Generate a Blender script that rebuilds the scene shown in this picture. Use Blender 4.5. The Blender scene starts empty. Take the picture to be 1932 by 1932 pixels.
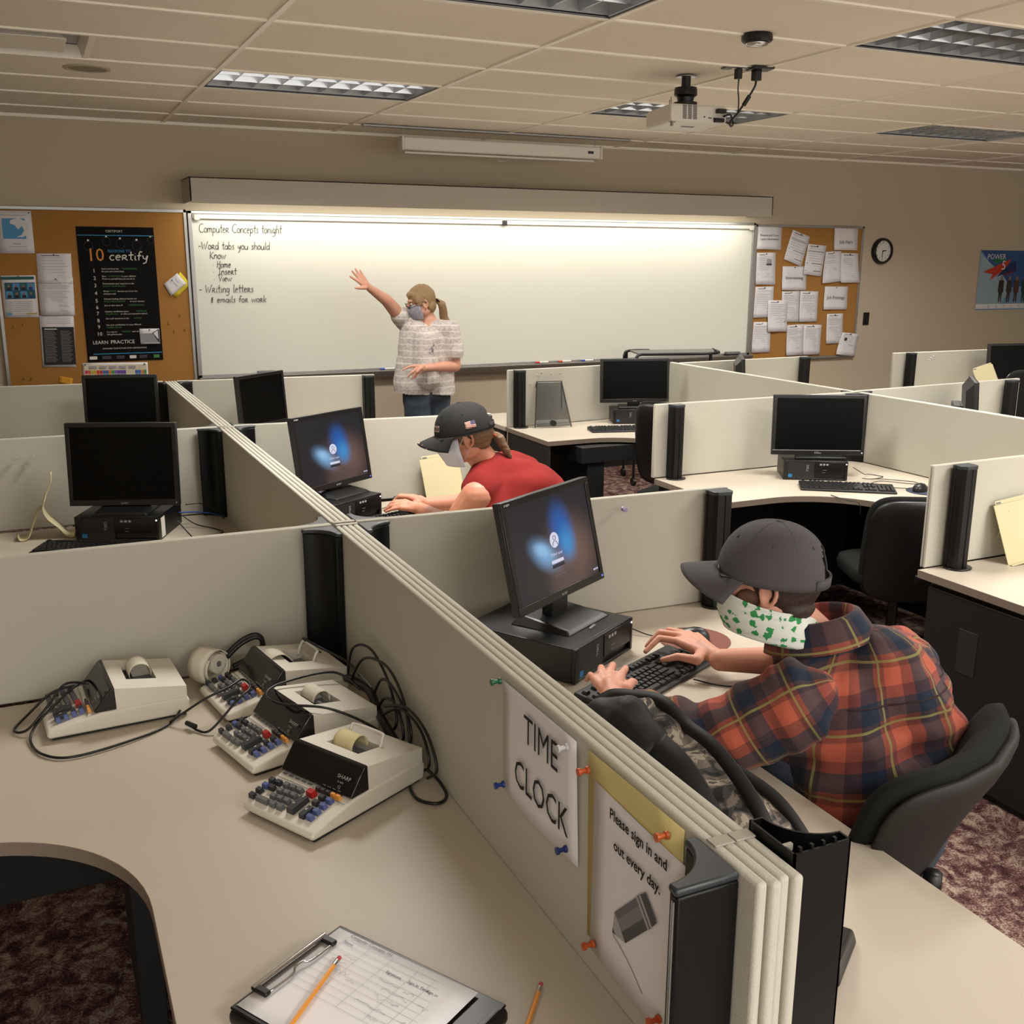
import bpy, bmesh, math, random
from math import pi, sin, cos, radians, atan2, sqrt, hypot
from mathutils import Vector, Matrix, noise
R = radians
S = bpy.context.scene
COL = S.collection

# ------------------------------------------------------------ camera, world, exposure, large lights
cam_d = bpy.data.cameras.new('camera'); cam = bpy.data.objects.new('camera', cam_d); COL.objects.link(cam)
_yaw, _pit, _rol = R(24.923), R(13.742), R(-.192)
_fw = Vector((sin(_yaw)*cos(_pit), cos(_yaw)*cos(_pit), -sin(_pit)))
_r0 = Vector((cos(_yaw), -sin(_yaw), 0)); _d0 = _fw.cross(_r0)
_r = cos(_rol)*_r0 + sin(_rol)*_d0; _d = -sin(_rol)*_r0 + cos(_rol)*_d0
cam.matrix_world = Matrix(((_r.x, -_d.x, -_fw.x, 0), (_r.y, -_d.y, -_fw.y, 0), (_r.z, -_d.z, -_fw.z, 1.83), (0, 0, 0, 1)))
cam_d.sensor_width = 36; cam_d.sensor_fit = 'HORIZONTAL'; cam_d.lens = 36*1946/1932; cam_d.clip_start = .05
S.camera = cam
w = bpy.data.worlds.new('world'); S.world = w; w.use_nodes = True
w.node_tree.nodes['Background'].inputs[0].default_value = (1, .96, .885, 1)
w.node_tree.nodes['Background'].inputs[1].default_value = 1.7
S.view_settings.view_transform = 'Standard'; S.view_settings.look = 'None'
S.view_settings.gamma = 1; S.view_settings.use_curve_mapping = False
S.view_settings.exposure = 0.38
S.cycles.use_denoising = True; S.cycles.use_adaptive_sampling = True; S.cycles.adaptive_threshold = .02
S.cycles.max_bounces = 8; S.cycles.diffuse_bounces = 5; S.cycles.glossy_bounces = 3; S.cycles.transmission_bounces = 4; S.cycles.transparent_max_bounces = 6
S.cycles.sample_clamp_indirect = 4; S.cycles.caustics_reflective = False; S.cycles.caustics_refractive = False
ZC = 2.765; WY = 8.01; D = .74; ZT = 1.122
def area(name, loc, sx, sy, power, col=(1, .93, .82), spread=180, rot=(0, 0, 0)):
    l = bpy.data.lights.new(name, 'AREA'); l.shape = 'RECTANGLE'; l.size = sx; l.size_y = sy; l.energy = power; l.color = col; l.spread = R(spread)
    o = bpy.data.objects.new(name, l); COL.objects.link(o); o.location = loc; o.rotation_euler = rot; return o
# recessed troffers (centre x, centre y, power): louvres cut the light off beyond about 60 degrees
TROFFERS = [(1.615, 3.575, 46), (4.053, 3.575, 32), (4.053, 1.137, 58), (6.491, 1.137, 36), (6.491, 3.575, 32), (1.615, 6.013, 30), (4.053, 6.013, 30), (6.491, 6.013, 38),
            (1.615, -1.301, 60), (4.053, -1.301, 46), (-.823, -1.301, 30)]  # unseen row behind the camera, added as fill for the near partition fronts
for i, (x, y, p) in enumerate(TROFFERS):
    area('troffer_light', (x, y, ZC+.004), 1.16, .55, p, col=(1, .96, .895), spread=146)
# strip under the valance that washes the whiteboard
area('valance_light', (3.6, 7.74, 2.215), 4.9, .10, 17, col=(1, .97, .87), spread=180, rot=(R(14), 0, 0))

# ------------------------------------------------------------ helpers
def lin(h):
    h = h.lstrip('#'); c = [int(h[i:i+2], 16)/255 for i in (0, 2, 4)]
    return tuple((x/12.92 if x <= .04045 else ((x+.055)/1.055)**2.4) for x in c) + (1,)
MATS = {}
def mat(name, col, rough=.5, metal=0, spec=.5, bump=None, noise_amt=0, noise_scale=20, emit=None, estr=0, alpha=None, trans=0, sheen=0):
    if name in MATS: return MATS[name]
    m = bpy.data.materials.new(name); m.use_nodes = True; nt = m.node_tree; b = nt.nodes['Principled BSDF']
    c = lin(col) if isinstance(col, str) else tuple(col)+(1,)*(4-len(col))
    b.inputs['Base Color'].default_value = c; b.inputs['Roughness'].default_value = rough; b.inputs['Metallic'].default_value = metal
    b.inputs['Specular IOR Level'].default_value = spec
    if trans: b.inputs['Transmission Weight'].default_value = trans
    if sheen: b.inputs['Sheen Weight'].default_value = sheen
    if alpha is not None: b.inputs['Alpha'].default_value = alpha
    if emit: b.inputs['Emission Color'].default_value = lin(emit); b.inputs['Emission Strength'].default_value = estr
    tc = None
    if noise_amt or bump: tc = nt.nodes.new('ShaderNodeTexCoord')
    if noise_amt:
        n = nt.nodes.new('ShaderNodeTexNoise'); n.inputs['Scale'].default_value = noise_scale; n.inputs['Detail'].default_value = 3
        nt.links.new(tc.outputs['Object'], n.inputs['Vector'])
        mx = nt.nodes.new('ShaderNodeMix'); mx.data_type = 'RGBA'; mx.inputs[6].default_value = tuple(x*(1-noise_amt) for x in c[:3])+(1,); mx.inputs[7].default_value = tuple(min(1, x*(1+noise_amt)) for x in c[:3])+(1,)
        nt.links.new(n.outputs['Fac'], mx.inputs[0]); nt.links.new(mx.outputs[2], b.inputs['Base Color'])
    if bump:
        n = nt.nodes.new('ShaderNodeTexNoise'); n.inputs['Scale'].default_value = bump[0]; n.inputs['Detail'].default_value = 2
        nt.links.new(tc.outputs['Object'], n.inputs['Vector'])
        bp = nt.nodes.new('ShaderNodeBump'); bp.inputs['Strength'].default_value = bump[1]; bp.inputs['Distance'].default_value = bump[2] if len(bump) > 2 else .002
        nt.links.new(n.outputs['Fac'], bp.inputs['Height']); nt.links.new(bp.outputs['Normal'], b.inputs['Normal'])
    MATS[name] = m; return m
def tag(o, label=None, cat=None, group=None, kind=None):
    if label: o['label'] = label
    if cat: o['category'] = cat
    if group: o['group'] = group
    if kind: o['kind'] = kind
    return o
def empty(name, loc=(0, 0, 0), rz=0, label=None, cat=None, group=None):
    o = bpy.data.objects.new(name, None); COL.objects.link(o); o.location = loc; o.rotation_euler = (0, 0, rz); o.empty_display_size = .05
    return tag(o, label, cat, group)
def dup(o, loc=None, rz=None, parent=None, **kw):
    c = o.copy(); COL.objects.link(c)
    if parent: c.parent = parent
    for ch in o.children: dup(ch, parent=c)
    if loc is not None: c.location = loc
    if rz is not None: c.rotation_euler = (0, 0, rz)
    if 'group' in o.keys() and kw.get('group') == '': del c['group']; kw.pop('group')
    tag(c, **kw) if kw else None
    return c
_dg = None
def _textmesh(body, size, align, bold=0):
    cu = bpy.data.curves.new('t', 'FONT'); cu.body = body; cu.size = size; cu.align_x = align; cu.resolution_u = 2; cu.offset = bold
    o = bpy.data.objects.new('t', cu); COL.objects.link(o); dg = bpy.context.evaluated_depsgraph_get()
    me = bpy.data.meshes.new_from_object(o.evaluated_get(dg)); r = ([v.co.copy() for v in me.vertices], [tuple(p.vertices) for p in me.polygons])
    bpy.data.objects.remove(o); bpy.data.curves.remove(cu); bpy.data.meshes.remove(me); return r
class MB:
    def __init__(s): s.v = []; s.f = []; s.m = []; s.M = Matrix(); s.uv = None
    def add(s, vs, fs, mi=0):
        b = len(s.v); s.v += [s.M @ Vector(p) for p in vs]; s.f += [tuple(b+i for i in f) for f in fs]; s.m += [mi]*len(fs); return s
    def box(s, x0, x1, y0, y1, z0, z1, mi=0):
        return s.add([(x0, y0, z0), (x1, y0, z0), (x1, y1, z0), (x0, y1, z0), (x0, y0, z1), (x1, y0, z1), (x1, y1, z1), (x0, y1, z1)],
                     [(3, 2, 1, 0), (4, 5, 6, 7), (0, 1, 5, 4), (1, 2, 6, 5), (2, 3, 7, 6), (3, 0, 4, 7)], mi)
    def boxc(s, c, sz, mi=0): return s.box(c[0]-sz[0]/2, c[0]+sz[0]/2, c[1]-sz[1]/2, c[1]+sz[1]/2, c[2]-sz[2]/2, c[2]+sz[2]/2, mi)
    def taper(s, x0, x1, y0, y1, z0, z1, ins, mi=0):
        return s.add([(x0, y0, z0), (x1, y0, z0), (x1, y1, z0), (x0, y1, z0), (x0+ins, y0+ins, z1), (x1-ins, y0+ins, z1), (x1-ins, y1-ins, z1), (x0+ins, y1-ins, z1)],
                     [(3, 2, 1, 0), (4, 5, 6, 7), (0, 1, 5, 4), (1, 2, 6, 5), (2, 3, 7, 6), (3, 0, 4, 7)], mi)
    def quad(s, a, b, c, d, mi=0): return s.add([a, b, c, d], [(0, 1, 2, 3)], mi)
    def prism(s, poly, z0, z1, mi=0, top=None):
        n = len(poly); s.add([(p[0], p[1], z0) for p in poly]+[(p[0], p[1], z1) for p in poly], [tuple(range(n-1, -1, -1))]+[(i, (i+1) % n, n+(i+1) % n, n+i) for i in range(n)], mi)
        b = len(s.v)-n; s.f.append(tuple(range(b, b+n))); s.m.append(mi if top is None else top); return s
    def cone(s, p0, p1, r0, r1, n=16, mi=0, caps=True):
        p0 = Vector(p0); p1 = Vector(p1); q = (p1-p0).to_track_quat('Z', 'Y').to_matrix(); vs = []
        for p, r in ((p0, r0), (p1, r1)):
            vs += [p + q @ Vector((r*cos(2*pi*i/n), r*sin(2*pi*i/n), 0)) for i in range(n)]
        fs = [(i, (i+1) % n, n+(i+1) % n, n+i) for i in range(n)]
        if caps: fs += [tuple(range(n-1, -1, -1)), tuple(range(n, 2*n))]
        return s.add(vs, fs, mi)
    def tube(s, pts, r, n=8, mi=0, closed=False):
        pts = [Vector(p) for p in pts]; k = len(pts); rs = r if isinstance(r, (list, tuple)) else [r]*k; vs = []; up = None
        for i, p in enumerate(pts):
            t = (pts[min(i+1, k-1)]-pts[max(i-1, 0)]) if not closed else (pts[(i+1) % k]-pts[i-1])
            t.normalize()
            if up is None: up = t.orthogonal().normalized()
            up = (up - t*up.dot(t)).normalized(); sd = t.cross(up)
            vs += [p + up*(rs[i]*cos(2*pi*j/n)) + sd*(rs[i]*sin(2*pi*j/n)) for j in range(n)]
        fs = []
        for i in range(k-1 if not closed else k):
            a = i*n; b = ((i+1) % k)*n
            fs += [(a+j, a+(j+1) % n, b+(j+1) % n, b+j) for j in range(n)]
        if not closed: fs += [tuple(range(n-1, -1, -1)), tuple(range((k-1)*n, k*n))]
        return s.add(vs, fs, mi)
    def ell(s, c, rad, rot=None, nu=20, nv=12, mi=0):
        c = Vector(c); rad = (rad,)*3 if isinstance(rad, (int, float)) else rad; vs = []
        q = rot if rot is not None else Matrix.Identity(3)
        for i in range(1, nv):
            th = pi*i/nv
            vs += [c + q @ Vector((rad[0]*sin(th)*cos(2*pi*j/nu), rad[1]*sin(th)*sin(2*pi*j/nu), rad[2]*cos(th))) for j in range(nu)]
        vs += [c + q @ Vector((0, 0, rad[2])), c - q @ Vector((0, 0, rad[2]))]; T_ = (nv-1)*nu
        fs = [(i*nu+j, (i+1)*nu+j, (i+1)*nu+(j+1) % nu, i*nu+(j+1) % nu) for i in range(nv-2) for j in range(nu)]
        fs += [(T_, j, (j+1) % nu) for j in range(nu)] + [(T_+1, (nv-2)*nu+(j+1) % nu, (nv-2)*nu+j) for j in range(nu)]
        return s.add(vs, fs, mi)
    def caps(s, p0, p1, r0, r1, n=14, mi=0):
        s.ell(p0, r0, None, n, 8, mi); s.ell(p1, r1, None, n, 8, mi); return s.cone(p0, p1, r0, r1, n, mi)
    def lathe(s, prof, n=24, mi=0, c=(0, 0, 0)):
        vs = [(c[0]+r*cos(2*pi*j/n), c[1]+r*sin(2*pi*j/n), c[2]+z) for r, z in prof for j in range(n)]
        fs = [(i*n+j, i*n+(j+1) % n, (i+1)*n+(j+1) % n, (i+1)*n+j) for i in range(len(prof)-1) for j in range(n)]
        fs += [tuple(range(n-1, -1, -1)), tuple(range((len(prof)-1)*n, len(prof)*n))]
        return s.add(vs, fs, mi)
    def grid(s, fn, nu, nv, mi=0, both=0):
        vs = [fn(i/nu, j/nv) for j in range(nv+1) for i in range(nu+1)]
        fs = [(j*(nu+1)+i, j*(nu+1)+i+1, (j+1)*(nu+1)+i+1, (j+1)*(nu+1)+i) for j in range(nv) for i in range(nu)]
        return s.add(vs, fs, mi)
    def text(s, body, size, M, mi=0, align='LEFT', sx=1, bold=0):
        vs, fs = _textmesh(body, size, align, bold); o = s.M; s.M = o @ M @ Matrix.Diagonal((sx, 1, 1, 1)); s.add(vs, fs, mi); s.M = o; return s
    def mesh(s, name, mats, smooth=False):
        me = bpy.data.meshes.new(name); me.from_pydata([tuple(v) for v in s.v], [], s.f)
        mats = mats if isinstance(mats, (list, tuple)) else [mats]
        for m in mats: me.materials.append(m)
        me.polygons.foreach_set('material_index', s.m); me.update(); me.validate()
        if smooth:
            me.shade_smooth()
            if smooth is not True: me.set_sharp_from_angle(angle=R(smooth))
        return me
    def build(s, name, mats, parent=None, bevel=0, smooth=False, segs=2, label=None, solid=0, sub=0):
        o = bpy.data.objects.new(name, s.mesh(name, mats, smooth or (35 if bevel else False))); COL.objects.link(o)
        if parent: o.parent = parent
        if sub: m = o.modifiers.new('s', 'SUBSURF'); m.levels = m.render_levels = sub
        if solid: m = o.modifiers.new('t', 'SOLIDIFY'); m.thickness = solid; m.offset = 0
        if bevel: m = o.modifiers.new('b', 'BEVEL'); m.width = bevel; m.segments = segs; m.limit_method = 'ANGLE'; m.angle_limit = R(40)
        if label: o['label'] = label
        return o
def TR(x, y, z, rx=0, ry=0, rz=0): return Matrix.Translation((x, y, z)) @ Matrix.Rotation(rz, 4, 'Z') @ Matrix.Rotation(ry, 4, 'Y') @ Matrix.Rotation(rx, 4, 'X')
def WALLM(x, z, y=WY, rot=0): return Matrix.Translation((x, y, z)) @ Matrix.Rotation(R(90), 4, 'X') @ Matrix.Rotation(rot, 4, 'Z')   # local x right, local y up, facing -y
def bez(pts, n=8):
    pts = [Vector(p) for p in pts]; out = []
    for i in range(len(pts)-1):
        p0 = pts[max(i-1, 0)]; p1 = pts[i]; p2 = pts[i+1]; p3 = pts[min(i+2, len(pts)-1)]
        for k in range(n):
            t = k/n; out.append(.5*((2*p1)+(p2-p0)*t+(2*p0-5*p1+4*p2-p3)*t*t+(3*p1-3*p2+p3-p0)*t*t*t))
    return out+[pts[-1]]
def struct(name, mb, m, **k): o = mb.build(name, m, **k); o['kind'] = 'structure'; return o
def texnode(m): return m.node_tree, m.node_tree.nodes['Principled BSDF']

# ------------------------------------------------------------ materials
M_wall = mat('wall_paint', '#bfb29c', .85, spec=.2, bump=(300, .15, .001))
M_tile = mat('ceiling_tile', '#ebe4d6', .95, spec=.1, bump=(180, .3, .002), noise_amt=.025, noise_scale=60)
M_tbar = mat('tbar_white', '#f2ece0', .35)
M_fabric = mat('partition_fabric', '#b8b5a9', .95, spec=.15, bump=(420, .35, .002), noise_amt=.03, noise_scale=220)
M_top = mat('worktop_laminate', '#b7ad9d', .42, spec=.4, noise_amt=.02, noise_scale=300)
M_edge = mat('worktop_edge', '#7a6d60', .5)
M_black = mat('black_plastic', '#0b0b0c', .38)
M_blackm = mat('black_matte', '#08080a', .6)
M_post = mat('black_post', '#08090a', .42, spec=.3)
M_cap = mat('post_cap', '#2a2f33', .38)
M_lam = mat('dark_laminate', '#1d1916', .55)
M_steel = mat('brushed_steel', '#9a9a9a', .3, metal=1)
M_alu = mat('aluminium_frame', '#a9a8a6', .38, metal=.7)
M_white = mat('white_plastic', '#d9d6ce', .4)
M_paper = mat('white_paper', '#dcd9dc', .8, spec=.2)
M_ink = mat('black_ink', '#15151a', .8)
M_grey = mat('grey_ink', '#8c8a90', .8)
# carpet
M_carpet = mat('carpet', '#5a3a36', .98, spec=.05)
def _carpet():
    nt, b = texnode(M_carpet); N = nt.nodes.new; L = nt.links.new
    tc = N('ShaderNodeTexCoord')
    n1 = N('ShaderNodeTexNoise'); n1.inputs['Scale'].default_value = 16; n1.inputs['Detail'].default_value = 4; n1.inputs['Distortion'].default_value = 1.2
    v = N('ShaderNodeTexVoronoi'); v.inputs['Scale'].default_value = 34
    n2 = N('ShaderNodeTexNoise'); n2.inputs['Scale'].default_value = 160; n2.inputs['Detail'].default_value = 2
    for k in (n1, v, n2): L(tc.outputs['Object'], k.inputs['Vector'])
    a = N('ShaderNodeMath'); a.operation = 'MULTIPLY_ADD'; a.inputs[1].default_value = .22; L(v.outputs['Color'], a.inputs[0]); L(n1.outputs['Fac'], a.inputs[2])
    a2 = N('ShaderNodeMath'); a2.operation = 'MULTIPLY_ADD'; a2.inputs[1].default_value = .75; L(n2.outputs['Fac'], a2.inputs[0]); L(a.outputs[0], a2.inputs[2])
    r = N('ShaderNodeValToRGB'); e = r.color_ramp.elements
    e[0].position = .72; e[0].color = lin('#331d1b'); e[1].position = 1.12; e[1].color = lin('#8c7565')
    k = e.new(.86); k.color = lin('#553230'); k = e.new(1.0); k.color = lin('#705048')
    mr = N('ShaderNodeMapRange'); mr.inputs[1].default_value = .72; mr.inputs[2].default_value = 1.2; L(a2.outputs[0], mr.inputs[0])
    e[0].position = 0; e[1].position = .4; e[2].position = .65; e[3].position = 1
    e[0].color = lin('#2c1c1c'); e[1].color = lin('#4e3534'); e[2].color = lin('#6d544e'); e[3].color = lin('#938475')
    L(mr.outputs[0], r.inputs[0]); L(r.outputs[0], b.inputs['Base Color'])
    bp = N('ShaderNodeBump'); bp.inputs['Strength'].default_value = .6; bp.inputs['Distance'].default_value = .004; L(n2.outputs['Fac'], bp.inputs['Height']); L(bp.outputs[0], b.inputs['Normal'])
_carpet()
M_cork = mat('cork', '#a3753f', .9, spec=.1, bump=(260, .4, .002), noise_amt=.12, noise_scale=160)
# ------------------------------------------------------------ the room
X0, X1, Y0 = -2.9, 11.2, -3.2
struct('floor', MB().box(X0, X1, Y0, WY, -.06, 0), M_carpet)
struct('wall_front', MB().box(X0, X1, WY, WY+.12, 0, ZC+.3), M_wall)
struct('wall_left', MB().box(X0-.12, X0, Y0-.12, WY+.12, 0, ZC+.3), M_wall)
struct('wall_right', MB().box(X1, X1+.12, Y0-.12, WY+.12, 0, ZC+.3), M_wall)
struct('baseboard_front', MB().box(X0, X1, WY-.012, WY, 0, .1), M_blackm)
# ceiling: lay-in tiles with openings for fixtures
GX, GY, TX, TY = 1.006, 4.4925, 1.219, .6096
holes = {}
for (x, y, p) in TROFFERS: holes[(round((x-.6095-GX)/TX), round((y-.3048-GY)/TY))] = 1
ct = MB(); tb = MB()
i0, i1, j0, j1 = -4, 9, -13, 6
xs_ = [max(X0, min(X1, GX+i*TX)) for i in range(i0, i1+1)]; ys_ = [max(Y0, min(WY, GY+j*TY)) for j in range(j0, j1+1)]
DIF = (-.213, .396, 5.102, 5.7117)
for i in range(i0, i1):
    for j in range(j0, j1):
        x0, x1, y0, y1 = xs_[i-i0], xs_[i+1-i0], ys_[j-j0], ys_[j+1-j0]
        if x1-x0 < .01 or y1-y0 < .01 or (i, j) in holes: continue
        if i == -1 and j == 1: x0 = DIF[1]
        ct.box(x0, x1, y0, y1, ZC, ZC+.016)
ceil_o = struct('ceiling', ct, M_tile)
for x in xs_: tb.box(x-.012, x+.012, Y0, WY, ZC-.009, ZC)
tb.box(DIF[0]-.012, DIF[0]+.012, DIF[2], DIF[3], ZC-.0058, ZC)
for j, y in enumerate(ys_):
    tb.box(X0, X1, y-.012, y+.012, ZC-.008, ZC)
tb.box(X0, X1, WY-.022, WY, ZC-.02, ZC)
struct('trim_1', tb, M_tbar)
struct('ceiling_deck', MB().box(X0-.12, X1+.12, Y0-.12, WY+.12, ZC+.3, ZC+.34), M_blackm)

M_louv = mat('louvre_aluminium', '#b9bcc0', .22, metal=1)
M_hous = mat('troffer_housing', '#aeb0b2', .45, metal=.5)
M_tube = mat('fluorescent_tube', '#ffffff', .4, emit='#fff3df', estr=1.4)
def troffer(name, loc, label):
    t = empty(name, loc, 0, label, 'ceiling light', 'recessed ceiling light troffers')
    b = MB(); w_, h_ = .59, .287
    b.box(-w_, w_, -h_, -h_+.004, 0, .12); b.box(-w_, w_, h_-.004, h_, 0, .12); b.box(-w_, -w_+.004, -h_, h_, 0, .12); b.box(w_-.004, w_, -h_, h_, 0, .12); b.box(-w_, w_, -h_, h_, .12, .124)
    b.build('housing', M_hous, t)
    f = MB(); f.box(-w_-.008, w_+.008, -h_-.006, -h_+.004, -.004, .004); f.box(-w_-.008, w_+.008, h_-.004, h_+.006, -.004, .004); f.box(-w_-.008, -w_+.004, -h_, h_, -.004, .004); f.box(w_-.004, w_+.008, -h_, h_, -.004, .004)
    f.build('frame', M_blackm, t)
    l = MB()
    def blade(px, py, along):
        # v-shaped parabolic blade
        for s_ in (-1, 1):
            if along == 'x': l.quad((-w_+.005, py+s_*.003, .008), (w_-.005, py+s_*.003, .008), (w_-.005, py+s_*.016, .075), (-w_+.005, py+s_*.016, .075))
            else: l.quad((px+s_*.002, -h_+.005, .008), (px+s_*.002, h_-.005, .008), (px+s_*.012, h_-.005, .07), (px+s_*.012, -h_+.005, .07))
        if along == 'x': l.quad((-w_+.005, py-.003, .008), (w_-.005, py-.003, .008), (w_-.005, py+.003, .008), (-w_+.005, py+.003, .008))
        else: l.quad((px-.002, -h_+.005, .008), (px+.002, -h_+.005, .008), (px+.002, h_-.005, .008), (px-.002, h_-.005, .008))
    for py in (-.1, .1): blade(0, py, 'x')
    for k in range(1, 9): blade(-w_+k*2*w_/9, 0, 'y')
    l.build('louvre', M_louv, t)
    for py in (-.19, 0, .19): MB().cone((-w_+.03, py, .095), (w_-.03, py, .095), .013, .013, 12).build('tube', M_tube, t, smooth=True)
    return t
LL = ['ceiling light above the first man, cut off by the top edge of the picture', 'recessed ceiling light at the upper right, large and cut off by the right edge', None, None, 'recessed ceiling light by the right edge, beyond the projector',
      'recessed ceiling light above the left end of the whiteboard', 'recessed ceiling light partly hidden behind the hanging projector', 'recessed ceiling light low at the right, nearest the clock wall']
t0 = None
for k, (x, y, p) in enumerate(TROFFERS):
    if k in (2, 3, 8, 9, 10): lab = 'assumed recessed ceiling light, unseen, out of the picture'
    elif k == 0: lab = LL[0]
    else: lab = LL[k]
    if k in (0, 1, 4, 5, 6, 7):
        if t0 is None: t0 = troffer('ceiling_light', (x, y, ZC), lab)
        else: dup(t0, (x, y, ZC), label=lab)
    else: dup(t0, (x, y, ZC), label=lab)
# ------------------------------------------------------------ workstations: partitions, posts, worktops
def board(mb, x0, x1, y0, y1, z0=D+.001, z1=ZT): mb.box(x0, x1, y0, y1, z0, z1)
def part(name, boards, label, group='fabric covered desk partitions', z1=ZT, clips=(), z0=D+.0008):
    xs = [b[0] for b in boards]; ys = [b[2] for b in boards]
    t = empty(name, (min(xs), min(ys), D), 0, label, 'partition', group)
    for b in boards:
        m = MB(); m.M = Matrix.Translation((-min(xs), -min(ys), -D)); board(m, *b, z0=z0, z1=z1)
        m.build('board', M_fabric, t, bevel=.0055, segs=3)
    for c in clips:
        m = MB(); m.M = Matrix.Translation((-min(xs), -min(ys), -D)); m.box(c[0], c[1], c[2], c[3], z1-.0005, z1+.0025); m.build('clip', M_clip, t, bevel=.001)
    return t
M_clip = mat('clear_clip', '#b9b4a6', .25, trans=.3)
def spine4(y0, y1, label, clips): return part('desk_partition', [(.711+k*.0162, .711+k*.0162+.0152, y0+(.006 if k in (0, 2) else 0), y1) for k in range(4)], label, clips=clips, z0=D-.012)
CR = [2.70, 4.545, 6.39]
spine4(.838, 2.692, 'nearest long four-layer grey fabric partition, with the TIME CLOCK sheet pinned on', [(.712, .742, .93, .95), (.744, .774, .93, .95), (.712, .775, 2.672, 2.688)])
spine4(2.70, 4.535, 'four-layer long fabric partition beside the man in red, second from the camera', [(.712, .775, 2.703, 2.72), (.712, .775, 4.515, 4.532)])
spine4(4.543, 6.44, 'farthest piece of the left four-layer long fabric partition, towards the whiteboard', [(.712, .775, 4.548, 4.56)])
def cross(x0, x1, y0, y1, label, th=.022):
    t = part('desk_partition', [(0, x1-x0, -th/2, th/2-.012), (0, x1-x0, th/2-.0105, th/2)], label)
    t.location = (x0, y0, D); t.rotation_euler = (0, 0, atan2(y1-y0, x1-x0)); return t
cross(-.52, .709, 2.715, 2.700, 'cross partition behind the four adding machines')
cross(-.52, .709, 4.590, 4.560, 'cross partition behind the black monitor and cream book stand at the left')
cross(-.52, .709, 6.56, 6.44, 'farthest left cross partition, in front of the cork board')
cross(.778, 2.005, 2.705, 2.655, 'cross partition behind the lit monitor of the man in the plaid shirt')
cross(.778, 1.965, 4.575, 4.45, 'cross partition behind the man in red')
cross(.778, 1.975, 6.43, 6.31, 'cross partition in front of the whiteboard, left of the standing woman')
cross(2.855, 4.15, 6.215, 6.29, 'cross partition behind the black mesh stand')
cross(2.845, 4.15, 4.405, 4.40, 'cross partition in the middle, left of the dark widescreen monitor')
cross(2.885, 4.15, 2.64, 2.655, 'cross partition at the right edge, behind a cream document holder')
cross(4.19, 5.40, 6.19, 6.25, 'cross partition below the right cork board')
cross(4.19, 5.60, 4.43, 4.52, 'cross partition behind the right monitors, seen beyond the long single partition')
cross(6.215, 7.60, 6.20, 6.14, 'farthest right cross partition below the clock and blue poster')
def spine2(y0, y1, label):
    part('desk_partition', [(4.155, 4.167, y0, y1), (4.1685, 4.1855, y0, y1)], label)
spine2(2.67, 4.39, 'long thin partition at the right, in front of the dark widescreen monitor')
spine2(4.42, 6.27, 'long thin partition running from the whiteboard, behind the far dark monitor')
spine2(.84, 2.62, 'long thin partition out of view at the right of the near cabinet')

def qprofile(a=.088, b=.088, lip=.018):
    r = a-lip; pts = [(0, 0), (-a, 0), (-a, -lip)]
    for k in range(1, 9):
        t = pi/2*k/9; pts.append((-a+r*sin(t), -b+(b-lip)*cos(t)))
    return pts+[(-lip, -b), (0, -b)]
post_i = [0]
def corner_post(x, y, sx, sy, label, hollow=False):
    t = empty('partition_post', (x, y, D), 0, label, 'post', 'black partition posts')
    p = [(-px*sx, -py*sy) for px, py in qprofile()]
    if sx*sy < 0: p = p[::-1]
    m = MB()
    if not hollow:
        m.prism(p, .002, ZT-D-.012)
        m.build('post_body', M_post, t, bevel=.003)
        q = [(a*1.03, b*1.03) for a, b in p]
        c = MB(); c.prism(q, ZT-D-.012, ZT-D-.001); c.build('post_cap', M_cap, t, bevel=.004)
        g = MB()
        for k in (.25, .6):
            g.box(-.0893*-sx-.0008, -.0893*-sx+.0008, sy*(.004+.009*k)-.001, sy*(.004+.009*k)+.001, .01, ZT-D-.02)
        g.build('post_groove', M_alu, t)
    else:
        n = len(p); c = Vector((sum(a for a, b in p)/n, sum(b for a, b in p)/n)); th = .0028
        for i in range(n):
            a, b = Vector(p[i]), Vector(p[(i+1) % n]); d = (b-a); L = d.length
            if L < 1e-4: continue
            d /= L; nn = Vector((-d.y, d.x))
            if nn.dot(c-(a+b)/2) < 0: nn = -nn
            h = ZT-D+.012
            m.add([(a.x, a.y, .002), (b.x, b.y, .002), (b.x+nn.x*th, b.y+nn.y*th, .002), (a.x+nn.x*th, a.y+nn.y*th, .002), (a.x, a.y, h), (b.x, b.y, h), (b.x+nn.x*th, b.y+nn.y*th, h), (a.x+nn.x*th, a.y+nn.y*th, h)],
                  [(3, 2, 1, 0), (4, 5, 6, 7), (0, 1, 5, 4), (1, 2, 6, 5), (2, 3, 7, 6), (3, 0, 4, 7)])
        m.prism([(a*.96, b*.96) for a, b in p], .002, .05)
        for k in range(4):
            m.box(sx*(.012+.018*k)-.002, sx*(.012+.018*k)+.002, sy*.003, sy*.008, .3, ZT-D+.017)
        m.build('post_body', M_post, t)
        w_ = MB(); w_.box(.001, .014, sy*.02, sy*.025, ZT-D+.004, ZT-D+.013); w_.build('clear_bracket', M_clip, t)
    return t
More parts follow.
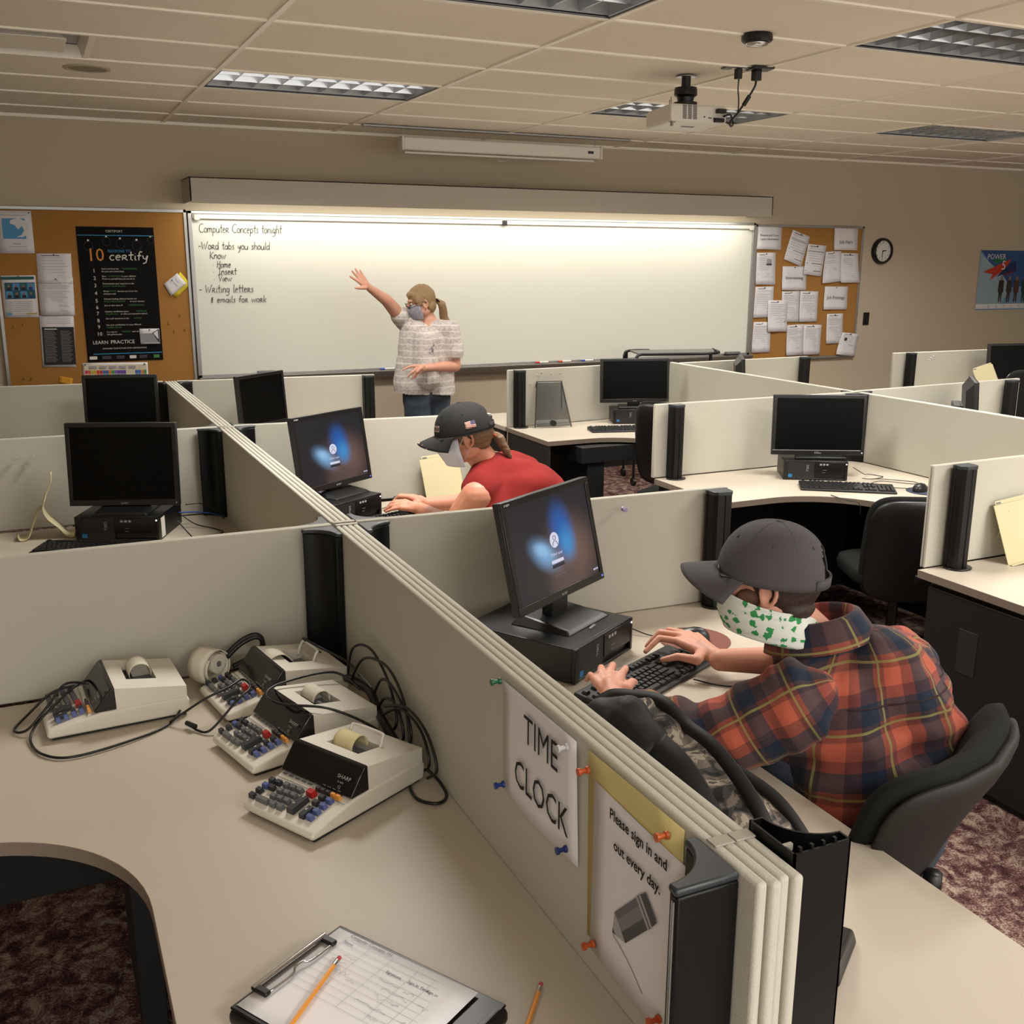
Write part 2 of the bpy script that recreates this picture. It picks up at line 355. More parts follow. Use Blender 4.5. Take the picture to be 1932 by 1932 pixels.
# four posts at each crossing of the left run
names = ['nearest crossing', 'middle crossing', 'farthest crossing']
QN = {(-1, -1): 'front left', (1, -1): 'front right', (-1, 1): 'back left', (1, 1): 'back right'}
for i, (yl, yr) in enumerate(((2.70, 2.703), (4.562, 4.572), (6.442, 6.43))):
    for (sx, sy), q in QN.items():
        x = .709 if sx < 0 else .777; yy = (yl if sx < 0 else yr)+sy*.013
        if (i, sy) == (2, 1): continue
        corner_post(x, yy, sx, sy, 'black partition post at the %s of the left partition run, %s corner' % (names[i], q))
corner_post(.709, .876, -1, 1, 'black post with a grey concave cap at the near end, beside the sign-in sheet')
corner_post(.778, .862, 1, 1, 'open-topped hollow black post at the near end of the partition, its cap missing', hollow=True)
for (sx, sy), q in QN.items():
    corner_post(4.155 if sx < 0 else 4.186, (4.40 if sx < 0 else 4.43)+sy*.013, sx, sy, 'black post at the crossing behind the dark widescreen monitor, %s corner' % q)
def end_post(x, y, rz, label, z=D):
    t = empty('end_post', (x, y, z), rz, label, 'post', 'black rounded end posts')
    m = MB(); h = ZT-D
    prof = [(-.036, .0), (-.038, -.012), (-.034, -.014), (-.034, -.018), (-.037, -.02), (-.034, -.045), (-.024, -.056), (-.004, -.058), (-.002, -.054), (.002, -.054), (.004, -.058), (.024, -.056), (.034, -.045), (.037, -.02), (.034, -.018), (.034, -.014), (.038, -.012), (.036, 0)]
    m.prism(prof[::-1], .004, h-.012); m.build('post_body', M_post, t, bevel=.0015)
    c = MB(); c.prism([(a*1.03, b*1.03) for a, b in prof[::-1] if abs(a) > .02 or b > -.01], h-.012, h+.001); c.build('post_cap', M_cap, t, bevel=.004)
    f = MB(); f.prism([(.052*cos(a)+.004, -.034+.045*sin(a)) for a in [2*pi*k/28 for k in range(28)] if True], .0, .006); f.build('base_plate', M_black, t, bevel=.002)
    return t
end_post(1.945, 2.645, R(-2), 'end post of the cross partition behind the man in the plaid shirt, black and rounded')
end_post(1.905, 4.437, R(-6), 'end post behind the cap of the man in red, black and rounded')
end_post(1.92, 6.30, R(-6), 'end post beside the standing woman, black and rounded')
end_post(2.925, 6.205, R(3), 'end post left of the black mesh stand, black and rounded')
end_post(2.945, 4.385, 0, 'end post at the middle, left end of the partition before the widescreen monitor')
end_post(3.0, 2.628, 0, 'end post near the right edge, above the black cabinet, black and rounded')
end_post(5.33, 6.23, R(3), 'end post below the right cork board, black and rounded')
end_post(6.36, 6.18, R(-2), 'end post of the farthest right cross partition, below the wall switch')
end_post(5.46, 4.49, R(3), 'end post in front of the far right office chair, black and rounded')

def arc(cx_, cy_, r, a0, a1, n=14): return [(cx_+r*cos(a0+(a1-a0)*k/n), cy_+r*sin(a0+(a1-a0)*k/n)) for k in range(n+1)]
def worktop(xs, s, xe, yb, yf, label, strip=.615, depth=.62, rad=.34, dx=0, yf2=None):
    """spine at xs, worktop extends in direction s to xe; back at yb, near end at yf"""
    t = empty('desk', (xs, yb, 0), 0, label, 'desk', 'corner desks of the workstations')
    X = abs(xe-xs); m = MB()
    p = [(0, 0), (X, 0), (X, -depth)]
    cxr, cyr = strip+rad, -depth-rad
    p += arc(cxr, cyr, rad, pi/2, pi, 16) if X > cxr else arc(cxr, cyr, rad, pi/2, pi, 16)
    p += [(strip, yf-yb), (0, yf-yb)]
    if X < cxr: p = [q for q in p]
    p = [(s*a, b) for a, b in p]
    if s > 0: p = p[::-1]
    m.prism(p, D-.03, D-.0006, 1, top=0); o = m.build('worktop', [M_top, M_edge], t, bevel=.0012, segs=1)
    return t, p
def mb_at(t): m = MB(); m.M = Matrix.Translation(-t.location); return m
def supports(t, boxes, name='support_panel', ma=None):
    for b in boxes: m = mb_at(t); m.box(*b); m.build(name, ma or M_lam, t, bevel=.002)
t, _ = worktop(.7108, -1, -.52, 2.70, .70, 'beige corner desk under the adding machines and the clipboard', depth=.66, rad=.36, strip=.612)
supports(t, [(-.5, .1, 2.655, 2.675, .22, .708), (.09, .15, 2.30, 2.66, 0, .708)], 'support_panel', M_blackm); supports(t, [(.66, .68, .75, 2.6, .1, .708)])
t, _ = worktop(.7108, -1, -.52, 4.56, 2.73, 'beige corner desk under the black monitor and the cream book stand'); supports(t, [(.66, .68, 2.8, 4.5, .1, .708), (-.5, -.48, 3.96, 4.5, 0, .708)])
t, _ = worktop(.7108, -1, -.52, 6.44, 4.60, 'beige corner desk at the far left, hidden behind its partition'); supports(t, [(.66, .68, 4.7, 6.4, .1, .708), (-.5, -.48, 5.8, 6.4, 0, .708)])
t, _ = worktop(.7745, 1, 2.0, 2.69, .70, 'beige corner desk at which the man in the plaid shirt sits', strip=.608); supports(t, [(.80, .82, .75, 2.6, .1, .708), (1.96, 1.98, 2.08, 2.64, 0, .708)])
t, _ = worktop(.7745, 1, 1.98, 4.47, 2.73, 'beige corner desk at which the man in red sits'); supports(t, [(.80, .82, 2.8, 4.4, .1, .708), (1.94, 1.96, 3.86, 4.4, 0, .708)])
t, _ = worktop(.7745, 1, 1.98, 6.33, 4.60, 'beige corner desk of the dark monitor left of the woman'); supports(t, [(.80, .82, 4.7, 6.2, .1, .708), (1.94, 1.96, 5.72, 6.28, 0, .708)])
t, _ = worktop(4.155, -1, 2.85, 6.24, 4.42, 'beige corner desk with the black mesh stand', rad=.40, depth=.63); supports(t, [(2.855, 2.875, 5.62, 6.22, 0, .708), (3.10, 3.30, 5.95, 6.2, 0, .6), (4.11, 4.13, 4.5, 6.2, .1, .708)]); supports(t, [(3.04, 3.66, 5.52, 5.95, .60, .70), (3.10, 3.22, 5.55, 5.95, 0, .6)], 'drawer_unit', M_blackm)
t, _ = worktop(4.155, -1, 2.85, 4.40, 2.67, 'beige corner desk with the dark widescreen monitor and keyboard', rad=.42, depth=.6); supports(t, [(2.90, 2.92, 3.86, 4.38, 0, .708), (2.92, 4.135, 4.35, 4.37, .02, .708), (4.11, 4.13, 2.75, 4.349, .02, .708)], ma=M_blackm)
t, _ = worktop(4.155, -1, 2.855, 2.64, .84, 'beige desk at the right edge above the black cabinet', rad=.4, depth=.62)
supports(t, [(4.11, 4.13, .9, 2.6, .1, .708)])
t, _ = worktop(4.187, 1, 5.42, 6.22, 4.50, 'beige corner desk on the far side of the thin partition, below the right cork board'); supports(t, [(5.36, 5.38, 5.62, 6.2, 0, .708)])
t, _ = worktop(4.187, 1, 5.62, 4.45, 2.67, 'beige corner desk with two monitors seen edge-on'); supports(t, [(5.56, 5.58, 3.9, 4.4, 0, .708)])
t, _ = worktop(7.60, -1, 6.22, 6.16, 4.4, 'beige corner desk at the far right under a dark monitor'); supports(t, [(6.26, 6.28, 5.56, 6.12, 0, .708)])
# worktop beyond the mesh-stand desk
t = empty('desk', (2.85, 6.25, 0), 0, 'beige worktop beyond the mesh stand partition, close to the whiteboard', 'desk', 'corner desks of the workstations')
m = mb_at(t); m.box(2.85, 4.15, 6.25, 6.85, D-.03, D-.0006); m.build('worktop', M_top, t, bevel=.0015)
supports(t, [(2.855, 2.875, 6.27, 6.8, 0, .708)])
# black file cabinet under the right hand desk
t = empty('file_cabinet', (2.875, 2.62, 0), 0, 'black cabinet under the desk at the right edge, with a recessed grip and lock', 'cabinet')
m = mb_at(t); m.box(2.885, 3.35, 1.55, 2.60, .0, .700); m.build('body', M_blackm, t, bevel=.004)
m = mb_at(t); m.box(2.868, 2.884, 1.56, 2.595, .03, .688); m.build('front_panel', M_lam2 if 'M_lam2' in globals() else M_blackm, t, bevel=.003)
m = mb_at(t); m.box(2.8655, 2.8685, 2.36, 2.44, .42, .58); m.build('grip', mat('grip_grey', '#1f1e1c', .6), t, bevel=.001)
m = mb_at(t); m.cone((2.858, 2.10, .60), (2.869, 2.10, .60), .009, .009, 16); m.build('lock', M_steel, t)
m = mb_at(t); m.box(2.866, 2.869, 1.57, 2.585, .686, .690); m.build('edge_strip', M_steel, t)
# ------------------------------------------------------------ handwriting strokes (x 0..1, baseline 0, x-height .55)
def _a(cx_, cy_, rx, ry, a0, a1, n=8): return [(cx_+rx*cos(R(a0+(a1-a0)*k/n)), cy_+ry*sin(R(a0+(a1-a0)*k/n))) for k in range(n+1)]
GL = {
 'C': (.75, [_a(.42, .5, .38, .5, 55, 310)]), 'o': (.52, [_a(.25, .27, .21, .27, 90, 450)]),
 'm': (.8, [[(.05, .5), (.08, 0), (.1, .4)]+_a(.24, .38, .13, .14, 170, 0)+[(.38, .02)]+_a(.52, .38, .13, .14, 170, 0)+[(.68, 0)]]),
 'p': (.55, [[(.1, .5), (.06, -.38)], _a(.26, .27, .19, .25, 150, -150)]), 'u': (.58, [[(.06, .5)]+_a(.25, .2, .19, .2, 180, 350)+[(.46, .5), (.5, 0)]]),
 't': (.42, [[(.22, .95), (.2, .1), (.36, 0)], [(.02, .55), (.42, .6)]]), 'e': (.5, [[(.06, .3), (.42, .34)]+_a(.24, .28, .19, .27, 20, 310)]),
 'r': (.55, [[(.08, .55), (.08, 0)], [(.08, .5)]+_a(.22, .42, .16, .14, 90, -80)+[(.14, .28), (.5, 0)]]),
 'n': (.55, [[(.06, .5), (.08, 0), (.1, .4)]+_a(.27, .36, .17, .17, 170, 0)+[(.46, 0)]]), 'c': (.48, [_a(.26, .27, .21, .27, 50, 310)]),
 's': (.42, [[(.36, .5), (.16, .52), (.1, .38), (.32, .22), (.28, .04), (.04, .04)]]), 'i': (.28, [[(.12, .5), (.14, 0), (.24, .05)], [(.14, .72), (.15, .74)]]),
 'g': (.55, [_a(.24, .3, .19, .24, 60, 400), [(.44, .52), (.42, -.2), (.26, -.38), (.04, -.28)]]), 'h': (.55, [[(.1, 1), (.08, 0), (.1, .36)]+_a(.27, .34, .17, .18, 170, 0)+[(.46, 0)]]),
 'W': (1.0, [[(.05, .95), (.22, 0), (.45, .7), (.62, 0), (.95, 1)]]), 'd': (.56, [_a(.24, .26, .2, .26, 60, 400), [(.46, 1), (.46, .05), (.54, 0)]]),
 'a': (.54, [_a(.24, .26, .2, .25, 60, 400), [(.45, .5), (.45, .05), (.53, 0)]]), 'b': (.54, [[(.08, 1), (.08, .05)], _a(.27, .26, .19, .26, 170, -170)]),
 'y': (.54, [[(.06, .52), (.12, .2), (.3, .12), (.44, .5)], [(.46, .52), (.34, -.25), (.1, -.38)]]), 'l': (.28, [[(.14, 1), (.1, .1), (.24, 0)]]),
 'K': (.62, [[(.1, .95), (.08, 0)], [(.55, .9), (.12, .42), (.58, 0)]]), 'w': (.75, [[(.04, .5), (.16, 0), (.34, .45), (.5, 0), (.7, .55)]]),
 'H': (.62, [[(.08, .95), (.06, 0)], [(.5, .95), (.5, 0)], [(.07, .5), (.5, .52)]]), 'I': (.5, [[(.06, .92), (.46, .92)], [(.26, .92), (.26, 0)], [(.04, 0), (.48, 0)]]),
 'V': (.6, [[(.05, .95), (.28, 0), (.6, .95)]]), 'k': (.52, [[(.1, 1), (.08, 0)], [(.44, .55), (.1, .26), (.48, 0)]]), 'f': (.4, [[(.42, .9), (.26, .96), (.18, .8), (.14, 0)], [(.02, .5), (.34, .52)]]),
 '&': (.5, [[(.4, .7), (.15, .66), (.2, .42), (.38, .42), (.12, .38), (.08, .12), (.4, .1)], [(.26, .8), (.24, -.05)]]), '-': (.45, [[(.04, .35), (.4, .37)]]), '.': (.35, [[(.12, .32), (.17, .36)]]), ' ': (.45, []),
 'R': (.6, [[(.1, .9), (.08, 0)], [(.1, .9), (.4, .86), (.42, .62), (.14, .5), (.5, 0)]])}
def handwrite(mb, txt, x, z, x1, h, y=7.9775, r=.002, slope=0, mi=0):
    tot = sum(GL[c][0] for c in txt); k = (x1-x)/tot; px = x
    for c in txt:
        wd, st = GL[c]
        for s_ in st:
            pts = [Vector((px+a*k*1.0+b*h*.08, y, z+b*h+slope*(px-x))) for a, b in s_]
            if len(pts) == 2: pts = [pts[0], (pts[0]+pts[1])/2, pts[1]]
            mb.tube(pts, r, 5, mi)
        px += wd*k
# ------------------------------------------------------------ whiteboard wall
M_wb = mat('whiteboard_enamel', '#dddcd1', .35, spec=.35)
M_ledge = mat('tray_grey', '#8c8781', .4, metal=.5)
WB = (1.125, 6.165, .965, 2.165)
t = empty('whiteboard', ((WB[0]+WB[1])/2, 8.0, WB[2]), 0, 'long white marker board covering most of the front wall', 'whiteboard')
m = mb_at(t); m.box(WB[0]+.02, WB[1]-.02, 7.98, 8.008, WB[2]+.02, WB[3]-.02); m.build('board', M_wb, t)
m = mb_at(t); m.box(WB[0], WB[0]+.028, 7.965, 8.008, WB[2], WB[3]); m.box(WB[1]-.028, WB[1], 7.965, 8.008, WB[2], WB[3]); m.box(WB[0], WB[1], 7.965, 8.008, WB[3]-.02, WB[3]); m.box(WB[0], WB[1], 7.965, 8.008, WB[2], WB[2]+.022); m.build('frame', M_alu, t, bevel=.002)
m = mb_at(t); m.box(WB[0]+.03, WB[1]-.03, 7.955, 7.975, WB[3]-.055, WB[3]-.022); m.build('map_rail', M_white, t, bevel=.003)
for cx_ in (WB[0]+.06, 3.62, WB[1]-.06): m = mb_at(t); m.boxc((cx_, 7.952, WB[3]-.045), (.04, .02, .04)); m.build('rail_clip', M_white if cx_ != 3.62 else M_black, t, bevel=.003)
m = mb_at(t); m.add([(x, y, z) for x in (WB[0], WB[1]) for y, z in ((7.98, .955), (7.90, .955), (7.895, .968), (7.90, .972), (7.98, .962), (7.98, .91), (7.93, .915))], [(0, 1, 2, 3, 4), (11, 10, 9, 8, 7), (0, 7, 8, 1), (1, 8, 9, 2), (2, 9, 10, 3), (3, 10, 11, 4), (5, 12, 13, 6), (6, 13, 8, 1), (0, 5, 6, 1), (7, 8, 13, 12)]); m.build('tray', M_ledge, t)
M_pen = mat('marker_stroke', '#2b2b28', .7)
for txt, x, z, x1, h in (('Computer Concepts tonight', 1.198, 2.015, 1.80, .062), ('-Word tabs you should', 1.185, 1.898, 1.705, .055), ('Know', 1.262, 1.83, 1.38, .055), ('. Home', 1.278, 1.768, 1.412, .05), ('. Insert', 1.278, 1.718, 1.45, .05), ('. View', 1.278, 1.669, 1.413, .05), ('- Writing letters', 1.17, 1.588, 1.567, .058), ('& emails for work', 1.248, 1.515, 1.66, .05)):
    m = mb_at(t); handwrite(m, txt, x, z, x1, h); m.build('handwritten_line', M_pen, t)
# valance light over the board
t = empty('valance_light', (3.6, 8.0, 2.2), 0, 'long pale valance lamp mounted above the whiteboard, glowing underneath', 'wall light')
m = mb_at(t); m.box(1.105, 6.09, 7.65, 7.662, 2.205, 2.378); m.box(1.105, 6.09, 7.65, 8.009, 2.368, 2.378); m.box(1.105, 1.117, 7.65, 8.009, 2.215, 2.378); m.box(6.078, 6.09, 7.65, 8.009, 2.215, 2.378); m.build('casing', mat('valance_paint', '#b9b3a6', .6), t, bevel=.002)
m = mb_at(t); m.box(1.12, 6.075, 7.664, 7.69, 2.207, 2.225); m.build('diffuser', mat('lit_diffuser', '#ffffff', .5, emit='#fff6e2', estr=3.0), t)
# pull down screen
t = empty('projector_screen', (3.4, 7.5, 2.62), 0, 'rolled up white projection screen hanging from the ceiling in front of the wall', 'projection screen')
m = mb_at(t); m.box(2.59, 4.215, 7.44, 7.54, 2.60, 2.69); m.build('case', M_white, t, bevel=.012, segs=3)
for xa in (2.575, 4.213): m = mb_at(t); m.box(xa, xa+.018, 7.435, 7.545, 2.595, 2.695); m.build('end_cap', M_white, t, bevel=.006)
m = mb_at(t); m.box(2.61, 4.18, 7.475, 7.495, 2.578, 2.592); m.build('bottom_bar', M_white, t, bevel=.003)
m = mb_at(t); m.tube(bez([(3.35, 7.485, 2.578), (3.355, 7.485, 2.558), (3.37, 7.485, 2.553), (3.39, 7.485, 2.556), (3.41, 7.485, 2.553), (3.425, 7.485, 2.56), (3.43, 7.485, 2.578)], 4), .0025, 6); m.build('pull_handle', M_alu, t)
m = mb_at(t); m.box(4.10, 4.15, 7.438, 7.44, 2.635, 2.655); m.build('name_plate', M_black, t)
for x in (2.60, 4.19): m = mb_at(t); m.cone((x, 7.49, 2.69), (x, 7.49, ZC-.006), .003, .003, 8); m.build('hanger', M_alu, t)
m = mb_at(t); m.box(2.3, 4.5, 7.46, 7.52, ZC-.016, ZC-.0055); m.build('ceiling_channel', M_alu, t)
# cork boards
def corkboard(x0, x1, z0, z1, label, f=.022):
    t = empty('cork_board', ((x0+x1)/2, 8.0, z0), 0, label, 'bulletin board')
    m = mb_at(t); m.box(x0+f*.6, x1-f*.6, 7.985, 8.008, z0+f*.6, z1-f*.6); m.build('cork', M_cork, t)
    m = mb_at(t); m.box(x0, x0+f, 7.975, 8.009, z0, z1); m.box(x1-f, x1, 7.975, 8.009, z0, z1); m.box(x0, x1, 7.975, 8.009, z1-f, z1); m.box(x0, x1, 7.975, 8.009, z0, z0+f); m.build('frame', M_alu, t, bevel=.002)
corkboard(-.16, 1.118, .90, 2.172, 'large cork board at the left, holding the black 10 reasons poster')
corkboard(6.172, 7.47, .90, 2.155, 'cork board right of the whiteboard, covered with white sheets')
def quadmesh(m, c, y=7.982, mi=0, curl=0):
    # c: four corners (x,z) tl,tr,br,bl
    tl, tr, br, bl = [Vector((p[0], 0, p[1])) for p in c]
    def fn(u, v):
        p = (tl*(1-u)+tr*u)*(1-v)+(bl*(1-u)+br*u)*v
        return Vector((p.x, y-.0005-curl*(v**3)*(.6+.4*sin(6*u)), p.z))
    m.grid(fn, 4, 6, mi)
def frame_of(c):
    tl, tr, br, bl = [Vector(p) for p in c]; return tl, (tr-tl), (bl-tl)
M_line = mat('print_grey', '#9c9aa2', .8); M_dark = mat('print_dark', '#3a3a42', .8)
def sheet(c, label, lines=14, y=7.982, curl=.012, head=True, text=None, txts=.035, name='pinned_paper', cat='paper', group='papers pinned on the wall boards', pins=1, extra=None, seed=0, rules=()):
    tl, U, V = frame_of(c); rnd = random.Random(seed*7+3)
    t = empty(name, (tl.x, y, tl.y), 0, label, cat, group)
    m = mb_at(t); quadmesh(m, c, y, 0, curl); m.build('page', M_paper, t, smooth=True, solid=.0006)
    m = mb_at(t); k = 0
    def P(u, v, off=.0014): p = tl+U*u+V*v; return (p.x, y-off-curl*(v**3)*(.6+.4*sin(6*u)), p.y)
    def bar(u0, u1, v0, v1, mi=0): m.add([P(u0, v1), P(u1, v1), P(u1, v0), P(u0, v0)], [(0, 1, 2, 3)], mi)
    if text:
        ang = atan2(U.y, U.x)
        for i, s_ in enumerate(text):
            p = tl+U*.5+V*(.5+.16*(i-(len(text)-1)/2)+ (.18 if text == ['Job Fairs'] else 0))
            m.text(s_, txts, Matrix.Translation((p.x, y-.0022-curl*.3, p.y-.01)) @ Matrix.Rotation(R(90), 4, 'X') @ Matrix.Rotation(ang, 4, 'Z'), 1, 'CENTER')
    else:
        if head: bar(.14, .14+.3+.3*rnd.random(), .06, .08, 1)
        for i in range(lines):
            v = .13+.8*i/lines
            if rnd.random() < .1: continue
            bar(.1, .1+.55+.27*rnd.random(), v, v+.012)
        for v in rules: bar(.06, .94, v, v+.016, 1)
    if extra: extra(m, P, bar)
    m.build('print', [M_line, M_dark], t)
    for q in range(pins):
        p = P(.5 if pins == 1 else (.06 if q == 0 else .94), .04); b = MB(); b.M = Matrix.Translation(-t.location); b.cone((p[0], p[1], p[2]), (p[0], p[1]-.012, p[2]-.001), .005, .0035, 8); b.build('pushpin', M_black if seed % 3 else M_brass, t)
    return t
M_brass = mat('brass_pin', '#c9a25c', .35, metal=.6)
RP = [((6.184, 2.152), (6.475, 2.153), (6.471, 1.927), (6.189, 1.932)), ((6.6, 2.113), (6.811, 2.05), (6.72, 1.777), (6.51, 1.844)), ((6.789, 1.986), (7.012, 1.969), (6.966, 1.684), (6.748, 1.707)),
 ((7.098, 2.142), (7.39, 2.145), (7.395, 1.93), (7.103, 1.932)), ((6.20, 1.9), (6.419, 1.903), (6.429, 1.608), (6.20, 1.613)), ((6.508, 1.778), (6.794, 1.777), (6.8, 1.555), (6.51, 1.561)),
 ((7.012, 1.913), (7.203, 1.923), (7.237, 1.638), (6.982, 1.62)), ((7.205, 1.904), (7.413, 1.901), (7.453, 1.623), (7.21, 1.625)), ((6.207, 1.592), (6.42, 1.594), (6.426, 1.309), (6.195, 1.308)),
 ((6.52, 1.547), (6.731, 1.549), (6.738, 1.256), (6.53, 1.264)), ((6.736, 1.548), (6.956, 1.543), (6.959, 1.256), (6.741, 1.259)), ((6.355, 1.467), (6.586, 1.464), (6.597, 1.171), (6.368, 1.177)),
 ((6.209, 1.269), (6.411, 1.265), (6.417, .977), (6.198, .983)), ((6.608, 1.229), (6.81, 1.236), (6.813, .941), (6.609, .941)), ((6.81, 1.232), (7.027, 1.225), (7.022, .938), (6.812, .943)),
 ((7.032, 1.589), (7.318, 1.586), (7.323, 1.366), (7.026, 1.371)), ((7.086, 1.327), (7.288, 1.329), (7.303, 1.037), (7.096, 1.04)), ((7.297, 1.146), (7.507, 1.122), (7.465, .905), (7.216, .935))]
def head_pic(m, P, bar):
    bar(.55, .8, .2, .36, 0); bar(.53, .82, .34, .4, 1); bar(.62, .72, .22, .33, 1)
def photo_pic(m, P, bar): bar(.24, .4, .22, .36, 1); bar(.08, .9, .52, .535, 1)
RL = [('white sheet reading Resume and Cover Letter Information', dict(text=['Resume and Cover', 'Letter Information'], txts=.028)), ('tilted white form with dark rules, leaning left at the top of the right cork board', dict(rules=(.25, .6, .85), lines=10)),
 ('white form with dark rules beside the tilted one, overlapping the Interviewing sheet', dict(rules=(.22, .62, .86), lines=10)), ('white sheet reading Job Fairs in bold letters', dict(text=['Job Fairs'], txts=.048)),
 ('white sheet with a small portrait in its corner, left edge of the right cork board', dict(extra=head_pic)), ('white sheet reading Interviewing', dict(text=['Interviewing'], txts=.042)),
 ('white sheet curling below the Job Fairs sheet, left of two', dict(curl=.03)), ('white sheet at the right edge below Job Fairs, right of two', dict(curl=.03)), ('typed white sheet below the portrait sheet, left edge', dict()),
 ('white typed page under the Interviewing sheet, left half of a pair', dict(head=True)), ('white typed page under the Interviewing sheet, right half of a pair', dict(lines=18)),
 ('white sheet overlapping its neighbours in the lower left of the right cork board', dict(curl=.02)), ('lowest white sheet at the left edge of the right cork board', dict()), ('left page of the lowest pair of white sheets in the middle', dict(lines=18, curl=.02)),
 ('right page of the lowest pair of white sheets in the middle', dict(lines=18, curl=.02)), ('white sheet reading Job Postings', dict(text=['Job Postings'], txts=.045)), ('narrow white sheet below the Job Postings sheet', dict(lines=18)),
 ('white sheet hanging askew off the lower right corner of the right cork board', dict(extra=photo_pic, curl=.03, lines=9))]
for i, (c, (lab, kw)) in enumerate(zip(RP, RL)): sheet(c, lab, seed=i, y=7.981-.0016*(i % 4)-(.004 if i in (2, 11, 17) else 0), **kw)
# left board papers
def colors(name, h): return mat(name, h, .7)
M_blue = colors('print_blue', '#4f93c4'); M_navy = colors('print_navy', '#1d3f6e'); M_teal = colors('print_teal', '#1d5a60')
def picture(c, parts, label, name='pinned_paper', cat='paper', y=7.981, base=M_paper, group='papers pinned on the wall boards', pins=()):
    tl, U, V = frame_of(c); t = empty(name, (tl.x, y, tl.y), 0, label, cat, group)
    m = mb_at(t); quadmesh(m, c, y, 0, 0); m.build('page', base, t, smooth=True, solid=.0006)
    mats = []; m = mb_at(t)
    for k, (mt, poly) in enumerate(parts):
        if mt not in mats: mats.append(mt)
        m.add([(tl.x+U.x*u+V.x*v, y-.0014-.0002*k, tl.y+U.y*u+V.y*v) for u, v in poly], [tuple(range(len(poly)))], mats.index(mt))
    m.build('print', mats, t)
    for u, v in pins:
        b = mb_at(t); p = (tl.x+U.x*u+V.x*v, y-.002, tl.y+U.y*u+V.y*v); b.cone(p, (p[0], p[1]-.012, p[2]), .005, .0035, 8); b.build('pushpin', M_black, t)
    return t
def rc(u0, u1, v0, v1): return [(u0, v1), (u1, v1), (u1, v0), (u0, v0)]
M_pw = colors('print_white', '#d8d8da'); M_pk = colors('print_black', '#1a1c20'); M_skin = colors('print_skin', '#8a6a5c')
swoosh = [(.38, .22), (.62, .17), (.85, .26), (.92, .42), (.86, .56), (.7, .62), (.52, .62), (.68, .56), (.76, .46), (.7, .36), (.58, .44), (.5, .34), (.36, .3)]
picture(((-.112, 2.14), (.101, 2.142), (.099, 1.862), (-.116, 1.861)), [(M_blue, rc(.13, .8, .18, .66)), (M_pw, swoosh), (M_line, rc(.1, .85, .1, .115)), (M_line, rc(.4, .62, .77, .79)), (M_line, rc(.25, .8, .84, .85))], 'white flyer with a pale curved shape in a blue square, top left corner', pins=((.93, .05),))
heads = [(M_navy, rc(.08, .95, .17, .56))]
for r_ in range(2):
    for c_ in range(4):
        u0 = .1+.21*c_; v0 = .19+.185*r_; heads += [(M_blue if (r_+c_) % 2 else M_teal, rc(u0, u0+.2, v0, v0+.165)), (M_skin, rc(u0+.07, u0+.13, v0+.03, v0+.09)), (M_pk if c_ != 3 else M_navy, rc(u0+.04, u0+.16, v0+.09, v0+.16))]
picture(((-.128, 1.714), (.088, 1.716), (.084, 1.432), (-.131, 1.433)), [(M_teal, rc(.0, .95, .03, .1))]+heads+[(M_line, rc(.15, .85, .62+.045*k, .63+.045*k)) for k in range(6)]+[(M_blue, rc(.08, .22, .89, .94)), (colors('print_gold', '#b8a03c'), rc(.65, .95, .9, .93))], 'white flyer with two rows of small blue portraits at the left edge', pins=((.5, .02),))
sheet(((.106, 1.861), (.327, 1.862), (.32, 1.655), (.1, 1.66)), 'upper half-covered white sheet left of the black poster, with a bold heading', seed=31, lines=8)
sheet(((.098, 1.70), (.325, 1.70), (.315, 1.441), (.095, 1.446)), 'white sheet with two columns of type, overlapping the one above it', seed=32, lines=20, y=7.978)
picture(((.085, 1.443), (.306, 1.439), (.29, 1.082), (.075, 1.087)), [(M_line, rc(.2, .9, .06+.04*k, .07+.04*k)) for k in range(3)]+[(M_pk, rc(.05, .98, .22, .96))]+[(M_grey, rc(.1, .1+.3+.08*((k*7) % 3)/3, .3+.028*k, .308+.028*k)) for k in range(22)]+[(M_grey, rc(.58, .58+.26+.1*((k*5) % 3)/3, .3+.028*k, .308+.028*k)) for k in range(22)]+[(M_pw, rc(.12, .48, .25, .27))], 'white sheet with a black chalkboard style panel of small type', y=7.9805)
t = picture(((.95, 1.60), (1.047, 1.738), (1.115, 1.65), (1.01, 1.553)), [], 'yellow note behind a white card right of the black poster', name='sticky_note', cat='note', base=colors('note_yellow', '#d6c02c'), y=7.979)
picture(((1.025, 1.728), (1.085, 1.655), (.972, 1.566), (.928, 1.652)), [(M_line, [(.2, .3), (.6, .3), (.6, .33), (.2, .33)]), (M_line, rc(.25, .8, .5, .53))], 'white business card pinned over a yellow note', name='business_card', cat='card', y=7.972, pins=((.15, .5),))
picture(((.178, 1.02), (.262, 1.0), (.252, .955), (.166, .975)), [], 'orange-yellow sticky note low on the left cork board', name='sticky_note', cat='note', base=colors('note_orange', '#d89a25'))
